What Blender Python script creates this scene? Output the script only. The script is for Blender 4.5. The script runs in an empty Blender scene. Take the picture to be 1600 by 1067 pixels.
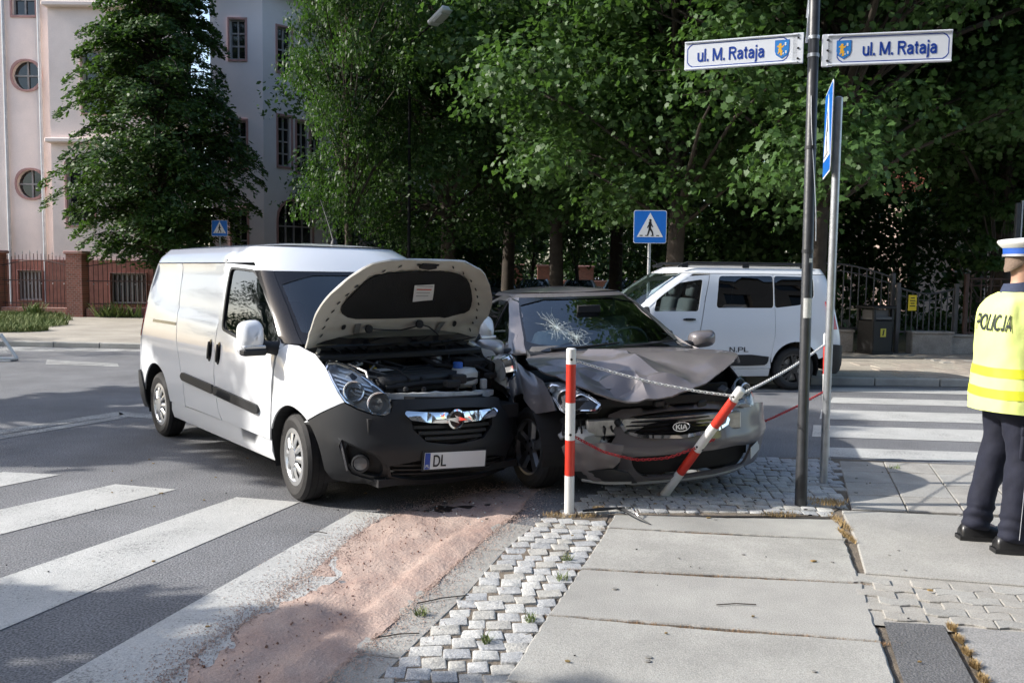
import bpy, bmesh, math, random
import numpy as np
from mathutils import Vector, Matrix, Euler, noise
from mathutils.geometry import delaunay_2d_cdt
random.seed(7)
scene = bpy.context.scene
COL = scene.collection
R = math.radians
# ---------------------------------------------------------------- camera
CAM_H, FOCAL, PITCH, ROLL = 1.656, 1373.0, R(4.41), R(.72)
_fw = Vector((0, math.cos(PITCH), -math.sin(PITCH))); _u0 = Vector((0, math.sin(PITCH), math.cos(PITCH))); _r0 = Vector((1, 0, 0))
_rt = _r0*math.cos(ROLL)+_u0*math.sin(ROLL); _up = _u0*math.cos(ROLL)-_r0*math.sin(ROLL)
cam = bpy.data.cameras.new('camera'); camo = bpy.data.objects.new('camera', cam); COL.objects.link(camo)
cam.sensor_width = 36; cam.lens = 36*FOCAL/1600; cam.clip_start = .05; cam.clip_end = 1500
m4 = Matrix((( _rt.x, _up.x, -_fw.x, 0), (_rt.y, _up.y, -_fw.y, 0), (_rt.z, _up.z, -_fw.z, CAM_H), (0, 0, 0, 1)))
camo.matrix_world = m4; scene.camera = camo
# ---------------------------------------------------------------- sky and sun
SUN_EL = R(32.6); SUN_DIR = Vector((math.cos(SUN_EL), .02, -math.sin(SUN_EL))).normalized()
w = bpy.data.worlds.new('World'); scene.world = w; w.use_nodes = True
nt = w.node_tree; sky = nt.nodes.new('ShaderNodeTexSky'); sky.sky_type = 'NISHITA'; sky.sun_disc = False
sky.sun_elevation = SUN_EL; sky.sun_rotation = R(-88); sky.air_density = 1.0; sky.dust_density = 2.0; sky.ozone_density = 1.0
nt.links.new(sky.outputs[0], nt.nodes['Background'].inputs[0]); nt.nodes['Background'].inputs[1].default_value = .15
sl = bpy.data.lights.new('sun', 'SUN'); sl.energy = 3.5; sl.angle = R(.55); sl.color = (1, .955, .89)
so = bpy.data.objects.new('sun', sl); COL.objects.link(so); so.rotation_euler = SUN_DIR.to_track_quat('-Z', 'Y').to_euler(); so.location = (-20, 0, 20)
vs = scene.view_settings; vs.view_transform = 'Standard'; vs.look = 'None'; vs.exposure = .98; vs.gamma = 1; vs.use_curve_mapping = False
scene.cycles.max_bounces = 5; scene.cycles.diffuse_bounces = 3; scene.cycles.glossy_bounces = 3; scene.cycles.transmission_bounces = 3; scene.cycles.transparent_max_bounces = 10; scene.cycles.use_adaptive_sampling = True; scene.cycles.adaptive_threshold = .02; scene.cycles.use_denoising = True
scene.cycles.sample_clamp_indirect = 6; scene.cycles.caustics_reflective = False; scene.cycles.caustics_refractive = False
# ---------------------------------------------------------------- body surface charts (pure maths)
class Tab:
    """smooth monotone table lookup"""
    def __init__(s, pts):
        s.x = [p[0] for p in pts]; s.y = [p[1] for p in pts]; n = len(pts)
        d = [(s.y[i+1]-s.y[i])/(s.x[i+1]-s.x[i]) for i in range(n-1)]
        s.m = [d[0]]+[0 if d[i-1]*d[i] <= 0 else 2*d[i-1]*d[i]/(d[i-1]+d[i]) for i in range(1, n-1)]+[d[-1]]
    def __call__(s, v):
        x, y, m = s.x, s.y, s.m
        if v <= x[0]: return y[0]
        if v >= x[-1]: return y[-1]
        i = 0
        while x[i+1] < v: i += 1
        h = x[i+1]-x[i]; t = (v-x[i])/h
        return (y[i]*(1+2*t)*(1-t)**2+m[i]*h*t*(1-t)**2+y[i+1]*t*t*(3-2*t)+m[i+1]*h*t*t*(t-1))
class Body:
    """half outline at height z: front superellipse, straight side, rear superellipse; u is a length along it"""
    def __init__(s, xf, lf, w, xr, lr, n=2.2, m=2.6, nr=3.5):
        s.xf, s.lf, s.w, s.xr, s.lr = Tab(xf), Tab(lf), Tab(w), Tab(xr), Tab(lr)
        s.n, s.m, s.nr = n, m, nr
        z = .6; s.a = (s.lf(z)+s.w(z))*.82; s.b = s.a+(s.xf(z)-s.lf(z))-(s.xr(z)+s.lr(z)); s.c = s.b+(s.lr(z)+s.w(z))*.9
    def P(s, u, z):
        sg = -1 if u < 0 else 1; u = abs(u)
        xf, lf, w, xr, lr = s.xf(z), s.lf(z), s.w(z), s.xr(z), s.lr(z)
        if u < s.a:
            th = u/s.a*math.pi/2
            x = xf-lf+lf*max(math.cos(th), 0)**(2/s.n); y = w*math.sin(th)**(2/s.m)
        elif u < s.b:
            x = (xf-lf)+(xr+lr-xf+lf)*(u-s.a)/(s.b-s.a); y = w
        else:
            th = min((u-s.b)/(s.c-s.b), 1)*math.pi/2
            x = xr+lr-lr*math.sin(th)**(2/s.nr); y = w*max(math.cos(th), 0)**(2/s.nr)
        return (x, sg*y, z)
    def ux(s, x, z):
        """u of the side point at this x"""
        lo, hi = 0, s.c
        for _ in range(40):
            mid = (lo+hi)/2
            if s.P(mid, z)[0] > x: lo = mid
            else: hi = mid
        return (lo+hi)/2
    def uy(s, y, z):
        lo, hi = 0, s.a
        for _ in range(40):
            mid = (lo+hi)/2
            if s.P(mid, z)[1] < abs(y): lo = mid
            else: hi = mid
        return (lo+hi)/2
VAN = Body(xf=[(.15, .78), (.24, .86), (.34, .905), (.48, .92), (.62, .905), (.76, .87), (.88, .80), (.98, .68), (1.06, .50), (1.12, .30), (1.4, -.13), (1.66, -.52), (1.76, -.66), (1.86, -.86)],
           lf=[(.15, .62), (.5, .72), (.8, .80), (1.0, .75), (1.12, .55), (1.4, .42), (1.7, .34)],
           w=[(.15, .82), (.26, .875), (.4, .905), (.6, .916), (.85, .914), (1.02, .90), (1.12, .882), (1.4, .83), (1.62, .777), (1.76, .735), (1.83, .69), (1.87, .62)],
           xr=[(.15, -3.50), (.35, -3.63), (.9, -3.64), (1.3, -3.61), (1.7, -3.54), (1.87, -3.44)],
           lr=[(.15, .18), (1.0, .2), (1.87, .22)], n=2.1, m=2.5)
KIA = Body(xf=[(.14, .74), (.22, .83), (.34, .88), (.5, .89), (.62, .87), (.72, .82), (.80, .72), (.87, .56), (.92, .36), (.95, .1), (.98, -.36), (1.1, -.62), (1.25, -.96), (1.40, -1.32), (1.44, -1.46)],
           lf=[(.14, .62), (.5, .70), (.75, .72), (.9, .6), (.98, .42), (1.2, .36), (1.44, .3)],
           w=[(.14, .80), (.25, .86), (.4, .885), (.6, .893), (.75, .888), (.88, .868), (.96, .84), (1.0, .815), (1.2, .715), (1.36, .625), (1.44, .55)],
           xr=[(.14, -3.35), (.35, -3.46), (.7, -3.46), (.95, -3.38), (1.0, -3.3), (1.2, -2.95), (1.44, -2.5)],
           lr=[(.14, .35), (.9, .4), (1.44, .35)], n=2.1, m=2.4)
DOK = Body(xf=[(.18, .70), (.3, .78), (.5, .80), (.7, .77), (.85, .66), (.95, .48), (1.04, .22), (1.1, .02), (1.4, -.42), (1.68, -.84), (1.78, -1.05)],
           lf=[(.18, .55), (.6, .65), (.95, .65), (1.1, .5), (1.4, .4), (1.78, .35)],
           w=[(.18, .80), (.3, .85), (.5, .872), (.8, .875), (.95, .868), (1.05, .85), (1.3, .80), (1.55, .745), (1.7, .69), (1.78, .60)],
           xr=[(.18, -3.42), (.35, -3.55), (.7, -3.55), (1.0, -3.50), (1.4, -3.44), (1.78, -3.32)],
           lr=[(.18, .22), (1.0, .24), (1.78, .25)], n=2.1, m=2.5)
VAN_POSE = (-.92, 6.83, math.radians(-51.3), 0.0, 0.0)
KIA_POSE = (.95, 7.01, math.radians(-76.9), .045, math.radians(2.0))
DOK_POSE = (1.30, 13.24, math.radians(188.5), 0.0, 0.0)
# ---------------------------------------------------------------- helpers
def V(*a): return Vector(a)
def lerp(a, b, t): return a+(b-a)*t
class MB:
    def __init__(s): s.v = []; s.f = []
    def add(s, vs, fs):
        o = len(s.v); s.v += [tuple(p) for p in vs]; s.f += [tuple(i+o for i in f) for f in fs]; return s
    def box(s, c, d, rot=None, bev=0):
        x, y, z = d[0]/2, d[1]/2, d[2]/2
        if bev:
            b = min(bev, x*.45, y*.45, z*.45); vs = []
            for sx in (-1, 1):
                for sy in (-1, 1):
                    for sz in (-1, 1):
                        vs += [V(sx*x, sy*(y-b), sz*(z-b)), V(sx*(x-b), sy*y, sz*(z-b)), V(sx*(x-b), sy*(y-b), sz*z)]
            bm = bmesh.new(); [bm.verts.new(p) for p in vs]
            bmesh.ops.convex_hull(bm, input=bm.verts); bmesh.ops.dissolve_limit(bm, angle_limit=.01, verts=bm.verts, edges=bm.edges)
            bm.verts.index_update(); vs = [q.co.copy() for q in bm.verts]; fs = [[q.index for q in f.verts] for f in bm.faces]; bm.free()
        else:
            vs = [V(a*x, b*y, e*z) for a in (-1, 1) for b in (-1, 1) for e in (-1, 1)]
            fs = [(0, 1, 3, 2), (4, 6, 7, 5), (0, 4, 5, 1), (2, 3, 7, 6), (0, 2, 6, 4), (1, 5, 7, 3)]
        if rot is not None:
            M = rot if isinstance(rot, Matrix) else Euler(rot).to_matrix()
            vs = [M @ p for p in vs]
        return s.add([p+Vector(c) for p in vs], fs)
    def tube(s, pts, r, seg=10, cap=True):
        pts = [Vector(p) for p in pts]; n = len(pts)
        rs = r if isinstance(r, (list, tuple)) else [r]*n
        t0 = (pts[1]-pts[0]).normalized(); ref = V(0, 0, 1) if abs(t0.z) < .9 else V(1, 0, 0)
        a = t0.cross(ref).normalized(); vs = []
        for i in range(n):
            t = ((pts[min(i+1, n-1)]-pts[i]).normalized()+(pts[i]-pts[max(i-1, 0)]).normalized())
            t = t.normalized() if t.length > 1e-6 else t0
            a = (a-t*a.dot(t)).normalized(); b = t.cross(a)
            for k in range(seg):
                th = 2*math.pi*k/seg; vs.append(pts[i]+(a*math.cos(th)+b*math.sin(th))*rs[i])
        fs = [(i*seg+k, i*seg+(k+1) % seg, (i+1)*seg+(k+1) % seg, (i+1)*seg+k) for i in range(n-1) for k in range(seg)]
        if cap: fs += [tuple(range(seg-1, -1, -1)), tuple((n-1)*seg+k for k in range(seg))]
        return s.add(vs, fs)
    def lathe(s, prof, c=(0, 0, 0), axis='Z', seg=32, cap=True):
        vs = []
        for r, h in prof:
            for k in range(seg):
                th = 2*math.pi*k/seg; a, b = r*math.cos(th), r*math.sin(th)
                p = V(a, b, h) if axis == 'Z' else (V(a, h, b) if axis == 'Y' else V(h, a, b)); vs.append(p+Vector(c))
        n = len(prof); fs = [(i*seg+k, i*seg+(k+1) % seg, (i+1)*seg+(k+1) % seg, (i+1)*seg+k) for i in range(n-1) for k in range(seg)]
        if cap: fs += [tuple(range(seg-1, -1, -1)), tuple((n-1)*seg+k for k in range(seg))]
        return s.add(vs, fs)
    def prism(s, poly, z0, z1, M=None, bev=0):
        n = len(poly); a = sum(poly[i][0]*poly[(i+1) % n][1]-poly[(i+1) % n][0]*poly[i][1] for i in range(n))
        if a < 0: poly = poly[::-1]
        cx = sum(p[0] for p in poly)/n; cy = sum(p[1] for p in poly)/n
        rings = [(0, z0), (0, z1)] if not bev else [(0, z0), (0, z1-bev), (bev, z1)]
        vs = []
        for ins, z in rings:
            for p in poly:
                d = Vector((cx-p[0], cy-p[1])); l = d.length or 1
                vs.append(V(p[0]+d.x/l*ins*1.3, p[1]+d.y/l*ins*1.3, z))
        fs = [(i*n+k, i*n+(k+1) % n, (i+1)*n+(k+1) % n, (i+1)*n+k) for i in range(len(rings)-1) for k in range(n)]
        fs += [tuple(range(n-1, -1, -1)), tuple((len(rings)-1)*n+k for k in range(n))]
        if M is not None: vs = [M @ p for p in vs]
        return s.add(vs, fs)
    def mesh(s, name, smooth=None):
        me = bpy.data.meshes.new(name); me.from_pydata(s.v, [], s.f); me.validate()
        bm = bmesh.new(); bm.from_mesh(me); bmesh.ops.recalc_face_normals(bm, faces=bm.faces); bm.to_mesh(me); bm.free()
        if smooth is not None:
            me.polygons.foreach_set('use_smooth', [True]*len(me.polygons)); me.set_sharp_from_angle(angle=R(smooth))
        return me
    def build(s, name, mat, parent=None, smooth=None, loc=None, rot=None):
        return put(name, s.mesh(name, smooth), mat, parent, loc, rot)
def put(name, me, mat, parent=None, loc=None, rot=None):
    o = bpy.data.objects.new(name, me); COL.objects.link(o)
    if mat is not None and not me.materials: me.materials.append(mat)
    if parent: o.parent = parent
    if loc is not None: o.location = loc
    if rot is not None: o.rotation_euler = rot
    return o
def tag(o, label=None, cat=None, group=None, kind=None):
    if label: o['label'] = label
    if cat: o['category'] = cat
    if group: o['group'] = group
    if kind: o['kind'] = kind
    return o
def thing(name, label, cat, loc=(0, 0, 0), rot=(0, 0, 0), group=None):
    o = bpy.data.objects.new(name, None); COL.objects.link(o); o.location = loc; o.rotation_euler = rot; o.empty_display_size = .1
    return tag(o, label, cat, group)
def copy_tree(o, parent=None, kids=None):
    if kids is None:
        kids = {}
        for x in bpy.data.objects:
            if x.parent: kids.setdefault(x.parent.name, []).append(x)
    c = o.copy(); COL.objects.link(c); c.parent = parent
    for ch in kids.get(o.name, []): copy_tree(ch, c, kids)
    return c
def inpoly(P, poly):
    P = np.asarray(P); x, y = P[:, 0], P[:, 1]; r = np.zeros(len(P), bool); n = len(poly)
    for i in range(n):
        x1, y1 = poly[i]; x2, y2 = poly[(i+1) % n]
        if y1 == y2: continue
        c = ((y1 > y) != (y2 > y)) & (x < (x2-x1)*(y-y1)/(y2-y1)+x1); r ^= c
    return r
def densify(poly, step):
    out = []; n = len(poly)
    for i in range(n):
        a, b = poly[i], poly[(i+1) % n]; k = max(1, int(math.ceil(math.dist(a, b)/step)))
        out += [(lerp(a[0], b[0], j/k), lerp(a[1], b[1], j/k)) for j in range(k)]
    return out
def smooth_poly(pts, it=2, closed=True):
    """corner cutting: rounds a hand-drawn outline"""
    for _ in range(it):
        q = []; n = len(pts)
        for i in range(n if closed else n-1):
            a, b = pts[i], pts[(i+1) % n]
            q += [(lerp(a[0], b[0], .25), lerp(a[1], b[1], .25)), (lerp(a[0], b[0], .75), lerp(a[1], b[1], .75))]
        pts = q if closed else [pts[0]]+q+[pts[-1]]
    return pts
def rpoly(pts, r, k=3):
    """outline with its corners rounded by r"""
    out = []; n = len(pts)
    for i in range(n):
        p, a, b = Vector(pts[i]), Vector(pts[i-1]), Vector(pts[(i+1) % n]); u, v = (a-p), (b-p); q = min(r, u.length*.4, v.length*.4); s, e = p+u.normalized()*q, p+v.normalized()*q
        out += [tuple(s*(1-t)**2+p*2*t*(1-t)+e*t*t) for t in (j/k for j in range(k+1))]
    return out
def fill2d(poly, holes=(), step=.06, creases=()):
    """triangulate an outline with holes, with inner grid points: (points, triangles, boundary loops)"""
    loops = [densify(poly, step)]+[densify(h, step) for h in holes]
    pts = []; edges = []; idx = []
    for l in loops:
        o = len(pts); n = len(l); pts += l; edges += [(o+i, o+(i+1) % n) for i in range(n)]; idx.append(list(range(o, o+n)))
    for a, b in creases:
        k = max(2, int(math.dist(a, b)/step)); o = len(pts); pts += [(lerp(a[0], b[0], j/k), lerp(a[1], b[1], j/k)) for j in range(k+1)]; edges += [(o+j, o+j+1) for j in range(k)]
    B = np.array(pts); lo, hi = B.min(0), B.max(0)
    gx = np.arange(lo[0]+step/2, hi[0], step); gy = np.arange(lo[1]+step/2, hi[1], step)
    if len(gx) and len(gy):
        gg = np.array([(x+(step/2 if j % 2 else 0), y) for j, y in enumerate(gy) for x in gx])
        ok = inpoly(gg, loops[0])
        for h in loops[1:]: ok &= ~inpoly(gg, h)
        gg = gg[ok]
        if len(gg):
            d = np.min(((gg[:, None, :]-B[None])**2).sum(-1), 1); gg = gg[d > (.45*step)**2]
        pts += [tuple(p) for p in gg]
    r = delaunay_2d_cdt([Vector(p) for p in pts], edges, [], 0, 1e-6)
    nv = [(p.x, p.y) for p in r[0]]; tr = [tuple(f) for f in r[2]]; orig = r[3]
    if tr:
        c = np.array([[sum(nv[i][k] for i in t)/3 for k in (0, 1)] for t in tr]); ok = inpoly(c, loops[0])
        for h in loops[1:]: ok &= ~inpoly(c, h)
        tr = [t for t, k in zip(tr, ok) if k]
    back = {}
    for i, o in enumerate(orig):
        for q in o: back[q] = i
    return nv, tr, [[back[i] for i in l if i in back] for l in idx]
def panel(name, poly, mapf, mat, parent, holes=(), step=.06, thick=.014, out=None, disp=None, off=0., closed=False, sharp=38, raw=False, creases=()):
    """a sheet with a rim: 2-D outline laid on a surface mapf(u, v); out(p) -> outward direction"""
    nv, tr, loops = fill2d(poly, holes, step, creases); P = []; N = []; e = 1e-3
    for u, v in nv:
        p = Vector(mapf(u, v)); a = Vector(mapf(u+e, v))-Vector(mapf(u-e, v)); b = Vector(mapf(u, v+e))-Vector(mapf(u, v-e)); n = a.cross(b)
        n = n.normalized() if n.length > 1e-12 else V(0, 0, 1)
        if out is not None and n.dot(Vector(out(p))) < 0: n = -n
        d = off+(disp(u, v) if disp else 0); P.append(p+n*d); N.append(n)
    fs = []
    for t in tr:
        a, b, c = (P[i] for i in t); fs.append(t if (b-a).cross(c-a).dot(N[t[0]]) > 0 else t[::-1])
    vs = list(P); back = {}
    if thick:
        need = range(len(P)) if closed else [i for l in loops for i in l]
        for i in need: back[i] = len(vs); vs.append(P[i]-N[i]*thick)
        for l in loops:
            for i in range(len(l)):
                a, b = l[i], l[(i+1) % len(l)]
                if a != b: fs.append((a, b, back[b], back[a]))
        if closed: fs += [tuple(back[i] for i in t[::-1]) for t in tr]
    me = bpy.data.meshes.new(name); me.from_pydata([tuple(p) for p in vs], [], fs)
    me.polygons.foreach_set('use_smooth', [True]*len(me.polygons)); me.set_sharp_from_angle(angle=R(sharp))
    return me if raw else put(name, me, mat, parent)
# ---------------------------------------------------------------- materials
MATS = {}
def mat(name, col, rough=.5, metal=0., spec=.5, coat=0., var=0., vscale=8., bump=0., bscale=60., emit=None, world=False, col2=None, speck=0., sscale=150., trans=0., sheen=0.):
    if name in MATS: return MATS[name]
    m = bpy.data.materials.new(name); m.use_nodes = True; nt = m.node_tree; b = nt.nodes['Principled BSDF']
    b.inputs['Base Color'].default_value = (*col, 1); b.inputs['Roughness'].default_value = rough; b.inputs['Metallic'].default_value = metal
    b.inputs['Specular IOR Level'].default_value = spec; b.inputs['Coat Weight'].default_value = coat; b.inputs['Coat Roughness'].default_value = .04
    if emit: b.inputs['Emission Color'].default_value = (*emit[:3], 1); b.inputs['Emission Strength'].default_value = emit[3]
    L = nt.links.new
    if var or bump or speck:
        if world: g = nt.nodes.new('ShaderNodeNewGeometry'); co = g.outputs['Position']
        else: g = nt.nodes.new('ShaderNodeTexCoord'); co = g.outputs['Object']
        colsock = None
        if var:
            n1 = nt.nodes.new('ShaderNodeTexNoise'); n1.inputs['Scale'].default_value = vscale; n1.inputs['Detail'].default_value = 6; n1.inputs['Roughness'].default_value = .65; L(co, n1.inputs['Vector'])
            mx = nt.nodes.new('ShaderNodeMix'); mx.data_type = 'RGBA'; rp = nt.nodes.new('ShaderNodeMapRange'); rp.inputs['From Min'].default_value = .3; rp.inputs['From Max'].default_value = .7
            L(n1.outputs['Fac'], rp.inputs['Value']); L(rp.outputs[0], mx.inputs['Factor'])
            c2 = col2 or tuple(c*(1-var) for c in col); mx.inputs['A'].default_value = (*c2, 1); mx.inputs['B'].default_value = (*(col if col2 else tuple(min(1, c*(1+var)) for c in col)), 1)
            colsock = mx.outputs['Result']; L(colsock, b.inputs['Base Color'])
        if speck:
            n3 = nt.nodes.new('ShaderNodeTexNoise'); n3.inputs['Scale'].default_value = sscale; n3.inputs['Detail'].default_value = 3; L(co, n3.inputs['Vector'])
            rp3 = nt.nodes.new('ShaderNodeMapRange'); rp3.inputs['From Min'].default_value = .35; rp3.inputs['From Max'].default_value = .65; rp3.inputs['To Min'].default_value = 1-speck; rp3.inputs['To Max'].default_value = 1+speck
            L(n3.outputs['Fac'], rp3.inputs['Value'])
            mm = nt.nodes.new('ShaderNodeMix'); mm.data_type = 'RGBA'; mm.blend_type = 'MULTIPLY'; mm.inputs['Factor'].default_value = 1
            if colsock: L(colsock, mm.inputs['A'])
            else: mm.inputs['A'].default_value = (*col, 1)
            L(rp3.outputs[0], mm.inputs['B']); L(mm.outputs['Result'], b.inputs['Base Color'])
        if bump:
            n2 = nt.nodes.new('ShaderNodeTexNoise'); n2.inputs['Scale'].default_value = bscale; n2.inputs['Detail'].default_value = 4; L(co, n2.inputs['Vector'])
            bp = nt.nodes.new('ShaderNodeBump'); bp.inputs['Strength'].default_value = bump; bp.inputs['Distance'].default_value = .01; L(n2.outputs['Fac'], bp.inputs['Height']); L(bp.outputs[0], b.inputs['Normal'])
    MATS[name] = m; return m
def glass(name, tint, gloss=.12):
    if name in MATS: return MATS[name]
    m = bpy.data.materials.new(name); m.use_nodes = True; nt = m.node_tree; nt.nodes.clear(); N = nt.nodes.new; L = nt.links.new
    o = N('ShaderNodeOutputMaterial'); t = N('ShaderNodeBsdfTransparent'); g = N('ShaderNodeBsdfGlossy'); mx = N('ShaderNodeMixShader'); fr = N('ShaderNodeFresnel')
    t.inputs[0].default_value = (*tint, 1); g.inputs['Roughness'].default_value = .01; g.inputs[0].default_value = (.95, .97, 1, 1); fr.inputs[0].default_value = 1.5
    ad = N('ShaderNodeMath'); ad.operation = 'ADD'; ad.inputs[1].default_value = gloss; ad.use_clamp = True; L(fr.outputs[0], ad.inputs[0]); L(ad.outputs[0], mx.inputs[0])
    L(t.outputs[0], mx.inputs[1]); L(g.outputs[0], mx.inputs[2]); L(mx.outputs[0], o.inputs[0]); MATS[name] = m; return m
def text_mesh(s, size, extrude=.002, bold=0., align='CENTER', shear=0.):
    c = bpy.data.curves.new('lettering', 'FONT'); c.body = s; c.size = size; c.extrude = extrude; c.offset = bold; c.align_x = align; c.align_y = 'CENTER'; c.shear = shear; c.resolution_u = 3
    o = bpy.data.objects.new('lettering', c); COL.objects.link(o); dg = bpy.context.evaluated_depsgraph_get(); me = bpy.data.meshes.new_from_object(o.evaluated_get(dg))
    bpy.data.objects.remove(o); bpy.data.curves.remove(c); me.materials.clear(); return me
def text_on(name, s, size, M, matl, parent, bold=0., extrude=.002, width=None, mapf=None):
    me = text_mesh(s, size, extrude, bold)
    co = np.zeros(len(me.vertices)*3); me.vertices.foreach_get('co', co); co = co.reshape(-1, 3)
    if width: co[:, 0] *= width/(co[:, 0].max()-co[:, 0].min())
    pts = [mapf(*p) for p in co] if mapf else [M @ Vector(p) for p in co]
    me.vertices.foreach_set('co', np.array([tuple(p) for p in pts]).ravel()); me.update()
    return put(name, me, matl, parent)
def _A(cx, cy, rx, ry, a0, a1, n=10): return [(cx+rx*math.cos(R(lerp(a0, a1, i/n))), cy+ry*math.sin(R(lerp(a0, a1, i/n)))) for i in range(n+1)]
GLYPH = {'u': (.50, [[(.08, .52), (.08, .2)]+_A(.24, .2, .16, .15, 180, 360)+[(.40, .2)], [(.40, .52), (.40, 0)]]), 'l': (.20, [[(.09, .72), (.09, 0)]]), '.': (.20, [[(.09, 0), (.09, .14)]]), ' ': (.22, []),
    'M': (.78, [[(.09, 0), (.09, .72)], [(.10, .70), (.38, .06)], [(.66, .70), (.38, .06)], [(.67, 0), (.67, .72)]]), 'R': (.62, [[(.09, 0), (.09, .72)], [(.09, .665), (.36, .665)]+_A(.36, .53, .15, .135, 90, -90)+[(.09, .395)], [(.30, .40), (.54, 0)]]),
    'a': (.49, [[(.08, .38)]+_A(.235, .33, .16, .14, 150, 0)+[(.395, 0)], [(.395, .31), (.24, .29)]+_A(.20, .165, .12, .12, 95, 300)+[(.395, .16)]]), 't': (.32, [[(.15, .66), (.15, .14)]+_A(.24, .14, .09, .09, 180, 280), [(.02, .475), (.28, .475)]]), 'j': (.22, [[(.11, .52), (.11, -.08)]+_A(.02, -.08, .09, .08, 0, -95), [(.11, .60), (.11, .72)]]),
    'P': (.58, [[(.09, 0), (.09, .72)], [(.09, .665), (.34, .665)]+_A(.34, .50, .16, .165, 90, -90)+[(.09, .335)]]), 'O': (.70, [_A(.34, .36, .26, .305, 0, 360, 24)]), 'L': (.50, [[(.09, .72), (.09, .055), (.46, .055)]]), 'I': (.20, [[(.09, .72), (.09, 0)]]), 'C': (.64, [_A(.34, .36, .26, .305, 48, 312, 16)]),
    'J': (.50, [[(.36, .72), (.36, .2)]+_A(.21, .2, .15, .15, 0, -170)]), 'A': (.64, [[(.05, 0), (.31, .71)], [(.57, 0), (.31, .71)], [(.15, .22), (.47, .22)]]), 'D': (.64, [[(.09, .665), (.28, .665)]+_A(.28, .36, .26, .305, 90, -90, 14)+[(.09, .055)], [(.09, .72), (.09, 0)]]), 'K': (.60, [[(.09, 0), (.09, .72)], [(.50, .72), (.12, .30)], [(.22, .42), (.54, 0)]]),
    'N': (.62, [[(.09, 0), (.09, .72)], [(.10, .70), (.50, .02)], [(.51, 0), (.51, .72)]]), 'd': (.50, [_A(.23, .25, .15, .205, 0, 360, 18), [(.395, .72), (.395, 0)]]), 'i': (.20, [[(.09, .52), (.09, 0)], [(.09, .62), (.09, .72)]]), 'o': (.50, [_A(.24, .25, .165, .205, 0, 360, 18)])}
def lettering(name, s, size, matl, parent, M=None, mapf=None, width=None, stroke=.105, z=.001):
    """flat sans lettering of constant stroke, centred; one mesh per word"""
    W = sum(GLYPH[c][0] for c in s); kx = (width/W) if width else size; ky = size; vs = []; fs = []; x0 = -W/2
    for c in s:
        adv, lines = GLYPH[c]
        for ln in lines:
            n = len(ln); closed = n > 3 and math.dist(ln[0], ln[-1]) < 1e-6; o = len(vs)
            if n == 2:
                k = 4; ln = [(lerp(ln[0][0], ln[1][0], i/k), lerp(ln[0][1], ln[1][1], i/k)) for i in range(k+1)]; n = k+1
            for i in range(n):
                a = Vector(ln[i-1] if i else (ln[-2] if closed else ln[0])); b = Vector(ln[i+1] if i < n-1 else (ln[1] if closed else ln[-1])); p = Vector(ln[i]); d = (b-a).normalized(); q = Vector((-d.y, d.x))*stroke/2
                e1, e2 = (p-a), (b-p)
                if e1.length > 1e-6 and e2.length > 1e-6: q /= max(.55, (e1.normalized()+e2.normalized()).length/2)
                vs += [((x0+p.x+q.x)*kx, (p.y+q.y-.36)*ky, z), ((x0+p.x-q.x)*kx, (p.y-q.y-.36)*ky, z)]
            fs += [(o+2*i, o+2*i+1, o+2*i+3, o+2*i+2) for i in range(n-1)]
        x0 += adv
    vs = [mapf(*v) for v in vs] if mapf else [M @ Vector(v) for v in vs]; me = bpy.data.meshes.new(name); me.from_pydata([tuple(v) for v in vs], [], fs); return put(name, me, matl, parent)
def shared_pieces(n, fn, nm): return [fn(i).mesh(nm, 40) for i in range(n)]
# ---------------------------------------------------------------- ground
ASPH = mat('asphalt', (.15, .152, .158), .85, var=.22, vscale=1.3, bump=.7, bscale=95, speck=.55, sscale=85, world=True)
PATCH = mat('asphalt_patch', (.11, .11, .112), .9, var=.2, vscale=3, bump=.8, bscale=90, speck=.4, sscale=120, world=True)
CONC = mat('concrete_slab', (.315, .308, .282), .88, var=.24, vscale=1.3, bump=.3, bscale=160, speck=.2, sscale=170, world=True)
CONC2 = mat('concrete_slab_grey', (.31, .302, .278), .88, var=.24, vscale=1.0, bump=.3, bscale=130, speck=.2, sscale=150, world=True)
SLAB3 = mat('concrete_flag', (.32, .305, .275), .85, var=.2, vscale=3.5, bump=.3, bscale=130, speck=.2, sscale=150, world=True)
GRAN = [mat('granite_%d' % i, c, .75, var=.22, vscale=14, bump=.6, bscale=60, speck=.28, sscale=170, world=True) for i, c in enumerate([(.40, .40, .39), (.34, .345, .345), (.45, .445, .42), (.37, .36, .33)])]
DIRT = mat('joint_dirt', (.19, .155, .115), .95, var=.4, vscale=9, bump=.8, bscale=60, speck=.3, world=True, col2=(.10, .085, .07))
EARTH = mat('garden_earth', (.12, .10, .065), .95, var=.5, vscale=1.4, bump=.8, bscale=20, speck=.3, sscale=40, world=True, col2=(.06, .075, .03))
PAVEFAR = mat('far_paving', (.34, .31, .26), .9, var=.22, vscale=.9, bump=.3, bscale=50, speck=.2, sscale=40, world=True)
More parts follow.
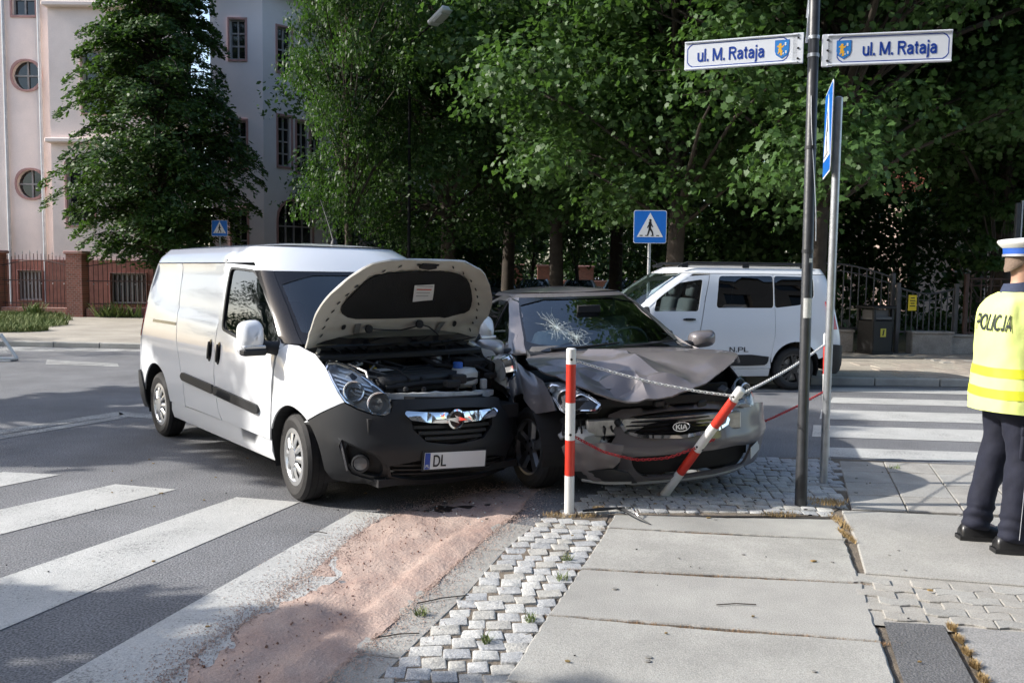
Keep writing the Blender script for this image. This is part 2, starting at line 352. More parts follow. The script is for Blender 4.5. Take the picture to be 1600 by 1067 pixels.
def paint_mat(name, base, wear):
    m = mat(name, base, .7, var=.12, vscale=1.7, bump=.45, bscale=140, speck=.14, sscale=130, world=True); nt = m.node_tree; b = nt.nodes['Principled BSDF']
    src = b.inputs['Base Color'].links[0].from_socket; g = nt.nodes.new('ShaderNodeNewGeometry'); n = nt.nodes.new('ShaderNodeTexNoise'); n.inputs['Scale'].default_value = 55; n.inputs['Detail'].default_value = 8; n.inputs['Roughness'].default_value = .8
    n4 = nt.nodes.new('ShaderNodeTexNoise'); n4.inputs['Scale'].default_value = 2.5; n4.inputs['Detail'].default_value = 4
    nt.links.new(g.outputs['Position'], n.inputs['Vector']); nt.links.new(g.outputs['Position'], n4.inputs['Vector'])
    ad = nt.nodes.new('ShaderNodeMath'); ad.operation = 'MULTIPLY_ADD'; ad.inputs[1].default_value = .35; nt.links.new(n4.outputs['Fac'], ad.inputs[0]); nt.links.new(n.outputs['Fac'], ad.inputs[2])
    rp = nt.nodes.new('ShaderNodeMapRange'); rp.inputs['From Min'].default_value = wear; rp.inputs['From Max'].default_value = wear+.1; nt.links.new(ad.outputs[0], rp.inputs['Value'])
    mx = nt.nodes.new('ShaderNodeMix'); mx.data_type = 'RGBA'; nt.links.new(rp.outputs[0], mx.inputs['Factor']); nt.links.new(src, mx.inputs['A']); mx.inputs['B'].default_value = (.16, .16, .155, 1)
    nt.links.new(mx.outputs['Result'], b.inputs['Base Color']); return m
PAINT = paint_mat('road_paint', (.44, .44, .42), .72)
PAINT2 = paint_mat('road_paint_worn', (.42, .42, .40), .62)
def sheet(name, poly, z, m, kind='structure', step=None, parent=None):
    if step:
        o = panel(name, poly, lambda u, v: (u, v, z), m, parent, step=step, thick=0, out=lambda p: (0, 0, 1))
    else:
        o = put(name, (lambda me: (me.from_pydata([(x, y, z) for x, y in poly], [], [tuple(range(len(poly)))]), me)[1])(bpy.data.meshes.new(name)), m, parent)
    if kind and not parent: o['kind'] = kind
    return o
sheet('road', [(-300, -60), (300, -60), (300, 500), (-300, 500)], 0, ASPH)
# crossing on the near street
for i, q in enumerate([[(-4.9, 5.55), (-4.6, 5.3), (-3.61, 6.95), (-4.11, 7.02)], [(-4.3, 4.55), (-3.9, 4.0), (-2.52, 6.52), (-3.04, 6.66)],
                       [(-3.3, 3.15), (-2.75, 2.7), (-1.51, 6.2), (-2.0, 6.32)], [(-2.05, 2.6), (-1.5, 2.6), (-.58, 5.85), (-1.08, 5.98)]]):
    sheet('crosswalk_stripe', q, .004, PAINT)
# the turning bay lines on the left
for q in [[(-6.6, 6.1), (-6.48, 6.02), (-4.4, 9.9), (-4.57, 10.12)], [(-6.3, 5.85), (-6.18, 5.77), (-4.28, 9.72), (-4.43, 9.82)], [(-4.57, 10.14), (-4.4, 9.78), (-2.9, 9.35), (-2.95, 9.5)]]:
    sheet('lane_line', q, .004, PAINT2)
for q in [[(-8.4, 15.8), (-8.0, 15.0), (-6.65, 14.8), (-6.9, 15.3)], [(-11.2, 18.3), (-10.2, 17.3), (-7.3, 17.6), (-7.6, 18.1)], [(-13.2, 17.2), (-12.4, 16.4), (-9.5, 16.7), (-10.0, 17.3)]]:
    sheet('lane_line', q, .004, PAINT2)
# crossing on the street to the right
for a, b, c, d in [((4.85, 13.2), (4.66, 12.74), (13.0, 12.0), (13.4, 12.5)), ((4.46, 12.1), (4.22, 11.55), (12.2, 10.75), (12.6, 11.3)), ((3.9, 10.95), (3.62, 10.22), (11.4, 9.45), (11.8, 10.15)),
                   ((3.40, 9.78), (3.14, 9.06), (10.7, 8.2), (11.0, 8.95)), ((3.04, 8.5), (2.9, 8.05), (10.2, 7.1), (10.4, 7.65))]:
    sheet('crosswalk_stripe', [a, b, c, d], .004, PAINT)
# near pavement: bed, flat kerb, granite setts, concrete slabs
OUT = [(-.96, 2.0), (-.75, 2.8), (-.53, 3.44), (-.39, 3.86), (-.21, 4.42), (-.02, 5.16), (.18, 5.71), (.33, 6.03), (.62, 6.5), (1.05, 7.1), (1.6, 7.6), (2.3, 7.94), (2.9, 7.98), (4.53, 7.64), (14, 6.5)]
INN = [(-.4, 2.0), (-.2, 2.8), (0, 3.45), (.16, 4.11), (.37, 4.78), (.6, 5.58), (.68, 5.93)]
pave = sheet('pavement', OUT+[(14, -8), (-3.5, -8)], .006, DIRT)
def edge_at(line, y):
    for (x0, y0), (x1, y1) in zip(line, line[1:]):
        if y0 <= y <= y1: return lerp(x0, x1, (y-y0)/(y1-y0))
    return line[0][0]
def flag(name, poly, m, z=.028, gap=.006, parent=pave, bev=.005, jit=.002):
    n = len(poly); cx = sum(p[0] for p in poly)/n; cy = sum(p[1] for p in poly)/n; q = []
    for x, y in poly:
        d = math.hypot(x-cx, y-cy); q.append((cx+(x-cx)*(1-gap/d), cy+(y-cy)*(1-gap/d)))
    return MB().prism(q, -.02, z+random.uniform(-jit, jit), bev=bev).build(name, m, parent)
ys = [2.0, 2.9, 3.72, 4.5, 5.2, 5.72]
kerb_w = .40
for a, b in zip(ys, ys[1:]):
    xa, xb = edge_at(OUT, a)-.02, edge_at(OUT, b)-.02; flag('kerb_slab', [(xa-kerb_w+.06, a-.02), (xa, a-.08), (xb, b-.08), (xb-kerb_w*(.9 if b < 5.5 else .55), b)], CONC2, .016)
sett_variants = []
def sett_mesh(i):
    rnd = random.Random(i); m = MB(); n = 8; vs = []
    rings = [(.5, -.5, 0), (.5, .40, 0), (.484, .47, 0), (.40, .5, 0)]
    base = []
    for sx, sy in ((1, 1), (-1, 1), (-1, -1), (1, -1)):
        jx, jy = rnd.uniform(-.13, .03), rnd.uniform(-.13, .03); q = rnd.uniform(.86, .95); pr = [(sx*(1+jx), sy*(q+jy)), (sx*(q+jx), sy*(1+jy))]
        base += pr if sx*sy > 0 else pr[::-1]
    for r, z, _ in rings: vs += [V(x*r, y*r, z+rnd.uniform(-.03, .03)) for x, y in base]
    vs.append(V(0, 0, .52)); fs = [(j*n+k, j*n+(k+1) % n, (j+1)*n+(k+1) % n, (j+1)*n+k) for j in range(3) for k in range(n)]+[(3*n+k, 3*n+(k+1) % n, 4*n) for k in range(n)]
    return m.add(vs, fs)
sett_variants = [sett_mesh(i).mesh('sett', 50) for i in range(6)]
gran_meshes = []
for me in sett_variants:
    for g in GRAN:
        c = me.copy(); c.materials.append(g); gran_meshes.append(c)
setts = []
y = 2.75; row = 0
while y < 5.86:
    x0, x1 = edge_at(OUT, y), edge_at(INN, y); nx = max(3, round((x1-x0)/.112)); dx = (x1-x0)/nx; sh = random.uniform(-.35, .35)
    cuts = [0]+sorted((k+random.uniform(-.22, .22))/nx for k in range(1, nx))+[1]
    for a, b in zip(cuts, cuts[1:]):
        xa, xb = lerp(x0, x1, a), lerp(x0, x1, b); setts.append(((xa+xb)/2, y-.30*((a+b)/2)*.3+random.uniform(-.006, .006), (xb-xa), .106*random.uniform(.93, 1.05), .12+random.uniform(-.07, .07)))
    y += .1085; row += 1
CORNER = [(.36, 6.0), (.62, 6.47), (1.05, 7.06), (1.6, 7.56), (2.3, 7.9), (2.96, 7.93), (2.95, 7.8), (2.42, 6.25), (2.22, 6.02), (1.89, 5.87), (1.32, 5.90), (.68, 5.95), (.33, 5.94)]
y = 5.99; row = 0
while y < 7.9:
    xs = []; x = .2+random.uniform(0, .1)
    while x < 3.1:
        wd = random.uniform(.085, .135); xs.append((x+wd/2, wd)); x += wd
    pts = [(a, y+.10*math.sin((a-.3)*1.25)-.02) for a, _ in xs]; ok = inpoly(pts, CORNER)
    for (p, (a, wd), k) in zip(pts, xs, ok):
        if k: setts.append((p[0], p[1]+random.uniform(-.006, .006), wd, .104, random.uniform(-.08, .08)+.12*math.cos((a-.3)*1.25)))
    y += .107; row += 1
setts.sort(key=lambda s: s[1]); rest = MB()
for i, (x, y, wx, wy, rz) in enumerate(setts):
    zt = .017+random.uniform(-.004, .006)
    if i < 300:
        o = put('sett', random.choice(gran_meshes), None, pave, (x, y, zt-.03), (random.uniform(-.05, .05), random.uniform(-.05, .05), rz)); o.scale = (wx*1.0, wy*1.0, .06)
    else:
        me = random.choice(sett_variants); M = Matrix.Translation((x, y, zt-.03)) @ Euler((random.uniform(-.05, .05), random.uniform(-.05, .05), rz)).to_matrix().to_4x4() @ Matrix.Diagonal((wx*1.0, wy*1.0, .06, 1))
        rest.add([M @ v.co for v in me.vertices], [tuple(p.vertices) for p in me.polygons])
if rest.v: rest.build('sett_field', GRAN[1], pave, 50)['kind'] = 'stuff'
SL = [(.69, 5.88), (.615, 5.575), (.38, 4.78), (.17, 4.11), (-.03, 3.42), (-.24, 2.7), (-.45, 2.0)]; SR = [(2.25, 5.83), (2.11, 5.37), (1.91, 4.6), (1.70, 3.84), (1.50, 3.10), (1.3, 2.35), (1.1, 1.6)]
sheet('sett_bed', [(x, y) for x, y in OUT[:12]]+[(2.9, 7.9), (2.42, 6.25), (2.2, 6.0), (1.3, 5.9)]+INN[::-1], .0115, DIRT, parent=pave, step=.3)
def rough_edge(q, amp=.004, step=.05):
    P = densify(q, step); return [(x+random.uniform(-amp, amp)*(2.2 if random.random() < .08 else 1), y+random.uniform(-amp, amp)*(2.2 if random.random() < .08 else 1)) for x, y in P]
CONCS = [CONC, mat('concrete_slab_warm', (.325, .317, .29), .88, var=.24, vscale=1.6, bump=.3, bscale=150, speck=.22, sscale=160, world=True), CONC2]
for i in range(6): flag('concrete_slab', rough_edge([SL[i], SR[i], SR[i+1], SL[i+1]]), CONCS[i % 3], gap=.02, bev=.007, jit=.004)
gm = MB(); gq = random.Random(2)
for _ in range(45):
    x, y = gq.uniform(-.1, 4.2), gq.uniform(3.2, 7.4); r_ = gq.uniform(.006, .016); gm.prism([(x+r_*math.cos(k*.9)*gq.uniform(.7, 1.2), y+r_*math.sin(k*.9)*gq.uniform(.7, 1.2)) for k in range(7)], .020, .0335)
tag(gm.build('gum_spots', mat('old_gum', (.21, .205, .19), .9)), 'old flattened gum spots dotted over the paving', 'gum', kind='stuff')
# flags between the corner and the right-hand street, parallel to the kerb
ex, ey = V(1, -.11, 0).normalized(), V(.30, .954, 0)
for r in range(4):
    for c in range(16):
        o = V(2.42, 6.12, 0)+ex*(.385*c)+ey*(.43*r); q = [o, o+ex*.385, o+ex*.385+ey*.43, o+ey*.43]
        flag('paving_flag', [(p.x, p.y) for p in q], SLAB3 if (r*7+c*3) % 5 else CONC2, gap=.007, jit=.003)
flag('concrete_slab', [(2.33, 6.08), (2.15, 5.36), (1.97, 4.76), (3.45, 4.44), (3.85, 5.88)], CONC2, gap=.01)
flag('concrete_slab', [(3.47, 4.44), (3.88, 5.87), (5.6, 5.66), (5.2, 4.08)], CONC2, gap=.01)
# interlocking pavers
sheet('paver_bed', [(1.93, 4.79), (4.6, 4.2), (4.3, 3.5), (1.72, 4.06)], .018, SLAB3, parent=pave)
pe, pf = V(1, -.205, 0).normalized(), V(-.28, -1, 0).normalized(); zig = lambda a: .020*(1-4*abs((a/.2) % 1-.5))
for r in range(6):
    for c in range(13):
        a0 = .03+.2*c+(.1 if r % 2 else 0)-(.1 if c == 0 else 0); aa = (a0, a0+.05, a0+.1, a0+.15, a0+.2); q = [(a, .1*r+zig(a)+.02) for a in aa]+[(a, .1*(r+1)+zig(a)+.02) for a in aa[::-1]]
        P = [V(1.95, 4.72, 0)+pe*a+pf*b_ for a, b_ in q]; flag('paver', [(p.x, p.y) for p in P], SLAB3 if (r+c*2) % 3 else CONC2, gap=.004, bev=.003)
sheet('asphalt_patch', [(1.79, 4.08), (2.06, 4.05), (1.60, 2.4), (1.3, 2.4)], .024, PATCH, step=.2, parent=pave)
sheet('asphalt_strip', [(2.10, 4.03), (3.4, 3.76), (2.9, 2.2), (1.68, 2.4)], .026, mat('old_asphalt', (.25, .245, .235), .9, var=.15, vscale=2, bump=.4, bscale=110, speck=.25, sscale=140, world=True), step=.3, parent=pave)
# sand strewn over the spill
SAND = mat('absorbent_sand', (.44, .34, .285), .95, var=.2, vscale=3.2, bump=.8, bscale=55, speck=.2, sscale=190, world=True, col2=(.32, .222, .185))
SP = [(-1.62, 2.5), (-1.42, 3.2), (-1.33, 3.76), (-1.20, 4.21), (-1.07, 4.78), (-.98, 5.38), (-.86, 5.78), (-.55, 6.2), (-.18, 6.62), (.2, 6.66), (.12, 6.3), (.08, 6.01), (-.06, 5.6), (-.28, 4.91), (-.42, 4.41), (-.55, 3.96), (-.68, 3.55), (-.85, 2.9), (-1.0, 2.4)]
SPa = np.array(densify(SP, .05))
def sand_h(u, v):
    d = math.sqrt(((SPa-np.array((u, v)))**2).sum(1).min()); n = noise.fractal(V(u*3.2, v*2.1, 1.3), 1, 2, 5); n2 = noise.fractal(V(u*14+v*5, v*4, 5.3), 1, 2, 4); n3 = noise.noise(V(u*2.2, v*1.6, 7.7))
    ridge = math.sin((u*math.cos(.32)-v*math.sin(.32))*19+n*3)*.006*max(0, .5+n3)
    return max(-.03, min(d*.055, .012)+.010*n+.007*n2+ridge-.0075+.008*n3)
o = panel('absorbent_sand', SP, lambda u, v: (u, v, .008+.015*max(0, min(1, (u-edge_at(OUT, v)+.44)/.05))+sand_h(u, v)), SAND, None, step=.028, thick=0, out=lambda p: (0, 0, 1), sharp=180)
tag(o, 'pinkish absorbent sand spread over the fluid spill on the road', 'sand', kind='stuff')
# thin dusting of the same sand round the heap: real grains, thinning outwards
gr_ = random.Random(8); dust = MB()
for _ in range(26000):
    i = gr_.randrange(len(SPa)); x, y = SPa[i]; d = abs(gr_.gauss(0, .13)); a = gr_.random()*6.283; x += math.cos(a)*d; y += math.sin(a)*d; s_ = gr_.uniform(.0022, .006); z = .007 if x < -.75+.3*(y-3.4) else .021; t_ = gr_.random()*3
    c_, q_ = math.cos(t_)*s_, math.sin(t_)*s_; dust.add([(x+c_, y+q_, z), (x-q_, y+c_, z), (x-c_, y-q_, z), (x, y, z+s_*.6)], [(0, 1, 3), (1, 2, 3), (2, 0, 3)])
me = bpy.data.meshes.new('sand_grains'); me.from_pydata(dust.v, [], dust.f); tag(put('sand_grains', me, SAND), 'loose sand grains thinning out around the strewn sand', 'sand', kind='stuff')
rs = random.Random(5); crumbs = MB()
for _ in range(420):
    t = rs.random(); i = int(t*9)+1; u = lerp(-1.35, -.5, rs.random()) if rs.random() < .5 else lerp(-1.1, -.2, rs.random()); v = rs.uniform(3.2, 6.4); u = lerp(-1.28, -.1, (v-3.2)/3.2*.62+rs.uniform(-.1, .38))
    s = rs.uniform(.002, .006)*(2 if rs.random() < .1 else 1); crumbs.box((u, v, .012+max(0, sand_h(u, v))), (s, s*rs.uniform(.6, 1.4), s*.8), (rs.random(), rs.random(), rs.random()*3))
tag(crumbs.build('sand_crumbs', mat('damp_sand', (.20, .11, .08), .9)), 'dark damp crumbs lying in the pink sand', 'sand', kind='stuff')
OIL = mat('spilled_fluid', (.035, .026, .022), .35, spec=.5)
def stain(poly, seed, z=.0165):
    def h(u, v):
        A = np.array(densify(poly, .04)); d = math.sqrt(((A-np.array((u, v)))**2).sum(1).min()); return z+min(d*.12, .012)*1.2-.012+.012*noise.fractal(V(u*7, v*7, seed), 1, 2, 4)
    o = panel('fluid_puddle', poly, lambda u, v: (u, v, h(u, v)), OIL, None, step=.025, thick=0, out=lambda p: (0, 0, 1), sharp=180); return tag(o, None, None, None, 'stuff')
stain([(-.70, 6.0), (-.55, 6.12), (-.35, 6.2), (-.12, 6.2), (-.2, 6.05), (-.45, 5.95)], 2.0, .0135)
stain([(-1.25, 3.5), (-1.2, 3.62), (-1.05, 3.66), (-1.05, 3.48)], 9.0, .012)
# far side of the right-hand street: kerb, paving, garden behind the railings
KERB = mat('kerb_stone', (.36, .35, .32), .85, var=.2, vscale=3, bump=.3, world=True)
sheet('far_pavement', [(1.9, 14.0), (2.6, 13.62), (30, 13.2), (30, 18.1), (4.5, 18.4), (4.3, 60), (2.3, 60), (1.0, 16)], .12, PAVEFAR)
for i in range(22):
    x = 2.6+i*1.0; tag(MB().box((x+.5, 13.56-.014*i, .06), (.985, .14, .125), (0, 0, -.0142), .012).build('kerb_stone', KERB), None, None, None, 'structure')
PV2 = mat('far_block', (.33, .29, .245), .9, var=.2, vscale=4, bump=.3, world=True)
fp = bpy.data.objects['far_pavement']
for r in range(5):
    for c in range(17):
        x, yv = 6.3+c*.36+(.18 if r % 2 else 0), 13.85+r*.44; MB().box((x, yv, .115), (.35, .43, .03), None, .006).build('paving_flag', PV2 if (c+r*2) % 3 else PAVEFAR, fp)
bmx = {}
for r in range(11):
    for c in range(18):
        x, yv = 8.0+c*.205+(.1 if r % 2 else 0), 16.1+r*.11*1.6
        key = (c*5+r*3) % 3
        if key not in bmx: bmx[key] = MB().box((0, 0, 0), (.198, .165, .02+.003*key), None, .005).mesh('block_paver')
        put('block_paver', bmx[key], PV2 if key else SLAB3, fp, (x, yv, .119))
sheet('garden_ground', [(4.6, 18.5), (40, 18.1), (60, 90), (4.6, 90)], .10, EARTH)
# far left: pavement in front of the pink building, road beyond between
sheet('left_pavement', [(-60, 18.6), (-10.9, 18.6), (-6.6, 18.2), (-6.0, 19.5), (-6.4, 30), (-3, 60), (-10, 60), (-12, 29), (-60, 31)], .10, PAVEFAR)
for i in range(12):
    x = -18.6+i*1.0; tag(MB().box((x+.5, 18.52 if x < -11 else 18.5-.08*(x+11), .05), (.985, .16, .115), (0, 0, 0 if x < -11 else -.08), .012).build('kerb_stone', KERB), None, None, None, 'structure')
sheet('front_garden', [(-60, 30), (-12.5, 28.4), (-6.8, 30.5), (-6.2, 60), (-60, 60)], .12, EARTH)
# grass tufts in joints and dry clippings, each a mass
def blades(name, label, spots, n, h, m, seed, cat='grass'):
    r = random.Random(seed); b = MB()
    for (x, y, sx, sy, z) in spots:
        for _ in range(n):
            a = r.random()*6.28; q = math.sqrt(r.random()); p = V(x+math.cos(a)*sx*q, y+math.sin(a)*sy*q, z); d = V(r.uniform(-1, 1), r.uniform(-1, 1), 0)*h*.7; t = V(-d.y, d.x, 0).normalized()*h*.05; hh = h*r.uniform(.4, 1)
            b.add([p-t, p+t, p+d*.5+V(0, 0, hh*.6)+t*.7, p+d*.5+V(0, 0, hh*.6)-t*.7, p+d+V(0, 0, hh)], [(0, 1, 2, 3), (3, 2, 4)])
    return tag(b.build(name, m), label, cat, kind='stuff')
GRASS = mat('grass', (.10, .16, .035), .8, var=.4, vscale=2, world=True, col2=(.17, .19, .06)); DRY = mat('dry_grass', (.46, .33, .15), .9, var=.4, vscale=30, world=True, col2=(.25, .17, .08))
blades('verge_grass', 'rough green grass on the verge by the left fence', [(-14.6, 26, 1.5, 1.0, .1), (-13.2, 23.6, 1.1, 1.2, .1), (-12.4, 21.6, .9, .7, .1), (-15.5, 28.0, 1.2, .3, .1)], 1500, .22, GRASS, 1)
blades('verge_weeds', 'tall weeds growing against the left fence pillar', [(-15.0, 27.4, .25, .2, .1), (-14.9, 27.5, .1, .1, .1), (-12.4, 28.0, .6, .15, .12), (-13.0, 28.0, .3, .1, .12)], 60, .55, GRASS, 2)
blades('pavement_tufts', 'small green tufts growing between the paving stones', [(.28, 4.62, .04, .04, .02), (.1, 4.05, .03, .03, .02), (.33, 4.93, .03, .02, .02), (-.42, 4.1, .03, .02, .02), (3.3, 7.45, .05, .04, .02), (8.4, 14.9, .5, .15, .12), (9.9, 15.2, .3, .1, .12), (-.1, 3.8, .02, .03, .02)], 40, .05, GRASS, 3)
blades('dry_clippings', 'straw coloured dried clippings around the dark pole and along the slab joints', [(2.26, 6.28, .2, .1, .03), (1.86, 5.93, .14, .05, .025), (2.2, 5.75, .03, .2, .025), (2.13, 5.45, .015, .15, .025), (.42, 5.86, .2, .05, .02), (.62, 6.02, .04, .03, .02), *[(2.075-.27*t, 4.0-1.05*t, .014, .03, .022) for t in np.linspace(0, 1, 9)], (2.3, 6.2, .1, .08, .04)], 260, .035, DRY, 4)
jb = [(.62+(2.11-.62)*t, 5.575-.205*t, .05, .012, .01) for t in np.linspace(0, .5, 9)]+[(.17+(1.7-.17)*t, 4.11-.27*t, .09, .008, .01) for t in np.linspace(0, 1, 16)]+[(.38+1.53*t, 4.78-.18*t, .09, .006, .01) for t in np.linspace(0, 1, 14)]
blades('joint_litter', 'brown dried plant litter filling the joints between the concrete slabs', jb, 90, .022, mat('joint_litter', (.2, .13, .07), .9, var=.4, vscale=30, world=True, col2=(.34, .2, .1)), 6)
# ---------------------------------------------------------------- pink corner building
PINK = mat('pink_render', (.80, .68, .63), .9, var=.13, vscale=.45, bump=.15, bscale=25, speck=.04, sscale=30, world=True)
PINK2 = mat('lilac_render', (.78, .71, .71), .9, var=.08, vscale=.4, bump=.15, bscale=25, world=True)  # wing render: the purple cast of its shade is put into the colour
CREAM = mat('rough_cream_render', (.68, .63, .56), .95, var=.12, vscale=1.2, bump=.9, bscale=14, speck=.2, sscale=22, world=True)
TRIM = mat('old_rose_trim', (.42, .24, .22), .85, var=.12, vscale=3, world=True)
PLINTH = mat('brick_plinth', (.27, .105, .08), .85, var=.25, vscale=4, bump=.3, world=True)
WFRAME = mat('window_frame_paint', (.30, .28, .27), .7, var=.2, vscale=5, world=True)
DARKGL = mat('dark_window_glass', (.012, .014, .016), .06, spec=.8)
ZINC = mat('zinc_pipe', (.42, .44, .46), .6, metal=.1, var=.15, vscale=4)
ROOF = mat('roof_tile', (.10, .05, .045), .9, var=.3, vscale=2, bump=.5, bscale=8)
bld = thing('corner_building', 'tall pink rendered building with round windows and brick plinth behind the left fence', 'building', (-14, 33, 0))
BO = V(-14, 33, 0)
def brick_mat():
    m = mat('brick', (.30, .12, .085), .85); nt = m.node_tree; b = nt.nodes['Principled BSDF']; t = nt.nodes.new('ShaderNodeTexCoord'); br = nt.nodes.new('ShaderNodeTexBrick'); mp = nt.nodes.new('ShaderNodeMapping'); mp.inputs['Rotation'].default_value = (R(90), 0, 0)
    br.inputs['Scale'].default_value = 3.6; br.inputs['Color1'].default_value = (.33, .12, .085, 1); br.inputs['Color2'].default_value = (.22, .085, .06, 1); br.inputs['Mortar'].default_value = (.34, .29, .25, 1); br.inputs['Mortar Size'].default_value = .018
    nt.links.new(t.outputs['Object'], mp.inputs[0]); nt.links.new(mp.outputs[0], br.inputs['Vector']); nt.links.new(br.outputs['Color'], b.inputs['Base Color']); return m
BRICK = brick_mat()
def wall(name, o, d, s0, s1, z0, z1, m, holes=(), thick=.35, par=None):
    o = Vector(o); d = Vector(d).normalized(); nrm = V(d.y, -d.x, 0)
    if nrm.y > 0: nrm = -nrm
    return panel(name, [(s0, z0), (s1, z0), (s1, z1), (s0, z1)], lambda s, z: o+d*s+V(0, 0, z)-BO, m, par or bld, holes=holes, step=1.5, thick=thick, out=lambda p: nrm, sharp=20)
def window(o, d, hole, par=None, mull=(1, 2), trim=.07, recess=.16, base=None):
    """frame, trim and panes in a wall opening given as an outline in (s, z)"""
    base = BO if base is None else base
    o = Vector(o); d = Vector(d).normalized(); nrm = V(d.y, -d.x, 0)
    if nrm.y > 0: nrm = -nrm
    f = lambda s, z, k=0: o+d*s+V(0, 0, z)+nrm*k-base
    cx = sum(p[0] for p in hole)/len(hole); cz = sum(p[1] for p in hole)/len(hole)
    big = [(cx+(s-cx)*(1+trim/max(.2, abs(s-cx)+.0)) if abs(s-cx) > .01 else s, cz+(z-cz)*(1+trim/max(.2, abs(z-cz)))) for s, z in hole]
    wo = panel('window', big, lambda s, z: f(s, z), TRIM, par or bld, holes=[hole], step=.5, thick=.05, out=lambda p: nrm, off=.05, sharp=30)
    s0, s1 = min(p[0] for p in hole), max(p[0] for p in hole); z0, z1 = min(p[1] for p in hole), max(p[1] for p in hole)
    panel('pane', hole, lambda s, z: f(s, z, -recess), DARKGL, wo, step=.6, thick=0, out=lambda p: nrm)
    b = MB(); ang = math.atan2(d.y, d.x)
    for i in range(mull[0]+2):
        if len(hole) > 6 and i in (0, mull[0]+1): continue
        s = lerp(s0+.03, s1-.03, i/(mull[0]+1)); zz = [p[1] for p in hole]; half = (z1-z0)/2
        top = z1
        if len(hole) > 6: top = cz+math.sqrt(max(0, 1-((s-cx)/((s1-s0)/2))**2))*(z1-cz)
        b.box(f(s, (z0+top)/2, -recess+.03), (.06, .05, top-z0), (0, 0, ang))
    for j in range(mull[1]+2):
        if len(hole) > 6 and j in (0, mull[1]+1): continue
        z = lerp(z0+.03, z1-.03, j/(mull[1]+1)); b.box(f(cx, z, -recess+.035), (s1-s0-.02, .05, .06), (0, 0, ang))
    if b.v: b.build('sash', WFRAME, wo)
    return wo
def circ(cx, cz, r, n=24): return [(cx+r*math.cos(2*math.pi*i/n), cz+r*math.sin(2*math.pi*i/n)) for i in range(n)]
def rect(a, b, c, d): return [(a, c), (b, c), (b, d), (a, d)]
def arch(a, b, z0, z1, n=10):
    r = (b-a)/2; k = min(r, (z1-z0)*.6); return [(a, z0), (b, z0)]+[((a+b)/2+r*math.cos(math.pi*i/n), z1-k+k*math.sin(math.pi*i/n)) for i in range(n+1)]
TOPZ = 17.
# stair wall with round windows (plane y = 33)
oA, dA = (-26, 33, 0), (1, 0, 0)
hA = [circ(8.0, 8.7, .52), circ(8.05, 4.75, .52), rect(7.55, 8.4, 10.85, 12.6), rect(2.5, 3.8, 3.4, 5.6), rect(2.5, 3.8, 7.4, 9.6), circ(8.0, 13.6, .5)]
wall('wall', oA, dA, 0, 9.5, 1.95, TOPZ, PINK, hA)
for h in hA: window(oA, dA, h, mull=(1, 1) if len(h) > 6 else (1, 2))
hP = [rect(7.55, 8.45, .45, 1.55)]
wall('plinth', (-26, 32.85, 0), dA, 0, 9.3, 0, 1.95, PLINTH, hP); window((-26, 32.85, 0), dA, hP[0], mull=(5, 0), trim=.02)
# bay, two faces, with ledges
oB, dB = (-16.65, 32.0, 0), (1, 0, 0)
hB = [rect(.55, 1.5, 3.2, 5.4), rect(2.6, 3.7, 3.2, 5.4), rect(1.2, 2.2, 7.2, 9.4), rect(3.0, 4.0, 7.2, 9.4)]
wall('bay_wall', oB, dB, 0, 4.95, 1.95, 10.9, PINK, hB)
for h in hB: window(oB, dB, h, mull=(1, 2))
wall('bay_wall', (-16.64, 33.4, 0), (0, -1, 0), 0, 1.33, 1.95, 10.9, PINK)
wall('attic_wall', (-16.65, 32.5, 0), dB, 0, 4.95, 10.9, TOPZ, CREAM)
hb = [rect(2.2, 3.5, .4, 1.5)]
wall('plinth', (-16.75, 31.85, 0), dB, 0, 5.75, 0, 1.95, PLINTH, hb); window((-16.75, 31.85, 0), dB, hb[0], mull=(6, 0), trim=.02)
for z in (10.95, 6.2): MB().box(V(-14.15, 32.1, z)-BO, (5.2, .75, .16), None, .03).build('ledge', PINK, bld)
# wing on the right with its oblique front
oC, dC = (-11.7, 34.4, 0), (1, 0.02, 0)
hC = [rect(.75, 1.35, 9.7, 11.2), rect(.75, 1.35, 5.6, 7.4), rect(.75, 1.35, 2.2, 4.0)]
wall('wing_wall', oC, dC, 0, 2.0, 0, 12.35, PINK2, hC)
for h in hC: window(oC, dC, h, mull=(1, 2))
oD, dD = (-9.7, 34.44, 0), (1, 1, 0)
hD = [rect(.62, 1.25, 9.4, 11.1), rect(.62, 1.2, 5.75, 7.7), rect(1.45, 2.0, 5.6, 7.6), rect(2.1, 2.6, 5.6, 7.6), arch(.6, 2.15, 1.4, 4.45), arch(3.3, 4.3, 1.2, 4.3), rect(3.4, 4.3, 5.7, 7.8), rect(3.4, 4.2, 9.4, 11.2)]
wall('wing_wall', oD, dD, 0, 4.75, 0, 12.35, PINK2, hD)
for h in hD: window(oD, dD, h, mull=(3, 2) if len(h) > 6 and h[1][0]-h[0][0] > 1.2 else (1, 3))
wall('wing_wall', (-6.34, 37.8, 0), (.3, 1, 0), 0, 10, 0, 12.35, PINK2)
MB().prism([(-12.2, 33.9), (-9.5, 33.9), (-5.8, 37.6), (-2.5, 48), (-12.2, 48)], 12.35, 12.6, Matrix.Translation(-BO)).build('eaves', TRIM, bld)
MB().add([V(*p)-BO for p in [(-12.4, 33.7, 12.62), (-9.4, 33.7, 12.62), (-5.5, 37.5, 12.62), (-2.2, 48, 12.62), (-12.4, 48, 12.62), (-10, 42, 17)]], [(0, 1, 5), (1, 2, 5), (2, 3, 5), (3, 4, 5), (4, 0, 5)]).build('roof', ROOF, bld)
for x, yy in ((-18.75, 32.9), (-17.45, 32.9)):
    MB().tube([V(x, yy, .3)-BO, V(x, yy, TOPZ)-BO], .06, 10).build('downpipe', ZINC, bld, 40)
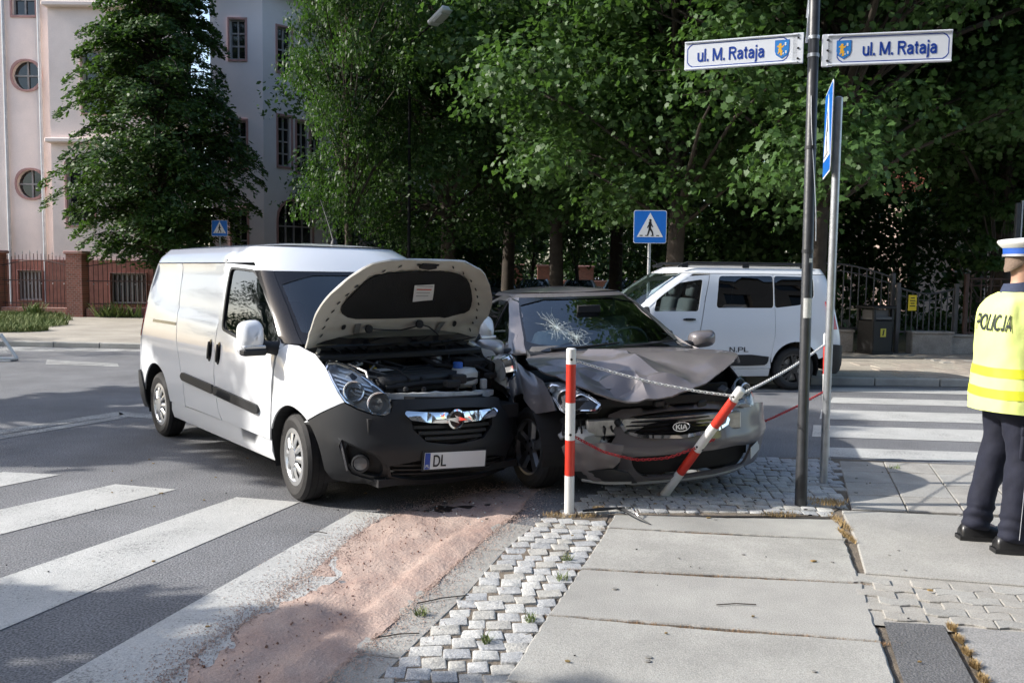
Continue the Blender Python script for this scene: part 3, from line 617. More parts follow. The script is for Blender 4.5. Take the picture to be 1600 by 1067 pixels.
MB().tube([V(-7.35, 36.6, .3)-BO, V(-7.35, 36.6, 12.3)-BO], .06, 8).build('downpipe', ZINC, bld, 40)
MB().box(V(-20, 33.6, 8.5)-BO, (12, .3, 17)).build('back_fill', PINK, bld)
# ---------------------------------------------------------------- fence on the left
IRON = mat('fence_iron', (.09, .05, .045), .6, metal=.3, var=.3, vscale=8)
SPEAR = mat('spear_tip', (.35, .34, .33), .5, metal=.5)
pil_me = MB().box((0, 0, 1.0), (.5, .5, 2.0)); pil_me = pil_me.mesh('pillar')
def pillar(x, y, label):
    t = thing('brick_pillar', label, 'pillar', (x, y, .1), group='brick pillars of the left fence'); put('shaft', pil_me, BRICK, t); MB().box((0, 0, 2.05), (.62, .62, .1), None, .03).build('cap', TRIM, t)
pillar(-13.98, 28.3, 'brick fence pillar nearest the rear of the white van'); pillar(-16.75, 28.5, 'brick fence pillar cut by the left edge of the photo')
picket = MB().tube([(0, 0, .12), (0, 0, 1.9)], .011, 6).mesh('picket'); tip = MB().lathe([(.002, 0), (.022, .03), (.002, .12)], (0, 0, 1.9), seg=6).mesh('spear_tip')
def fence_run(label, x0, y0, x1, y1, n, sag):
    t = thing('iron_fence', label, 'fence', (x0, y0, .1)); L = math.hypot(x1-x0, y1-y0); a = math.atan2(y1-y0, x1-x0); t.rotation_euler = (0, 0, a)
    b = MB().box((L/2, 0, .14), (L, .36, .30), None, .02); b.build('base_wall', BRICK, t)
    for z in (.42, 1.15): MB().box((L/2, 0, z), (L, .03, .035)).build('rail', IRON, t)
    arc = [V(L*i/12, 0, 1.62+sag*math.sin(math.pi*i/12)) for i in range(13)]; MB().tube(arc, .018, 6).build('top_rail', IRON, t, 40)
    for i in range(n):
        x = (i+.5)*L/n; p = put('picket', picket, IRON, t, (x, 0, 0)); p.scale.z = (1.0+sag*.5*math.sin(math.pi*x/L))*.97
        if i % 2: q = put('spear_tip', tip, SPEAR, p, (0, 0, 0))
        if i % 3 == 1: MB().lathe([(.006, -.03), (.03, 0), (.006, .03)], (x, 0, 1.05), seg=6).build('collar', SPEAR, t)
fence_run('iron railing fence with arched top left of the brick pillar', -16.5, 28.48, -14.25, 28.32, 18, .18)
fence_run('iron railing fence between brick pillar and the white van', -13.7, 28.3, -10.2, 29.2, 26, .18)
# ---------------------------------------------------------------- right-hand railings, low wall, bin
CWALL = mat('weathered_concrete', (.34, .31, .28), .9, var=.3, vscale=2.5, bump=.4, bscale=40, speck=.15, sscale=60, world=True)
RUST = mat('brown_iron', (.085, .05, .04), .7, metal=.2, var=.3, vscale=6)
GREYIRON = mat('grey_iron', (.10, .10, .105), .55, metal=.3, var=.2, vscale=6)
def lowwall(label, x0, x1, y, h):
    t = thing('low_wall', label, 'wall', ((x0+x1)/2, y, .12), (0, 0, -.01)); MB().box((0, 0, h/2), (x1-x0, .3, h), None, .015).build('block', CWALL, t); MB().box((0, 0, h+.025), (x1-x0+.03, .36, .05), None, .012).build('coping', CWALL, t)
lowwall('low concrete wall left of the black litter bin', 5.0, 7.05, 18.25, .42)
lowwall('pale low concrete wall section right of the black litter bin', 8.15, 8.98, 18.0, .42)
lowwall('darker low concrete wall section behind the police officer', 9.0, 14.5, 18.05, .36)
def railing(name, label, x0, x1, y, n, z0, ztop, m, arch_h=0, posts=True):
    t = thing(name, label, 'railing', (x0, y, .12)); L = x1-x0; top = lambda x: ztop+arch_h*math.sin(math.pi*x/L)
    bars = {}
    for i in range(n):
        x = (i+.5)*L/n; MB().tube([(x, 0, z0), (x, 0, top(x))], .012, 6).build('bar', m, t)
    MB().tube([V(L*i/14, 0, top(L*i/14)) for i in range(15)], .02, 6).build('top_rail', m, t, 40); MB().tube([V(L*i/14, 0, top(L*i/14)-.14) for i in range(15)], .012, 6).build('top_rail', m, t, 40)
    MB().box((L/2, 0, z0+.04), (L, .03, .04)).build('bottom_rail', m, t)
    if posts:
        for x in (0, L): MB().box((x, 0, ztop/2+.05), (.08, .08, ztop+.1), None, .01).build('post', m, t)
    return t
railing('iron_railing', 'dark iron railing with arched top behind the white estate van', 5.2, 7.9, 18.3, 17, .45, 1.55, GREYIRON, .28)
g = railing('garden_gate', 'iron garden gate with dipped top carrying a yellow notice', 7.95, 9.15, 18.15, 10, .40, 1.35, GREYIRON, -.12)
railing('iron_railing', 'brown iron railing behind the police officer', 9.3, 14.5, 18.05, 26, .4, 1.55, RUST, .0)
NOT = mat('yellow_notice', (.80, .62, .03), .6); nb = thing('yellow_notice', 'small yellow notice hanging on the garden gate', 'notice', (8.23, 18.1, .98)); MB().box((0, 0, .18), (.17, .012, .32), None, .004).build('board', NOT, nb)
for k in range(4): MB().box((0, -.0085, .28-.055*k), (.11 if k % 2 else .08, .003, .02)).build('printed_line', mat('print_black', (.02, .02, .02), .6), nb)
BINM = mat('black_bin_metal', (.014, .014, .015), .5, spec=.3)
bn = thing('litter_bin', 'black square metal litter bin by the railings', 'litter bin', (7.42, 17.95, .12), (0, 0, .35))
MB().box((0, 0, .36), (.50, .46, .66), None, .02).build('body', BINM, bn); MB().box((0, 0, .95), (.58, .54, .06), None, .02).build('lid', BINM, bn); MB().box((0, 0, .03), (.54, .50, .06), None, .01).build('foot', BINM, bn)
for sx in (-1, 1):
    for sy in (-1, 1): MB().box((sx*.23, sy*.21, .80), (.05, .05, .26)).build('corner_post', BINM, bn)
MB().box((0, -.235, .73), (.40, .012, .05)).build('lip', GREYIRON, bn); MB().box((0, -.236, .44), (.14, .006, .17)).build('sticker', mat('bin_sticker', (.55, .50, .05), .5), bn); MB().box((0, -.241, .44), (.03, .005, .12), (0, .2, 0)).build('pictogram', BINM, bn)
MB().box((0, 0, .8), (.36, .34, .2)).build('liner', mat('bin_liner', (.10, .10, .10), .7), bn)
# ---------------------------------------------------------------- house behind the garden on the right, and a brick garden wall down the street
HX0 = 7.
hs = thing('garden_house', 'pale rendered house with red roof seen between the trees behind the railings', 'house', (23, 42, 0)); HB = V(16, 42, 0)
HW = mat('house_render', (.58, .45, .38), .9, var=.1, vscale=.6, world=True)
def hwall(o, d, s1, z1, holes):
    nrm = V(d[1], -d[0], 0)
    if nrm.y > 0: nrm = -nrm
    panel('wall', rect(0, s1, 0, z1), lambda s, z: Vector(o)+Vector(d)*s+V(0, 0, z)-HB, HW, hs, holes=holes, step=2, thick=.3, out=lambda p: nrm, sharp=20)
    for h in holes: window(o, d, h, hs, mull=(1, 1), trim=.1, base=HB)
hwall((11, 40, 0), (1, 0, 0), 16, 5.6, [rect(2, 3.2, 1.2, 2.8), rect(5, 6.2, 1.2, 2.8), rect(8, 9.2, 1.2, 2.8), rect(11, 12.2, 1.2, 2.8), rect(3.5, 4.7, 3.8, 5.1), rect(7, 8.2, 3.8, 5.1)])
hwall((11, 50, 0), (0, -1, 0), 10, 5.6, [])
MB().add([V(*p)-HB for p in [(10.5, 39.5, 5.5), (27.5, 39.5, 5.5), (27.5, 50, 5.5), (10.5, 50, 5.5), (10.5, 44.7, 9.5), (27.5, 44.7, 9.5)]], [(0, 1, 5, 4), (2, 3, 4, 5), (0, 4, 3), (1, 2, 5)]).build('roof', mat('red_roof', (.28, .09, .06), .9, var=.25, vscale=2, world=True), hs)
for i, (px_, Y) in enumerate([(0.1, 52), (-1.1, 50), (-2.4, 48), (2.0, 54), (4.6, 56)]):
    t = thing('brick_gate_pillar', ['brick gate pillar just right of the raised bonnet far down the street', 'brick gate pillar second from the raised bonnet down the street', 'brick gate pillar partly behind the raised bonnet down the street', 'brick gate pillar behind the parked white car', 'brick gate pillar right of the thin sunlit trunk'][i], 'pillar', (px_, Y, .1), group='brick gate pillars down the street')
    MB().box((0, 0, 1.0), (1.0, .6, 2.0)).build('shaft', BRICK, t); MB().box((0, 0, 2.06), (1.15, .75, .12), None, .03).build('cap', TRIM, t)
bw = thing('brick_garden_wall', 'low brick garden wall at the far end of the street', 'wall', (0, 58, 0)); MB().box((0, 0, .6), (30, .3, 1.2)).build('masonry', BRICK, bw); MB().box((0, 0, 1.24), (30, .4, .08)).build('coping', TRIM, bw)
# ---------------------------------------------------------------- unseen house block added behind the camera: cuts sky light on facing fronts
tn = thing('tenement_house', 'dark rendered tenement standing behind the viewpoint', 'building', (7, -9, 0)); TB = V(7, -9, 0); TNW = mat('tenement_render', (.20, .175, .15), .9, var=.15, vscale=.5, world=True)
th = [rect(1.5+3*i, 2.7+3*i, 1.2+3.4*j, 3.1+3.4*j) for i in range(9) for j in range(4)]
panel('wall', rect(0, 29, 0, 14.5), lambda s, z: V(-8+s, -5.5, z)-TB, TNW, tn, holes=th, step=3, thick=.3, out=lambda p: (0, 1, 0), sharp=20)
for h in th:
    panel('window', h, lambda s, z: V(-8+s, -5.75, z)-TB, DARKGL, tn, step=2, thick=0, out=lambda p: (0, 1, 0))
MB().box(V(6.5, -10.9, 7.25)-TB, (29, 10, 14.4)).build('house_body', TNW, tn); MB().add([V(*p)-TB for p in [(-8.4, -5.0, 14.5), (21.4, -5.0, 14.5), (21.4, -16, 14.5), (-8.4, -16, 14.5), (-4, -10.5, 18), (17, -10.5, 18)]], [(0, 1, 5, 4), (1, 2, 5), (2, 3, 4, 5), (3, 0, 4)]).build('roof', ROOF, tn)
# ---------------------------------------------------------------- trees
def leaf_mat(name, c1, c2, tr):
    m = bpy.data.materials.new(name); m.use_nodes = True; nt = m.node_tree; nt.nodes.clear(); N = nt.nodes.new; L = nt.links.new
    o = N('ShaderNodeOutputMaterial'); g = N('ShaderNodeNewGeometry'); mx = N('ShaderNodeMix'); mx.data_type = 'RGBA'; mx.inputs['A'].default_value = (*c1, 1); mx.inputs['B'].default_value = (*c2, 1)
    L(g.outputs['Random Per Island'], mx.inputs['Factor']); p = N('ShaderNodeBsdfPrincipled'); p.inputs['Roughness'].default_value = .5; p.inputs['Specular IOR Level'].default_value = .28; L(mx.outputs['Result'], p.inputs['Base Color'])
    t = N('ShaderNodeBsdfTranslucent'); t.inputs[0].default_value = (*tr, 1); ms = N('ShaderNodeMixShader'); ms.inputs[0].default_value = .30; L(p.outputs[0], ms.inputs[1]); L(t.outputs[0], ms.inputs[2]); L(ms.outputs[0], o.inputs[0]); return m
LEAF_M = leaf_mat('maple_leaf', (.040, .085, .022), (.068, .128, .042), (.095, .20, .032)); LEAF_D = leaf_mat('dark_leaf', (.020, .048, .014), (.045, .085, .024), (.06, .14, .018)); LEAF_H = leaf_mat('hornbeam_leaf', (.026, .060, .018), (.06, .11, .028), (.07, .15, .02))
BARK = mat('bark', (.05, .04, .031), .95, var=.35, vscale=6, bump=.9, bscale=25)
MAPLE = [(0, -.45), (.42, -.28), (.36, .02), (.44, .26), (.18, .26), (0, .55), (-.18, .26), (-.44, .26), (-.36, .02), (-.42, -.28)]
OVAL = [(0, -.5), (.26, -.1), (.2, .25), (0, .5), (-.2, .25), (-.26, -.1)]
DIAM = [(0, -.5), (.34, 0), (0, .5), (-.34, 0)]
def leaf_cloud(name, pos, nrm, size, shape, rng, fold=.18):
    """one mesh of many leaves: positions, facing directions and sizes as arrays"""
    n = len(pos); k = len(shape); sh = np.array([(x, y, -fold*abs(x)*2+(-.12*y*y)) for x, y in shape])
    nrm = nrm/np.linalg.norm(nrm, axis=1, keepdims=True); r = rng.normal(size=(n, 3)); a = np.cross(nrm, r); a /= np.linalg.norm(a, axis=1, keepdims=True)+1e-9; b = np.cross(nrm, a)
    P = pos[:, None, :]+size[:, None, None]*(sh[None, :, 0:1]*a[:, None, :]+sh[None, :, 1:2]*b[:, None, :]+sh[None, :, 2:3]*nrm[:, None, :])
    me = bpy.data.meshes.new(name); me.vertices.add(n*k); me.vertices.foreach_set('co', P.ravel()); me.loops.add(n*k); me.loops.foreach_set('vertex_index', np.arange(n*k)); me.polygons.add(n); me.polygons.foreach_set('loop_start', np.arange(n)*k); me.update(calc_edges=True); me.validate(); return me
def make_tree(name, h, z0, rad, seed, nclump, nleaf, lsize, shape, tr=.17, droop=.3, lean=(0, 0), egg=1.0, fork=.38):
    """trunk with limbs reaching every clump of leaves; returns (trunk mesh, crown mesh)"""
    rnd = random.Random(seed); rng = np.random.default_rng(seed); b = MB(); top = V(lean[0], lean[1], h*.86)
    tp = [V(0, 0, -.1), V(.03, .02, .4), V(lean[0]*.15+rnd.uniform(-.1, .1), lean[1]*.15, h*.25), V(lean[0]*.5+rnd.uniform(-.2, .2), lean[1]*.5+rnd.uniform(-.2, .2), h*.5), top]
    b.tube(tp, [tr*1.35, tr, tr*.85, tr*.55, tr*.1], 10)
    zc = (z0+h)/2; zr = (h-z0)/2; C = []
    for i in range(nclump):
        for _ in range(30):
            d = V(rnd.gauss(0, 1), rnd.gauss(0, 1), rnd.gauss(0, 1)).normalized(); q = rnd.random()**.38
            p = V(d.x*rad*q, d.y*rad*q, zc+d.z*zr*q); k = 1-max(0, (p.z-zc)/zr)**2*.45*egg
            if math.hypot(p.x, p.y) < rad*k+.01: break
        p += V(lean[0], lean[1], 0)*((p.z-z0)/(h-z0)); C.append((p, rnd.uniform(.55, 1.05)*rad*.27))
    limbs = []
    for j, (c, r) in enumerate(C):
        if j % 2 == 0 or j < 14:
            t = min(max((c.z-1.2)/h*.75, .22), .8); s = Vector(tp[2]).lerp(tp[3], (t-.25)/.25) if t < .5 else Vector(tp[3]).lerp(top, (t-.5)/.5)
            mid = s.lerp(c, .5)+V(rnd.uniform(-.2, .2), rnd.uniform(-.2, .2), rnd.uniform(.1, .5)); r0 = tr*(.42 if j < 8 else .25)
            b.tube([s, mid, c], [r0, r0*.6, r0*.2], 6, cap=False); limbs.append((mid, c))
            for _ in range(2):
                e = c+V(rnd.gauss(0, 1), rnd.gauss(0, 1), rnd.gauss(0, .6))*r*.7; b.tube([mid.lerp(c, .6), e], [r0*.3, r0*.08], 4, cap=False)
    per = np.array([r**2 for _, r in C]); per = (per/per.sum()*nleaf).astype(int); P = []; Nn = []
    for (c, r), n in zip(C, per):
        d = rng.normal(size=(n, 3)); d /= np.linalg.norm(d, axis=1, keepdims=True); q = rng.random(n)**.45
        q *= 1+.25*np.sin(d[:, 0]*5+c.x*3)*np.cos(d[:, 2]*6+c.y); pos = d*(q*r)[:, None]*np.array([1.15, 1.15, .72]); pos[:, 2] -= droop*r*(pos[:, 0]**2+pos[:, 1]**2)/r**2
        P.append(pos+np.array(c)); nn = d*.55+rng.normal(size=(n, 3))*.45; nn[:, 2] += .55; Nn.append(nn)
    P = np.concatenate(P); Nn = np.concatenate(Nn); return b.mesh('trunk', 60), leaf_cloud('crown', P, Nn, lsize*(.65+.6*rng.random(len(P))), shape, rng)
def hornbeam(h, z0, rad, seed, nb, per, lsize):
    rnd = random.Random(seed); rng = np.random.default_rng(seed); b = MB(); b.tube([(0, 0, -.1), (0, 0, h*.4), (.1, 0, h)], [.2, .13, .02], 8); P = []; Nn = []
    for i in range(nb):
        t = rnd.random()**.85; z = z0+.3+t*(h-z0-.2); R_ = rad*(min(1, .55+t*2.2) if t < .22 else 1)*(1-max(0, t-.22)/.78)**.62*rnd.uniform(.72, 1.12); a = rnd.random()*6.283; d = V(math.cos(a), math.sin(a), 0); up = rnd.uniform(.0, .28); s = V(0, 0, max(.5, z-R_*.3)); pts = []
        for k in range(7):
            q = k/6; pts.append(s+d*R_*q+V(0, 0, R_*(.3+up)*math.sin(q*1.9)-R_*.30*q**3))
        b.tube(pts, [.035*(1-k/7)+.005 for k in range(7)], 4, cap=False)
        n = int(per*R_/rad); q = np.sqrt(rng.random(n))*.92+.08; idx = np.minimum((q*6).astype(int), 5); A = np.array([tuple(p) for p in pts]); pos = A[idx]+(A[idx+1]-A[idx])*(q*6-idx)[:, None]
        wdt = (.10+.34*np.sin(np.clip(q, 0, 1)*2.7))*R_*.55; side = np.array((-d.y, d.x, 0)); off = rng.normal(size=n)*.5; pos = pos+side*(off*wdt)[:, None]; pos[:, 2] += rng.normal(size=n)*.07-np.abs(off)*wdt*.3
        P.append(pos); nn = rng.normal(size=(n, 3))*.4; nn[:, 2] += .9; nn += np.array(d)*.45; Nn.append(nn)
    P = np.concatenate(P); Nn = np.concatenate(Nn); return b.mesh('trunk', 60), leaf_cloud('crown', P, Nn, lsize*(.6+.7*rng.random(len(P))), OVAL, rng)
def plant(name, label, cat, meshes, lm, loc, rz=0, sc=1, group=None):
    t = thing(name, label, cat, loc, (0, 0, rz), group); t.scale = sc if isinstance(sc, tuple) else (sc, sc, sc); put('trunk', meshes[0], BARK, t); o = put('crown', meshes[1], None, t);
    if not meshes[1].materials: meshes[1].materials.append(lm)
    o['kind'] = 'stuff'; return t
HB1 = hornbeam(13.5, 1.55, 3.35, 11, 400, 360, .15)
MA = make_tree('maple', 11.5, 3.0, 4.6, 21, 92, 46000, .135, MAPLE, .2, .35)
MB_ = make_tree('maple', 13, 2.5, 4.8, 22, 104, 50000, .135, MAPLE, .24, .4, lean=(-.5, -.4))
LA = make_tree('lime', 14, 2.3, 4.3, 31, 100, 42000, .155, OVAL, .22, .25)
LB = make_tree('lime', 15, 2.0, 4.8, 32, 106, 44000, .16, OVAL, .26, .3, lean=(.4, .2))
plant('hornbeam_tree', 'dense conical tree with drooping sprays before the pink building', 'tree', HB1, LEAF_H, (-11.6, 28.9, .1), .4)
G1 = 'leafy trees lining the streets'
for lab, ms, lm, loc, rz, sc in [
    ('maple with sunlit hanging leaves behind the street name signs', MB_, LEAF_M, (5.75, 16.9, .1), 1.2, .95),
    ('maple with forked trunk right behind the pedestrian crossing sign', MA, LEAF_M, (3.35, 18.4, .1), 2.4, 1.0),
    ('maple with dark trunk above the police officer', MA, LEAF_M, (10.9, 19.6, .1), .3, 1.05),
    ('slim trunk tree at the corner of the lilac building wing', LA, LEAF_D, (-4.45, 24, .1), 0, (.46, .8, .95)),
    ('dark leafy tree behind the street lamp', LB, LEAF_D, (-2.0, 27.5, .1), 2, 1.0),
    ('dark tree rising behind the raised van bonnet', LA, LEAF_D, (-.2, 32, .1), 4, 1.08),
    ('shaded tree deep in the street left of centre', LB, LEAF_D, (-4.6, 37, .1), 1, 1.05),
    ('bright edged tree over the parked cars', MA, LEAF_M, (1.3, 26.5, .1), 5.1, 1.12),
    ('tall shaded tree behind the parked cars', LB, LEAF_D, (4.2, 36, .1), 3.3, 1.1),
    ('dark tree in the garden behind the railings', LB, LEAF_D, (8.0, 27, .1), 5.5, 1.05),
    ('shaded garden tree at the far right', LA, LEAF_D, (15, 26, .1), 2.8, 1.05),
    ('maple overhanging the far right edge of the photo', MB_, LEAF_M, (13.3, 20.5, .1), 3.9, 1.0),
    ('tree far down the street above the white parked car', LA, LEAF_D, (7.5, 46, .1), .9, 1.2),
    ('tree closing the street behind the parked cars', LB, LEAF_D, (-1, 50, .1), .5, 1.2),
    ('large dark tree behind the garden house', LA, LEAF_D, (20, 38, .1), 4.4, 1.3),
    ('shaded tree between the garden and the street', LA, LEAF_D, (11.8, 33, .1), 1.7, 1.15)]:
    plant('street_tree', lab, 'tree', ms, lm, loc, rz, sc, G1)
# two trees on the pavement outside the left edge of the frame: their shade falls on the van's flank and the crossing
SH = make_tree('lime', 10.5, 3.6, 2.7, 41, 48, 20000, .28, OVAL, .16, .2)
plant('street_tree', 'tree beyond the left edge shading the flank of the white van', 'tree', SH, LEAF_D, (-12.2, 9.9, .0), 0, 1.0, G1)
SH2 = make_tree('lime', 9.5, 2.6, 2.5, 42, 46, 15000, .30, OVAL, .16, .2)
plant('street_tree', 'tree beyond the left edge shading the near end of the crossing', 'tree', SH2, LEAF_D, (-8.0, 2.8, .0), 1, .58, G1)
for i, y in enumerate((-9, -2.5, 4, 10.5, 17)): plant('street_tree', ['southernmost low tree beyond the left edge', 'low tree beyond the left edge level with the sand', 'low tree beyond the left edge level with the van', 'low tree beyond the left edge behind the van', 'northernmost low tree beyond the left edge'][i], 'tree', LB, LEAF_D, (-23-i % 2*1.5, y, .1), i*1.3, (.72, .72, .60), G1)  # unseen trees added to darken what the van's flank and glass reflect
# thin sapling, shrubs, and the mass of greenery closing the view
SAP = make_tree('sapling', 5, 2.0, 1.3, 51, 16, 2200, .16, MAPLE, .07, .3)
plant('young_tree', 'thin young tree with sunlit trunk behind the parked white car', 'tree', SAP, LEAF_M, (3.1, 42, .1), 0, 1.5)
plant('young_tree', 'young light green tree beside the brick gate pillars', 'tree', SAP, LEAF_M, (1.0, 47, .1), 2, 1.25)
plant('young_tree', 'drooping young tree by the dark pole behind the police officer', 'tree', SAP, LEAF_M, (10.2, 18.9, .1), 1, .8)
rng = np.random.default_rng(3)
def woods(name, label, n, x0, x1, y0, y1, z0, z1, size, seed, lm):
    rng = np.random.default_rng(seed); c = np.stack([rng.uniform(x0, x1, 90), rng.uniform(y0, y1, 90), rng.uniform(z0, z1, 90)], 1); i = rng.integers(0, 90, n); d = rng.normal(size=(n, 3)); d /= np.linalg.norm(d, axis=1, keepdims=True)
    p = c[i]+d*(rng.random(n)**.4)[:, None]*np.array([(x1-x0)/11+1, 1.6, 1.7]); p[:, 2] = np.maximum(p[:, 2], .2); nn = d*.6+rng.normal(size=(n, 3))*.4; nn[:, 2] += .4
    me = leaf_cloud(name, p, nn, size*(.6+.8*rng.random(n)), OVAL, rng); me.materials.append(lm); return tag(put(name, me, None), label, 'trees', kind='stuff')
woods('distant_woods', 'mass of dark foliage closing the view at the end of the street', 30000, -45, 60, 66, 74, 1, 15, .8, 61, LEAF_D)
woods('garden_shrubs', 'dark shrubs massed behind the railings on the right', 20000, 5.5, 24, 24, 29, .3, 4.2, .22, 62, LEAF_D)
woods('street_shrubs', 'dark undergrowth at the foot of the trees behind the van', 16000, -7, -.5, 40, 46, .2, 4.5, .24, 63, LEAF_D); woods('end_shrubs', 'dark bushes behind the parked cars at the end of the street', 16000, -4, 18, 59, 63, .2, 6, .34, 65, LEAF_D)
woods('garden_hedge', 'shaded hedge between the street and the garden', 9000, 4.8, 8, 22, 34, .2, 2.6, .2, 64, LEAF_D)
# ---------------------------------------------------------------- vehicles
WHITE = mat('white_car_paint', (.74, .76, .78), .32, coat=.8, spec=.5)
TAUPE = mat('taupe_car_paint', (.140, .127, .130), .38, metal=.10, spec=.4, coat=.6, var=.04, vscale=300)
BLKPL = mat('black_plastic', (.019, .020, .022), .5, spec=.35, bump=.08, bscale=400)
BLKGL = mat('gloss_black', (.008, .008, .010), .14, spec=.35)
DARK = mat('dark_void', (.012, .012, .013), .8)
RUBBER = mat('tyre_rubber', (.022, .021, .021), .75, var=.25, vscale=12, bump=.2, bscale=80)
CHROME = mat('chrome', (.82, .83, .84), .07, metal=1.)
SILVER = mat('silver_wheel', (.55, .56, .57), .32, metal=.75)
GREYRIM = mat('grey_alloy', (.28, .28, .285), .35, metal=.7)
DARKRIM = mat('dark_alloy', (.05, .05, .052), .35, metal=.6)
PRIMER = mat('bonnet_inner_primer', (.50, .48, .42), .5, coat=.2, var=.06, vscale=5)
PAD = mat('insulation_pad', (.009, .009, .009), .95, bump=.6, bscale=90)
RAWMET = mat('bare_metal', (.45, .45, .44), .4, metal=.8, var=.3, vscale=12)
ALU = mat('engine_aluminium', (.30, .30, .30), .5, metal=.7, var=.3, vscale=20)
SEAT = mat('seat_cloth', (.15, .155, .16), .9); DASH = mat('dashboard', (.06, .06, .063), .7); LIGHTGREY = mat('light_grey_plastic', (.42, .43, .43), .6)
WIND = glass('windscreen_glass', (.74, .84, .84), .05); SIDEG = glass('side_glass', (.34, .40, .41), .02); TINT = glass('tinted_glass', (.02, .022, .025), .05); LENS = glass('lamp_lens', (.95, .97, .98), .0)
REDL = mat('red_lamp', (.45, .012, .012), .15, coat=1); AMBER = mat('amber_lamp', (.75, .28, .02), .2, coat=1); REFL = mat('lamp_reflector', (.80, .82, .83), .16, metal=.6); LAMPGREY = mat('lamp_housing', (.66, .68, .69), .2, metal=.25)
WHITEPL = mat('white_plate', (.72, .73, .72), .4); BLUEPL = mat('plate_blue', (.01, .05, .32), .4); INK = mat('black_ink', (.012, .012, .014), .5); TANK = mat('white_tank', (.55, .56, .54), .5); BLUECAP = mat('blue_cap', (.03, .13, .5), .5)
def side_y(b, x, z):
    xf, lf, w, xr, lr = b.xf(z), b.lf(z), b.w(z), b.xr(z), b.lr(z); xa, xb = xf-lf, xr+lr
    if x > xa: c = min(1, (x-xa)/lf)**(b.n/2); return w*math.sqrt(max(0, 1-c*c))**(2/b.m)
    if x < xb: s = min(1, (xb-x)/lr)**(b.nr/2); return w*math.sqrt(max(0, 1-s*s))**(2/b.nr)
    return w
def front_x(b, y, z):
    w = b.w(z); s = min(1, abs(y)/w)**(b.m/2); return b.xf(z)-b.lf(z)+b.lf(z)*math.sqrt(max(0, 1-s*s))**(2/b.n)
def uxf(b, x, z):
    """u at a given x on the front corner or the side"""
    xa = b.xf(z)-b.lf(z); xb = b.xr(z)+b.lr(z)
    if x > xa: return math.acos(min(1, ((x-xa)/b.lf(z)))**(b.n/2))*2/math.pi*b.a
    return b.a+(xa-x)/(xa-xb)*(b.b-b.a)
class Car:
    def __init__(s, root, body, warp=None): s.o = root; s.b = body; s.warp = warp or (lambda p: p)
    def out(s, p): return Vector((0 if -2.6 < p[0] < -.2 else (p[0]+1.3)*.9, p[1]*1.2, max(0, p[2]-1.0)*.9+.05))
    def side(s, name, poly, m, sg, par=None, warp=None, **k):
        wf = warp or s.warp
        return panel(name, poly, lambda x, z: wf((x, sg*side_y(s.b, x, z), z)), m, par or s.o, out=s.out, **k)
    def chart(s, name, poly, m, sg=1, par=None, warp=None, **k):
        wf = warp or s.warp
        return panel(name, poly, lambda u, z: wf(s.b.P(sg*u, z)), m, par or s.o, out=s.out, **k)
    def front(s, name, poly, m, par=None, warp=None, **k):
        wf = warp or s.warp
        return panel(name, poly, lambda y, z: wf((front_x(s.b, y, z), y, z)), m, par or s.o, out=lambda p: (1, 0, .1), **k)
def arc_pts(cx, cz, r, a0, a1, n=14): return [(cx+r*math.cos(R(lerp(a0, a1, i/n))), cz+r*math.sin(R(lerp(a0, a1, i/n)))) for i in range(n+1)]
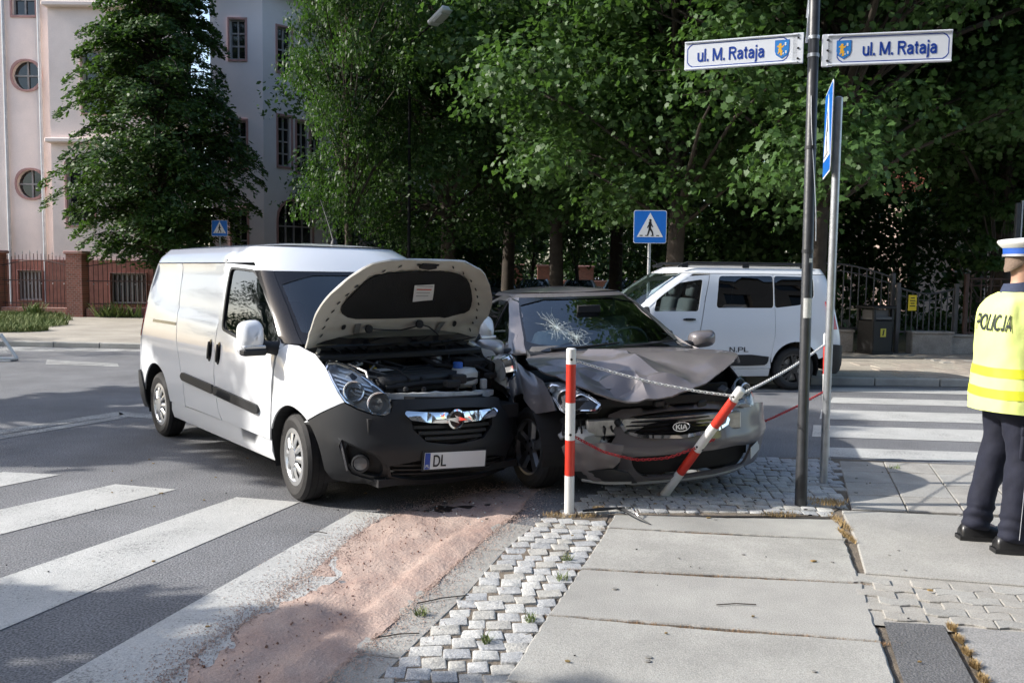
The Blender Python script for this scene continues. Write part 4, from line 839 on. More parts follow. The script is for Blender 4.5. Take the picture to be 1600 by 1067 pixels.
def make_wheel(par, loc, sg, Rt, Rr, wd, style, steer=0., camber=0., mrim=SILVER):
    """tyre (the wheel), with rim or hubcap, hub and disc; outer face towards sg*y"""
    h = wd/2; pr = [(Rr-.01, -h*.82), (Rr+.02, -h*.95), (Rt-.05, -h), (Rt-.018, -h*.86), (Rt, -h*.6), (Rt, h*.6), (Rt-.018, h*.86), (Rt-.05, h), (Rr+.02, h*.95), (Rr-.01, h*.82)]
    m = MB().lathe(pr, axis='Y', seg=44, cap=False)
    o = m.build('wheel', RUBBER, par, 30, loc, (camber, 0, steer)); f = sg
    for k in range(3): MB().lathe([(Rt+.0015, -.012+(k-1)*.045), (Rt+.0015, -.004+(k-1)*.045)], axis='Y', seg=44, cap=False).build('tread_groove', DARK, o)
    MB().lathe([(Rr-.004, -h*.8), (Rr-.02, -h*.4), (Rr-.03, 0), (Rr-.02, h*.4), (Rr-.004, h*.8)], axis='Y', seg=40, cap=False).build('barrel', DARKRIM if style != 'cap' else BLKPL, o, 60)
    MB().lathe([(Rr*.72, 0), (Rr*.72, .012)], (0, f*h*.1, 0), axis='Y', seg=30).build('brake_disc', ALU, o, 30)
    face = f*h*.80; b = MB()
    if style == 'cap':
        n = 10; b.lathe([(Rr+.006, face-f*.012), (Rr+.004, face+f*.006), (Rr-.03, face+f*.010), (Rr-.045, face-f*.006)], axis='Y', seg=40, cap=False); b.lathe([(.085, face-f*.01), (.075, face+f*.02), (.035, face+f*.026), (.001, face+f*.026)], axis='Y', seg=24, cap=False)
        for i in range(n):
            a = 2*math.pi*i/n; ca, sa = math.cos(a), math.sin(a); wi, wo = .036, .060; P = []
            for r, wv, q in ((.07, wi, .018), (Rr*.6, (wi+wo)/2, .014), (Rr-.03, wo, .004)):
                for t, dq in ((-1, -.010), (-.5, 0), (.5, 0), (1, -.010)): P.append(V(ca*r-sa*wv/2*t, face+f*(q+dq), sa*r+ca*wv/2*t))
            b.add(P, [(r*4+c, r*4+c+1, (r+1)*4+c+1, (r+1)*4+c) for r in range(2) for c in range(3)])
        b.build('hubcap', mrim, o, 40); MB().lathe([(Rr-.03, face-f*.03), (.02, face-f*.03)], axis='Y', seg=30).build('hubcap_backing', mat('wheel_shadow_plastic', (.05, .05, .052), .6), o)  # dark plastic disc closing the hubcap behind its spokes
    else:
        n = 5; b.lathe([(Rr+.006, face-f*.014), (Rr+.004, face+f*.008), (Rr-.014, face+f*.006), (Rr-.022, face-f*.03)], axis='Y', seg=40, cap=False); b.lathe([(.075, face-f*.03), (.07, face-f*.002), (.03, face+f*.004), (.001, face+f*.004)], axis='Y', seg=24, cap=False)
        for i in range(n):
            for dd in ((-.14, .14) if style == 'split' else (0,)):
                a = 2*math.pi*(i+.25)/n; P = []; wi = .05 if style == 'split' else .085
                for r, q, av in ((.055, -.006, a+dd*.2), (Rr*.6, -.002, a+dd*.8), (Rr-.01, 0, a+dd*1.25)):
                    ca, sa = math.cos(av), math.sin(av); wv = wi*(.8+.35*r/Rr)
                    for t, dq in ((-1, -.03), (-.7, 0), (.7, 0), (1, -.03)): P.append(V(ca*r-sa*wv/2*t, face+f*(q+dq), sa*r+ca*wv/2*t))
                b.add(P, [(r*4+c, r*4+c+1, (r+1)*4+c+1, (r+1)*4+c) for r in range(2) for c in range(3)])
        b.build('rim', mrim, o, 40); bb = MB()
        for i in range(5): a = 2*math.pi*i/5; bb.lathe([(.011, face-f*.004), (.011, face+f*.004)], (.05*math.cos(a), 0, .05*math.sin(a)), axis='Y', seg=8)
        bb.build('wheel_bolt', DARK, o)
    return o
def seat(par, x, y, z, m=SEAT):
    b = MB().box((x+.05, y, z), (.5, .5, .16), (0, -.08, 0), .05); b.build('seat', m, par, 50)
    MB().box((x-.25, y, z+.36), (.16, .48, .62), (0, -.2, 0), .06).build('seat_back', m, par, 50); MB().box((x-.36, y, z+.78), (.11, .27, .18), (0, -.15, 0), .05).build('headrest', m, par, 50)
def steering(par, x, y, z):
    M = Matrix.Translation((x, y, z)) @ Euler((0, R(-62), 0)).to_matrix().to_4x4(); ring = [M @ V(.185*math.cos(t*.3142), .185*math.sin(t*.3142), 0) for t in range(21)]
    b = MB().tube(ring, .016, 8, cap=False); b.tube([M @ V(-.17, 0, 0), M @ V(.17, 0, 0)], .02, 6); b.tube([M @ V(0, 0, 0), M @ V(0, .17, 0)], .02, 6); b.lathe([(.001, .03), (.075, .02), (.075, -.02)], M @ V(0, 0, 0), seg=12); b.build('steering_wheel', SEAT, par, 50)
# ================================================================ white van
vx, vy, vyaw, vz, vr = VAN_POSE
van = thing('panel_van', 'white panel van with black front bumper and its bonnet raised after the crash', 'van', (vx, vy, vz), (0, 0, vyaw)); c = Car(van, VAN)
FA, RA = (.11, .33, .375), (-2.98, .34, .40)
def zband(x): return Tab([(-3.5, 1.62), (-3.40, 1.46), (-3.2, 1.34), (-2.9, 1.275), (-1.5, 1.20), (-1.0, 1.19)])(x)
def vdisp(x, z):
    t = max(0, min(1, (z-zband(x))/.05)); top = max(0, min(1, (1.69-z)/.04)); rear = max(0, min(1, (x+3.44)/.05))
    crease = .006*math.exp(-((z-(.80+.02*x))/.05)**2); return -.016*t*top*rear+crease
win = rpoly([(-1.375, 1.672), (-.87, 1.650), (-.70, 1.57), (-.36, 1.315), (-.15, 1.115), (-.60, 1.10), (-.88, 1.115), (-1.29, 1.17)], .05)
door = [(-.185, 1.085), (-.20, .95), (-.235, .61), (-.25, .50), (-.272, .40), (-1.24, .415), (-1.30, .48), (-1.36, .66), (-1.385, .93), (-1.41, 1.26), (-1.445, 1.712), (-.84, 1.692), (-.655, 1.60), (-.31, 1.335), (-.10, 1.14), (-.12, 1.10)]
slide = [(-1.31, .48), (-1.372, .66), (-1.397, .93), (-1.422, 1.26), (-1.457, 1.712), (-2.62, 1.712), (-2.53, 1.40), (-2.41, 1.10), (-2.37, .99), (-2.27, .84), (-2.17, .66), (-2.14, .42), (-1.26, .415)]
quarter = [(-2.632, 1.712), (-2.542, 1.40), (-2.422, 1.10), (-2.382, .99), (-2.282, .84), (-2.182, .66), (-2.152, .41), (RA[0]+RA[2]+.002, .41)]+arc_pts(*RA, 12, 166)+[(-3.40, .52), (-3.44, .62), (-3.44, 1.712)]
for sg in (-1, 1):
    d = c.side('front_door', door, WHITE, sg, holes=[win], disp=lambda x, z: .006*math.exp(-((z-(.80+.02*x))/.05)**2), step=.07)
    c.side('window', win, SIDEG, sg, d, off=-.012, thick=.004, step=.09)
    big = [(lerp(-.8, x, 1.035), lerp(1.4, z, 1.05)) for x, z in win]; c.side('window_seal', big, BLKPL, sg, d, holes=[[(lerp(-.8, x, .985), lerp(1.4, z, .975)) for x, z in win]], off=.003, thick=.02, step=.1)
    if sg < 0:
        sd = c.side('sliding_door', slide, WHITE, sg, disp=vdisp, step=.06); q = c.side('rear_quarter_panel', quarter, WHITE, sg, disp=vdisp, step=.06)
        c.side('door_rail', rect(-3.16, -2.46, 1.135, 1.162), BLKGL, sg, q, off=.003, thick=.02, step=.2)
    else: q = c.side('side_panel', slide[:5]+quarter[7:], WHITE, sg, step=.12)
    c.side('protective_strip', rpoly([(-1.382, .615), (-2.16, .655), (-2.205, .69), (-2.15, .728), (-1.382, .690)], .03), BLKPL, sg, off=.022, thick=.02, step=.1)
    c.side('protective_strip', rpoly([(-1.366, .615), (-1.366, .690), (-.46, .640), (-.42, .605), (-.46, .568)], .03), BLKPL, sg, off=.022, thick=.02, step=.1)
    for hx, hz in ((-1.30, .965), (-1.50, .975)):
        hp = [(hx+.045*math.cos(t*.449), hz+.095*math.sin(t*.449)) for t in range(14)]; ho = c.side('door_handle', hp, BLKGL, sg, off=.004, thick=.01, step=.05); c.side('grip', [(hx+.014*math.cos(t*.449), hz+.075*math.sin(t*.449)) for t in range(14)], BLKPL, sg, ho, off=.024, thick=.016, step=.05)
    c.side('sill', [(-.272, .395), (-1.24, .405), (-2.15, .405), (RA[0]+RA[2], .40), (RA[0]+RA[2]+.02, .26), (-.26, .24)], WHITE, sg, step=.12, disp=lambda x, z: -.015 if z > .38 else 0)
    # fender
    fen = [(1.312, 1.085), (1.10, 1.125), (.95, 1.118), (.85, 1.07), (.828, .995), (.828, .917), (.798, .83), (.765, .772), (.795, .765), (1.007, .69), (1.205, .612)]
    fen += [(uxf(VAN, x, z), z) for x, z in arc_pts(*FA, 50, 155, 14) if z > .47]+[(uxf(VAN, -.222, .52), .52), (uxf(VAN, -.208, .66), .66), (uxf(VAN, -.178, .93), .93)]
    dent = None
    if sg > 0: dent = lambda u, z: -.10*max(0, 1-abs(u-.95)/.5)*max(0, min(1, (z-.6)*4))+.04*noise.noise(V(u*7, z*7, 3))
    c.chart('front_wing', fen, WHITE, sg, step=.05, disp=dent)
    al = arc_pts(*FA, 8, 172, 20); c.side('wheel_arch_liner', arc_pts(FA[0], FA[1], FA[2]+.02, -18, 198, 24), DARK, sg, holes=[], off=-.30, thick=.02, step=.1)
    c.side('wheel_arch_liner', arc_pts(RA[0], RA[1], RA[2]+.03, -14, 194, 24), DARK, sg, off=-.30, thick=.02, step=.1)
    for (ax, az, ar) in (FA, RA): MB().add([V(x, sg*yy, z) for x, z in arc_pts(ax, az, ar-.002, -20, 200, 24) for yy in (.60, side_y(VAN, x, max(z, .3))-.012)], [(2*i, 2*i+1, 2*i+3, 2*i+2) for i in range(24)]).build('wheel_arch_tunnel', DARK, van)
    # pillar trim, mirror, lamps
    c.chart('pillar_trim', [(1.335, 1.655), (1.268, 1.565), (1.165, 1.32), (1.185, 1.128), (.90, 1.125), (.905, 1.33), (.925, 1.65)], BLKGL, sg, step=.06, off=.007)
    mir = thing_m = MB().add([V(*p) for p in []], []) if False else None
    mo = MB(); cx, cy, cz = -.30, sg*1.055, 1.165
    prof = [(.0, .086, .12), (.05, .092, .13), (.10, .080, .118), (.135, .05, .08), (.15, .012, .02)]; vs = []; n = 20
    for dx, hw, hh in prof:
        for k in range(n):
            t = 2*math.pi*k/n; ct, st = math.cos(t), math.sin(t); e = .55; vs.append(V(cx+dx-.02*abs(st), cy+hw*math.copysign(abs(ct)**e, ct), cz+hh*math.copysign(abs(st)**e, st)-.012*(ct*sg)))
    mo.add(vs, [(i*n+k, i*n+(k+1) % n, (i+1)*n+(k+1) % n, (i+1)*n+k) for i in range(4) for k in range(n)]+[tuple(4*n+k for k in range(n))]); mp = mo.build('door_mirror', WHITE, van, 50)
    MB().add([v-V(.001, 0, 0) for v in vs[:n]], [tuple(range(n))]).build('mirror_glass', CHROME, mp); MB().box((cx+.105, cy, cz-.062), (.06, .165, .026), None, .008).build('repeater', REFL, mp); MB().box((cx+.095, cy, cz-.098), (.1, .172, .05), None, .02).build('lower_cover', BLKPL, mp)
    MB().tube([(cx+.06, sg*.98, cz-.06), (cx+.10, sg*.90, cz-.075), (cx+.10, sg*.86, cz-.08)], [.045, .05, .06], 10).build('arm', BLKPL, mp, 50)
    ub = uxf(VAN, -3.44, 1.0); c.chart('tail_lamp', rect(ub+.03, ub+.22, .98, 1.32), REDL, sg, off=.006, thick=.03, step=.08)
    c.chart('rear_corner', rect(ub+.004, VAN.c-.005, .63, 1.712), WHITE, sg, step=.09); c.chart('rear_bumper', [(ub-.03, .62), (VAN.c, .62), (VAN.c, .24), (ub-.1, .26), (ub-.12, .45)], BLKPL, sg, step=.09, off=.02)
# roof
c.chart('roof_edge', [(-VAN.c+.01, 1.722), (-1.30, 1.722), (-1.265, 1.66), (-.92, 1.655), (0, 1.655), (.92, 1.655), (1.265, 1.66), (1.30, 1.722), (VAN.c-.01, 1.722), (VAN.c-.01, 1.855), (-VAN.c+.01, 1.855)], WHITE, step=.08, thick=.02)
def roofz(x, y):
    t = min(1, abs(y)/.66); e = min(1, max(0, (x+3.46)/.35), max(0, (-.80-x)/.5)); rib = sum(-.008*math.exp(-((y-k)/.022)**2) for k in (-.42, -.21, 0, .21, .42))*min(1, max(0, (-1.0-x)*5)) if -3.2 < x else 0
    return (x, y, 1.85+.05*(1-t**2.5)*min(1, e**.5)+rib)
rl = [VAN.P(u, 1.852) for u in np.linspace(-VAN.c+.01, VAN.c-.01, 120)]; panel('roof', [(p[0], p[1]) for p in rl], roofz, WHITE, van, step=.055, thick=0, out=lambda p: (0, 0, 1))
an = MB().tube([(-1.0, 0, 1.895), (-1.07, 0, 2.02), (-1.25, 0, 2.28)], [.009, .004, .0025], 6); an.build('aerial', BLKPL, van); MB().lathe([(.03, 0), (.022, .03), (.004, .05)], (-1.0, 0, 1.885), seg=12).build('aerial_base', BLKPL, van, 40)
c.chart('windscreen', [(-.895, 1.13), (-.90, 1.33), (-.922, 1.65), (.922, 1.65), (.90, 1.33), (.895, 1.13)], WIND, step=.09, thick=.006, off=-.004)
c.chart('windscreen_border', [(-.895, 1.13), (-.90, 1.33), (-.922, 1.65), (.922, 1.65), (.90, 1.33), (.895, 1.13)], BLKGL, holes=[smooth_poly([(-.84, 1.17), (-.85, 1.33), (-.868, 1.622), (.868, 1.622), (.85, 1.33), (.84, 1.17)], 1)], step=.08, thick=0, off=.001)
# front: everything left of the centre sags a little after the impact
def sag(p):
    x, y, z = p; t = max(0, min(1, (y+.5)/1.3)); return (x-.05*t*t, y-.05*max(0, 1-abs(y)/.8), z-.075*t)
hl = [(.828, .995), (.773, 1.028), (.70, 1.03), (.617, .999), (.545, .938), (.467, .867), (.414, .81), (.402, .761), (.426, .712), (.474, .69), (.546, .70), (.671, .737), (.762, .777), (.798, .83), (.828, .917)]
gr = [(-.36, .725), (-.20, .738), (0, .742), (.20, .738), (.36, .725), (.345, .60), (.25, .515), (0, .487), (-.25, .515), (-.345, .60)]
uy_ = lambda y, z: math.copysign(math.asin(min(1, abs(y)/VAN.w(z))**(VAN.m/2))*2/math.pi*VAN.a, y)
gru = [(uy_(y, z), z) for y, z in gr]; lowg = smooth_poly([(-.46, .385), (.46, .385), (.42, .235), (-.42, .235)], 1); fogR = smooth_poly([(.875, .54), (.70, .49), (.47, .40), (.455, .23), (.62, .25), (.82, .305)], 1); fogL = [(-u, z) for u, z in fogR]
half = [(.0, .805), (.34, .80), (.402, .785), (.395, .755), (.42, .705), (.474, .683), (.546, .692), (.671, .729), (.765, .768), (.80, .757), (1.007, .682), (1.198, .606)]+[(uxf(VAN, x, z), z) for x, z in arc_pts(*FA, 46, -4, 10)]+[(uxf(VAN, .50, .22), .23), (.80, .20), (.40, .185), (0, .18)]
bp = half+[(-u, z) for u, z in half[::-1]]
def bdisp(u, z):
    return .012*math.exp(-((z-.45-.05*abs(u))/.03)**2)*(1 if abs(u) < .95 else 0)-.02*math.exp(-((z-.2)/.03)**2)+(.03*noise.noise(V(u*5, z*5, 1)) if u > .55 else 0)
bo = c.chart('front_bumper', bp, BLKPL, holes=[gru, lowg, fogR, fogL], step=.045, warp=sag, disp=bdisp, thick=.03)
c.front('grille_backing', [(y*1.02, z) for y, z in gr], DARK, bo, warp=sag, off=-.06, thick=0, step=.1)
for k, z in enumerate((.535, .575, .615)):
    hw = (.25, .30, .335)[k]; c.front('grille_slat', rect(-hw, hw, z-.011, z+.011), BLKPL, bo, warp=sag, off=-.018, thick=.03, step=.08)
wing = lambda s: rpoly([(s*.055, .708), (s*.22, .712), (s*.385, .722), (s*.40, .700), (s*.36, .660), (s*.20, .642), (s*.055, .636)], .012)
for s in (-1, 1): c.front('chrome_wing', wing(s), CHROME, bo, warp=sag, off=.012, thick=.03, step=.04, disp=lambda y, z: .016*(1-((z-.676)/.045)**2))
ep = Vector(sag((front_x(VAN, 0, .668), 0, .668)))+V(.035, 0, 0)
er = MB().lathe([(.066, 0), (.070, .012), (.058, .016), (.055, 0)], ep-V(.01, 0, 0), axis='X', seg=36, cap=False); er.build('emblem_ring', CHROME, bo, 40)
MB().prism([(-.095, .012), (-.005, .012), (-.02, .03), (.095, -.012), (.005, -.012), (.02, -.03)][::1], 0, .008, Matrix.Translation(ep) @ Matrix(((0, 0, 1, 0), (1, 0, 0, 0), (0, 1, 0, 0), (0, 0, 0, 1)))).build('emblem_bolt', CHROME, bo)
MB().lathe([(.056, -.004), (.001, -.004)], ep, axis='X', seg=30, cap=False).build('emblem_disc', BLKGL, bo)
c.chart('lower_grille', [(u*1.02, z) for u, z in lowg], DARK, 1, bo, warp=sag, off=-.07, thick=0, step=.1)
for z in (.275, .31, .345): c.chart('lower_grille_slat', rect(-.42, .42, z-.006, z+.006), BLKPL, 1, bo, warp=sag, off=-.02, thick=.02, step=.09)
for s, fg in ((-1, fogR), (1, fogR)):
    c.chart('fog_lamp_recess', [(u, z) for u, z in fg], DARK, s, bo, warp=sag, off=-.05, thick=0, step=.06)  # recess coloured darker than the bumper to stand for the shade inside
    p0 = Vector(sag(VAN.P(s*.69, .365))); n0 = V(.75, s*.6, 0).normalized(); q = n0.to_track_quat('X', 'Z').to_matrix().to_4x4(); M = Matrix.Translation(p0-n0*.055) @ q
    l = MB().lathe([(.062, 0), (.062, .045), (.05, .05), (.046, .02), (.001, .005)], axis='X', seg=28, cap=False); l.v = [tuple(M @ Vector(v)) for v in l.v]; fo = l.build('fog_lamp', BLKPL, bo, 40)
    l = MB().lathe([(.047, .04), (.001, .046)], axis='X', seg=24, cap=False); l.v = [tuple(M @ Vector(v)) for v in l.v]; l.build('fog_lens', mat('fog_lens', (.12, .12, .12), .1, coat=1), fo, 40)
    rim = [(u, z) for u, z in fg]; ctr = (.66, .38); c.chart('fog_surround', rim, BLKPL, s, bo, warp=sag, holes=[[(lerp(ctr[0], u, .80), lerp(ctr[1], z, .80)) for u, z in rim]], off=-.012, thick=.03, step=.05)
    c.chart('fog_trim', [(.862, .535), (.842, .532), (.80, .318), (.818, .312)], mat('trim_grey', (.09, .09, .095), .45), s, bo, warp=sag, off=.004, thick=.008, step=.05)
# number plate
pq = Matrix.Translation(Vector(sag((VAN.xf(.375)-.0, 0, .38)))+V(.012, 0, 0)) @ Euler((R(-4.5), 0, 0)).to_matrix().to_4x4(); PM = pq @ Matrix(((0, 0, 1, 0), (1, 0, 0, 0), (0, 1, 0, 0), (0, 0, 0, 1)))
pl = MB().prism([(-.26, -.057), (.26, -.057), (.26, .057), (-.26, .057)], 0, .004, PM); plo = pl.build('number_plate', WHITEPL, bo); MB().prism([(-.258, -.055), (-.215, -.055), (-.215, .055), (-.258, .055)], .004, .0055, PM).build('plate_band', BLUEPL, plo)
lettering('plate_letters', 'DL', .112, INK, plo, PM @ Matrix.Translation((-.135, 0, .005)), width=.115, stroke=.12); text_on('plate_letters', 'PL', .03, PM @ Matrix.Translation((-.237, -.035, .0065)), WHITEPL, plo, width=.028)
MB().prism([(-.275, -.068), (.275, -.068), (.275, .068), (-.275, .068)], -.012, -.001, PM).build('plate_holder', BLKPL, bo)
# head lamps: right one in place, left one torn and tipped
def headlamp(sg, warp, par):
    ho = c.chart('headlamp', hl, LAMPGREY, sg, par, warp=warp, off=-.075, thick=0, step=.05, disp=lambda u, z: .012*noise.noise(V(u*20, z*20, 4)))
    for k in (0, 1, 2, 3): c.chart('reflector_step', [(lerp(.80, .52, t), lerp(.975-.03*k, .90-.03*k, t)) for t in (0, .5, 1)]+[(lerp(.80, .52, t), lerp(.962-.03*k, .887-.03*k, t)) for t in (1, .5, 0)], REFL, sg, ho, warp=warp, off=-.04-.006*k, thick=.02, step=.1)
    for (u, z, r) in ((.665, .845, .062), (.50, .765, .070)):
        p = Vector(warp(VAN.P(sg*u, z))); n = V(.9, sg*.28, .12).normalized(); M = Matrix.Translation(p-n*.075) @ n.to_track_quat('X', 'Z').to_matrix().to_4x4()
        l = MB().lathe([(r*1.18, .055), (r*1.14, .066), (r, .060), (r*.9, .03), (r*.55, .006), (.012, 0)], axis='X', seg=32, cap=False); l.v = [tuple(M @ Vector(v)) for v in l.v]; bo_ = l.build('lamp_bowl', REFL, ho, 30)
        l = MB().lathe([(.016, .0), (.016, .04), (.002, .05)], axis='X', seg=12); l.v = [tuple(M @ Vector(v)) for v in l.v]; l.build('bulb', LENS, bo_, 40)
    c.chart('lamp_rim', hl, CHROME, sg, ho, warp=warp, holes=[[(lerp(.62, u, .93), lerp(.84, z, .93)) for u, z in hl]], off=-.012, thick=.06, step=.05); c.chart('lamp_lens', hl, LENS, sg, ho, warp=warp, off=.004, thick=.004, step=.05, disp=lambda u, z: .004); return ho
headlamp(-1, lambda p: p, van)
def torn(p):
    q = Vector(p)-V(.6, .68, .85); q = Euler((R(-38), R(-20), R(28))).to_matrix() @ q; return tuple(q+V(.50, .70, .90))
headlamp(1, torn, van)
# bonnet, hinged open
HX, HZ, HA, HD = .06, 1.125, R(42), .86
def hood_w(d): return Tab([(0, .80), (.30, .80), (.44, .77), (.60, .685), (.74, .575), (.80, .51), (.84, .43), (.86, .33)])(d)
hoodpoly = [(d, -hood_w(d)) for d in np.linspace(0, HD, 22)]+[(d, hood_w(d)) for d in np.linspace(HD, 0, 22)]
def hood(d, y, k=0.):
    a = abs(y)/.78; hgt = .05*math.sin(d/HD*2.2)-.045*a**2.4+k; tw = .04*max(0, y-.3)*max(0, d-.3)*8
    if y > .35: hgt -= .16*max(0, (y-.35))*max(0, d-.25)/.5+.02*noise.noise(V(d*9, y*9, 2))
    xx = d*math.cos(HA)-hgt*math.sin(HA); zz = d*math.sin(HA)+hgt*math.cos(HA); return (HX+xx, y*.94-.09*d-.03, HZ+zz-tw*.3)
under = lambda p: (math.sin(HA), 0, -math.cos(HA)); hn = lambda p: (-math.sin(HA), 0, math.cos(HA))
bn = panel('bonnet', hoodpoly, lambda d, y: hood(d, y, .03), WHITE, van, step=.05, thick=.014, out=hn)
sc = lambda P, k, c0=(.44, 0): [(lerp(c0[0], a, k), lerp(c0[1], b, k)) for a, b in P]
padp = smooth_poly([(.25, -.50), (.235, -.25), (.23, 0), (.235, .25), (.25, .50), (.33, .60), (.42, .60), (.62, .50), (.715, .40), (.74, .20), (.745, 0), (.74, -.20), (.715, -.40), (.62, -.50), (.42, -.60), (.33, -.60)], 1)
def ud(d, y):
    inside = 1 if inpoly([(d, y)], padp)[0] else 0; return -.016*inside+.006*noise.noise(V(d*8, y*8, 0))-.008*math.exp(-((d-.14)/.03)**2)
panel('bonnet_inner', hoodpoly, lambda d, y: hood(d, y, .012), PRIMER, bn, step=.035, thick=.012, out=under, disp=ud)
panel('insulation_pad', sc(padp, .985), lambda d, y: hood(d, y, .012), PAD, bn, step=.05, thick=.006, out=under, disp=lambda d, y: .008*math.sin(y*9)*math.sin(d*14)+.004)
panel('warning_label', [(.42, .02), (.44, .20), (.62, .14), (.60, -.03)], lambda d, y: hood(d, y, .012), WHITEPL, bn, step=.06, thick=.001, out=under, off=.016, disp=lambda d, y: .008*math.sin(y*9)*math.sin(d*14))
for k in range(4): panel('label_line', [(.60-.035*k, -.005+.01*k), (.605-.035*k, .135), (.593-.035*k, .135), (.588-.035*k, -.005+.01*k)], lambda d, y: hood(d, y, .012), mat('label_red', (.55, .10, .06), .5) if k == 1 else LIGHTGREY, bn, step=.06, thick=.0005, out=under, off=.0175, disp=lambda d, y: .008*math.sin(y*9)*math.sin(d*14))
def hslot(d, y, l, w_, a=0):
    ca, sa = math.cos(a), math.sin(a); P = [(d+ca*x-sa*v, y+sa*x+ca*v) for x, v in ((-l, -w_), (l, -w_), (l, w_), (-l, w_))]; panel('stiffener_hole', smooth_poly(P, 1), lambda d, y: hood(d, y, .012), DARK, bn, step=.05, thick=.001, out=under, off=.008)
for s in (-1, 1):
    for i, (d, y) in enumerate([(.12, .70), (.20, .70), (.28, .69), (.36, .665), (.44, .64), (.52, .59), (.60, .54), (.68, .46), (.75, .36), (.80, .24)]): hslot(d, s*y, .018, .006, -s*math.atan2(.1+i*.02, .08)*.6)
    hslot(.18, s*.52, .025, .018); hslot(.82, s*.08, .01, .02); panel('hinge_plate', [(.10, s*.36), (.20, s*.37), (.20, s*.42), (.10, s*.41)], lambda d, y: hood(d, y, .012), mat('hinge_grey', (.18, .18, .17), .5), bn, step=.06, thick=.003, out=under, off=.009)
panel('latch_plate', [(.79, -.07), (.83, -.05), (.83, .07), (.79, .09), (.77, .02)], lambda d, y: hood(d, y, .012), DARK, bn, step=.05, thick=.012, out=under, off=.014)
hose = [Vector(hood(d, y, -.02)) for d, y in [(.17, -.30), (.15, -.15), (.14, 0), (.17, .12), (.20, .16), (.17, .26), (.10, .36)]]+[V(.18, .40, 1.02), V(.22, .36, .98)]
MB().tube(hose, .006, 6).build('washer_hose', DARK, bn, 50); MB().lathe([(.001, -.015), (.03, -.01), (.03, .01), (.001, .015)], hose[0], axis='X', seg=12).build('washer_nozzle', DARK, bn, 40)
MB().lathe([(.001, -.015), (.032, -.01), (.032, .01), (.001, .015)], hose[4], axis='X', seg=12).build('washer_nozzle', DARK, bn, 40)
for s in (-1, 1): MB().tube([hood(.02, s*.70, -.02), (.10, s*.70, 1.06), (.02, s*.70, 1.0)], .015, 6).build('hinge_arm', PRIMER, bn, 50)
# engine bay
eb = MB().box((.30, 0, .62), (.9, 1.30, .10)).build('engine_tray', DARK, van); MB().box((-.08, 0, .86), (.06, 1.5, .50)).build('bulkhead', DARK, van); MB().box((.06, 0, 1.045), (.26, 1.46, .05), (0, .15, 0), .015).build('scuttle_panel', BLKPL, van)
for s in (-1, 1): MB().box((.20, s*.60, .84), (.55, .05, .34), (0, .15, 0), .02).build('inner_wing', DARK, van)
e = MB().box((.30, -.08, .86), (.46, .72, .14), (0, .06, .05), .03).build('engine_cover', BLKPL, van, 40)
for k in range(4): MB().box((.20+.09*k, -.08, .936-.006*k), (.025, .62, .014), (0, .06, .05), .005).build('cover_rib', BLKPL, e)
MB().box((.46, .34, .86), (.17, .20, .15), (0, 0, .1), .035).build('coolant_tank', TANK, van, 40); MB().lathe([(.038, 0), (.038, .04), (.03, .045)], (.44, .30, .935), seg=16).build('coolant_cap', BLUECAP, van, 40)
MB().box((.30, .50, .90), (.20, .22, .18), (0, 0, -.1), .015).build('fuse_box', DARK, van); MB().box((.12, .46, .92), (.18, .20, .14), (0, .1, 0), .02).build('air_box', BLKPL, van, 40); MB().lathe([(.07, 0), (.07, .07), (.04, .075)], (.10, .30, .93), seg=20).build('brake_reservoir', ALU, van, 40)
for P in ([(.0, -.4, .98), (.15, -.42, 1.0), (.3, -.5, .93), (.5, -.52, .85)], [(-.02, .1, .97), (.12, .15, 1.0), (.3, .2, .95), (.42, .32, .93)], [(.55, -.4, .84), (.58, -.1, .86), (.56, .2, .85), (.52, .42, .86)], [(-.02, -.1, .95), (.1, -.2, 1.0), (.2, -.25, .97)]): MB().tube(P, .018, 8).build('coolant_hose', DARK, van, 50)
cm = panel('front_crossmember', [(-.42, .62), (-.30, .70), (0, .735), (.30, .70), (.55, .56), (.53, .50), (.28, .64), (0, .675), (-.28, .64), (-.42, .56)], lambda y, x: sag((x+.06, y, .84-.03*abs(y))), mat('crossmember_paint', (.55, .56, .55), .5, var=.2, vscale=15), van, step=.05, thick=.04, out=lambda p: (0, 0, 1), disp=lambda y, x: .012*noise.noise(V(y*12, x*12, 0)))
for y in (-.30, -.15, .14, .30): MB().lathe([(.018, 0), (.018, .02), (.008, .03)], sag((.74-.05*abs(y)*2, y, .845)), seg=10).build('bolt', DARK, cm, 40)
MB().box((.72, .05, .86), (.07, .12, .05), None, .01).build('bonnet_catch', DARK, van)
fl = panel('bumper_top_cover', [(-.40, .66), (-.28, .80), (0, .85), (.28, .80), (.44, .66), (.30, .70), (0, .745), (-.28, .70)], lambda y, x: sag((x, y, .812)), BLKPL, van, step=.06, thick=.02, out=lambda p: (0, 0, 1))
for a, b, s in (((-.30, 1.085), .62, 1), ((.25, 1.085), .60, 1)): MB().tube([(.16, a[0]-.02, 1.09), (.18, a[0]+.1, 1.10), (.10, a[0]+.50, 1.14)], [.018, .012, .006], 6).build('wiper', DARK, van, 50)
re = random.Random(3)
for i in range(26):
    x, y = re.uniform(.02, .62), re.uniform(-.58, .58); MB().box((x, y, .90-.10*max(0, x)+re.uniform(-.03, .03)), (re.uniform(.03, .10), re.uniform(.03, .12), re.uniform(.03, .08)), (0, 0, re.uniform(-.4, .4)), .008).build('engine_part', [DARK, BLKPL, DARK, ALU, BLKPL, LIGHTGREY][i % 6], van)
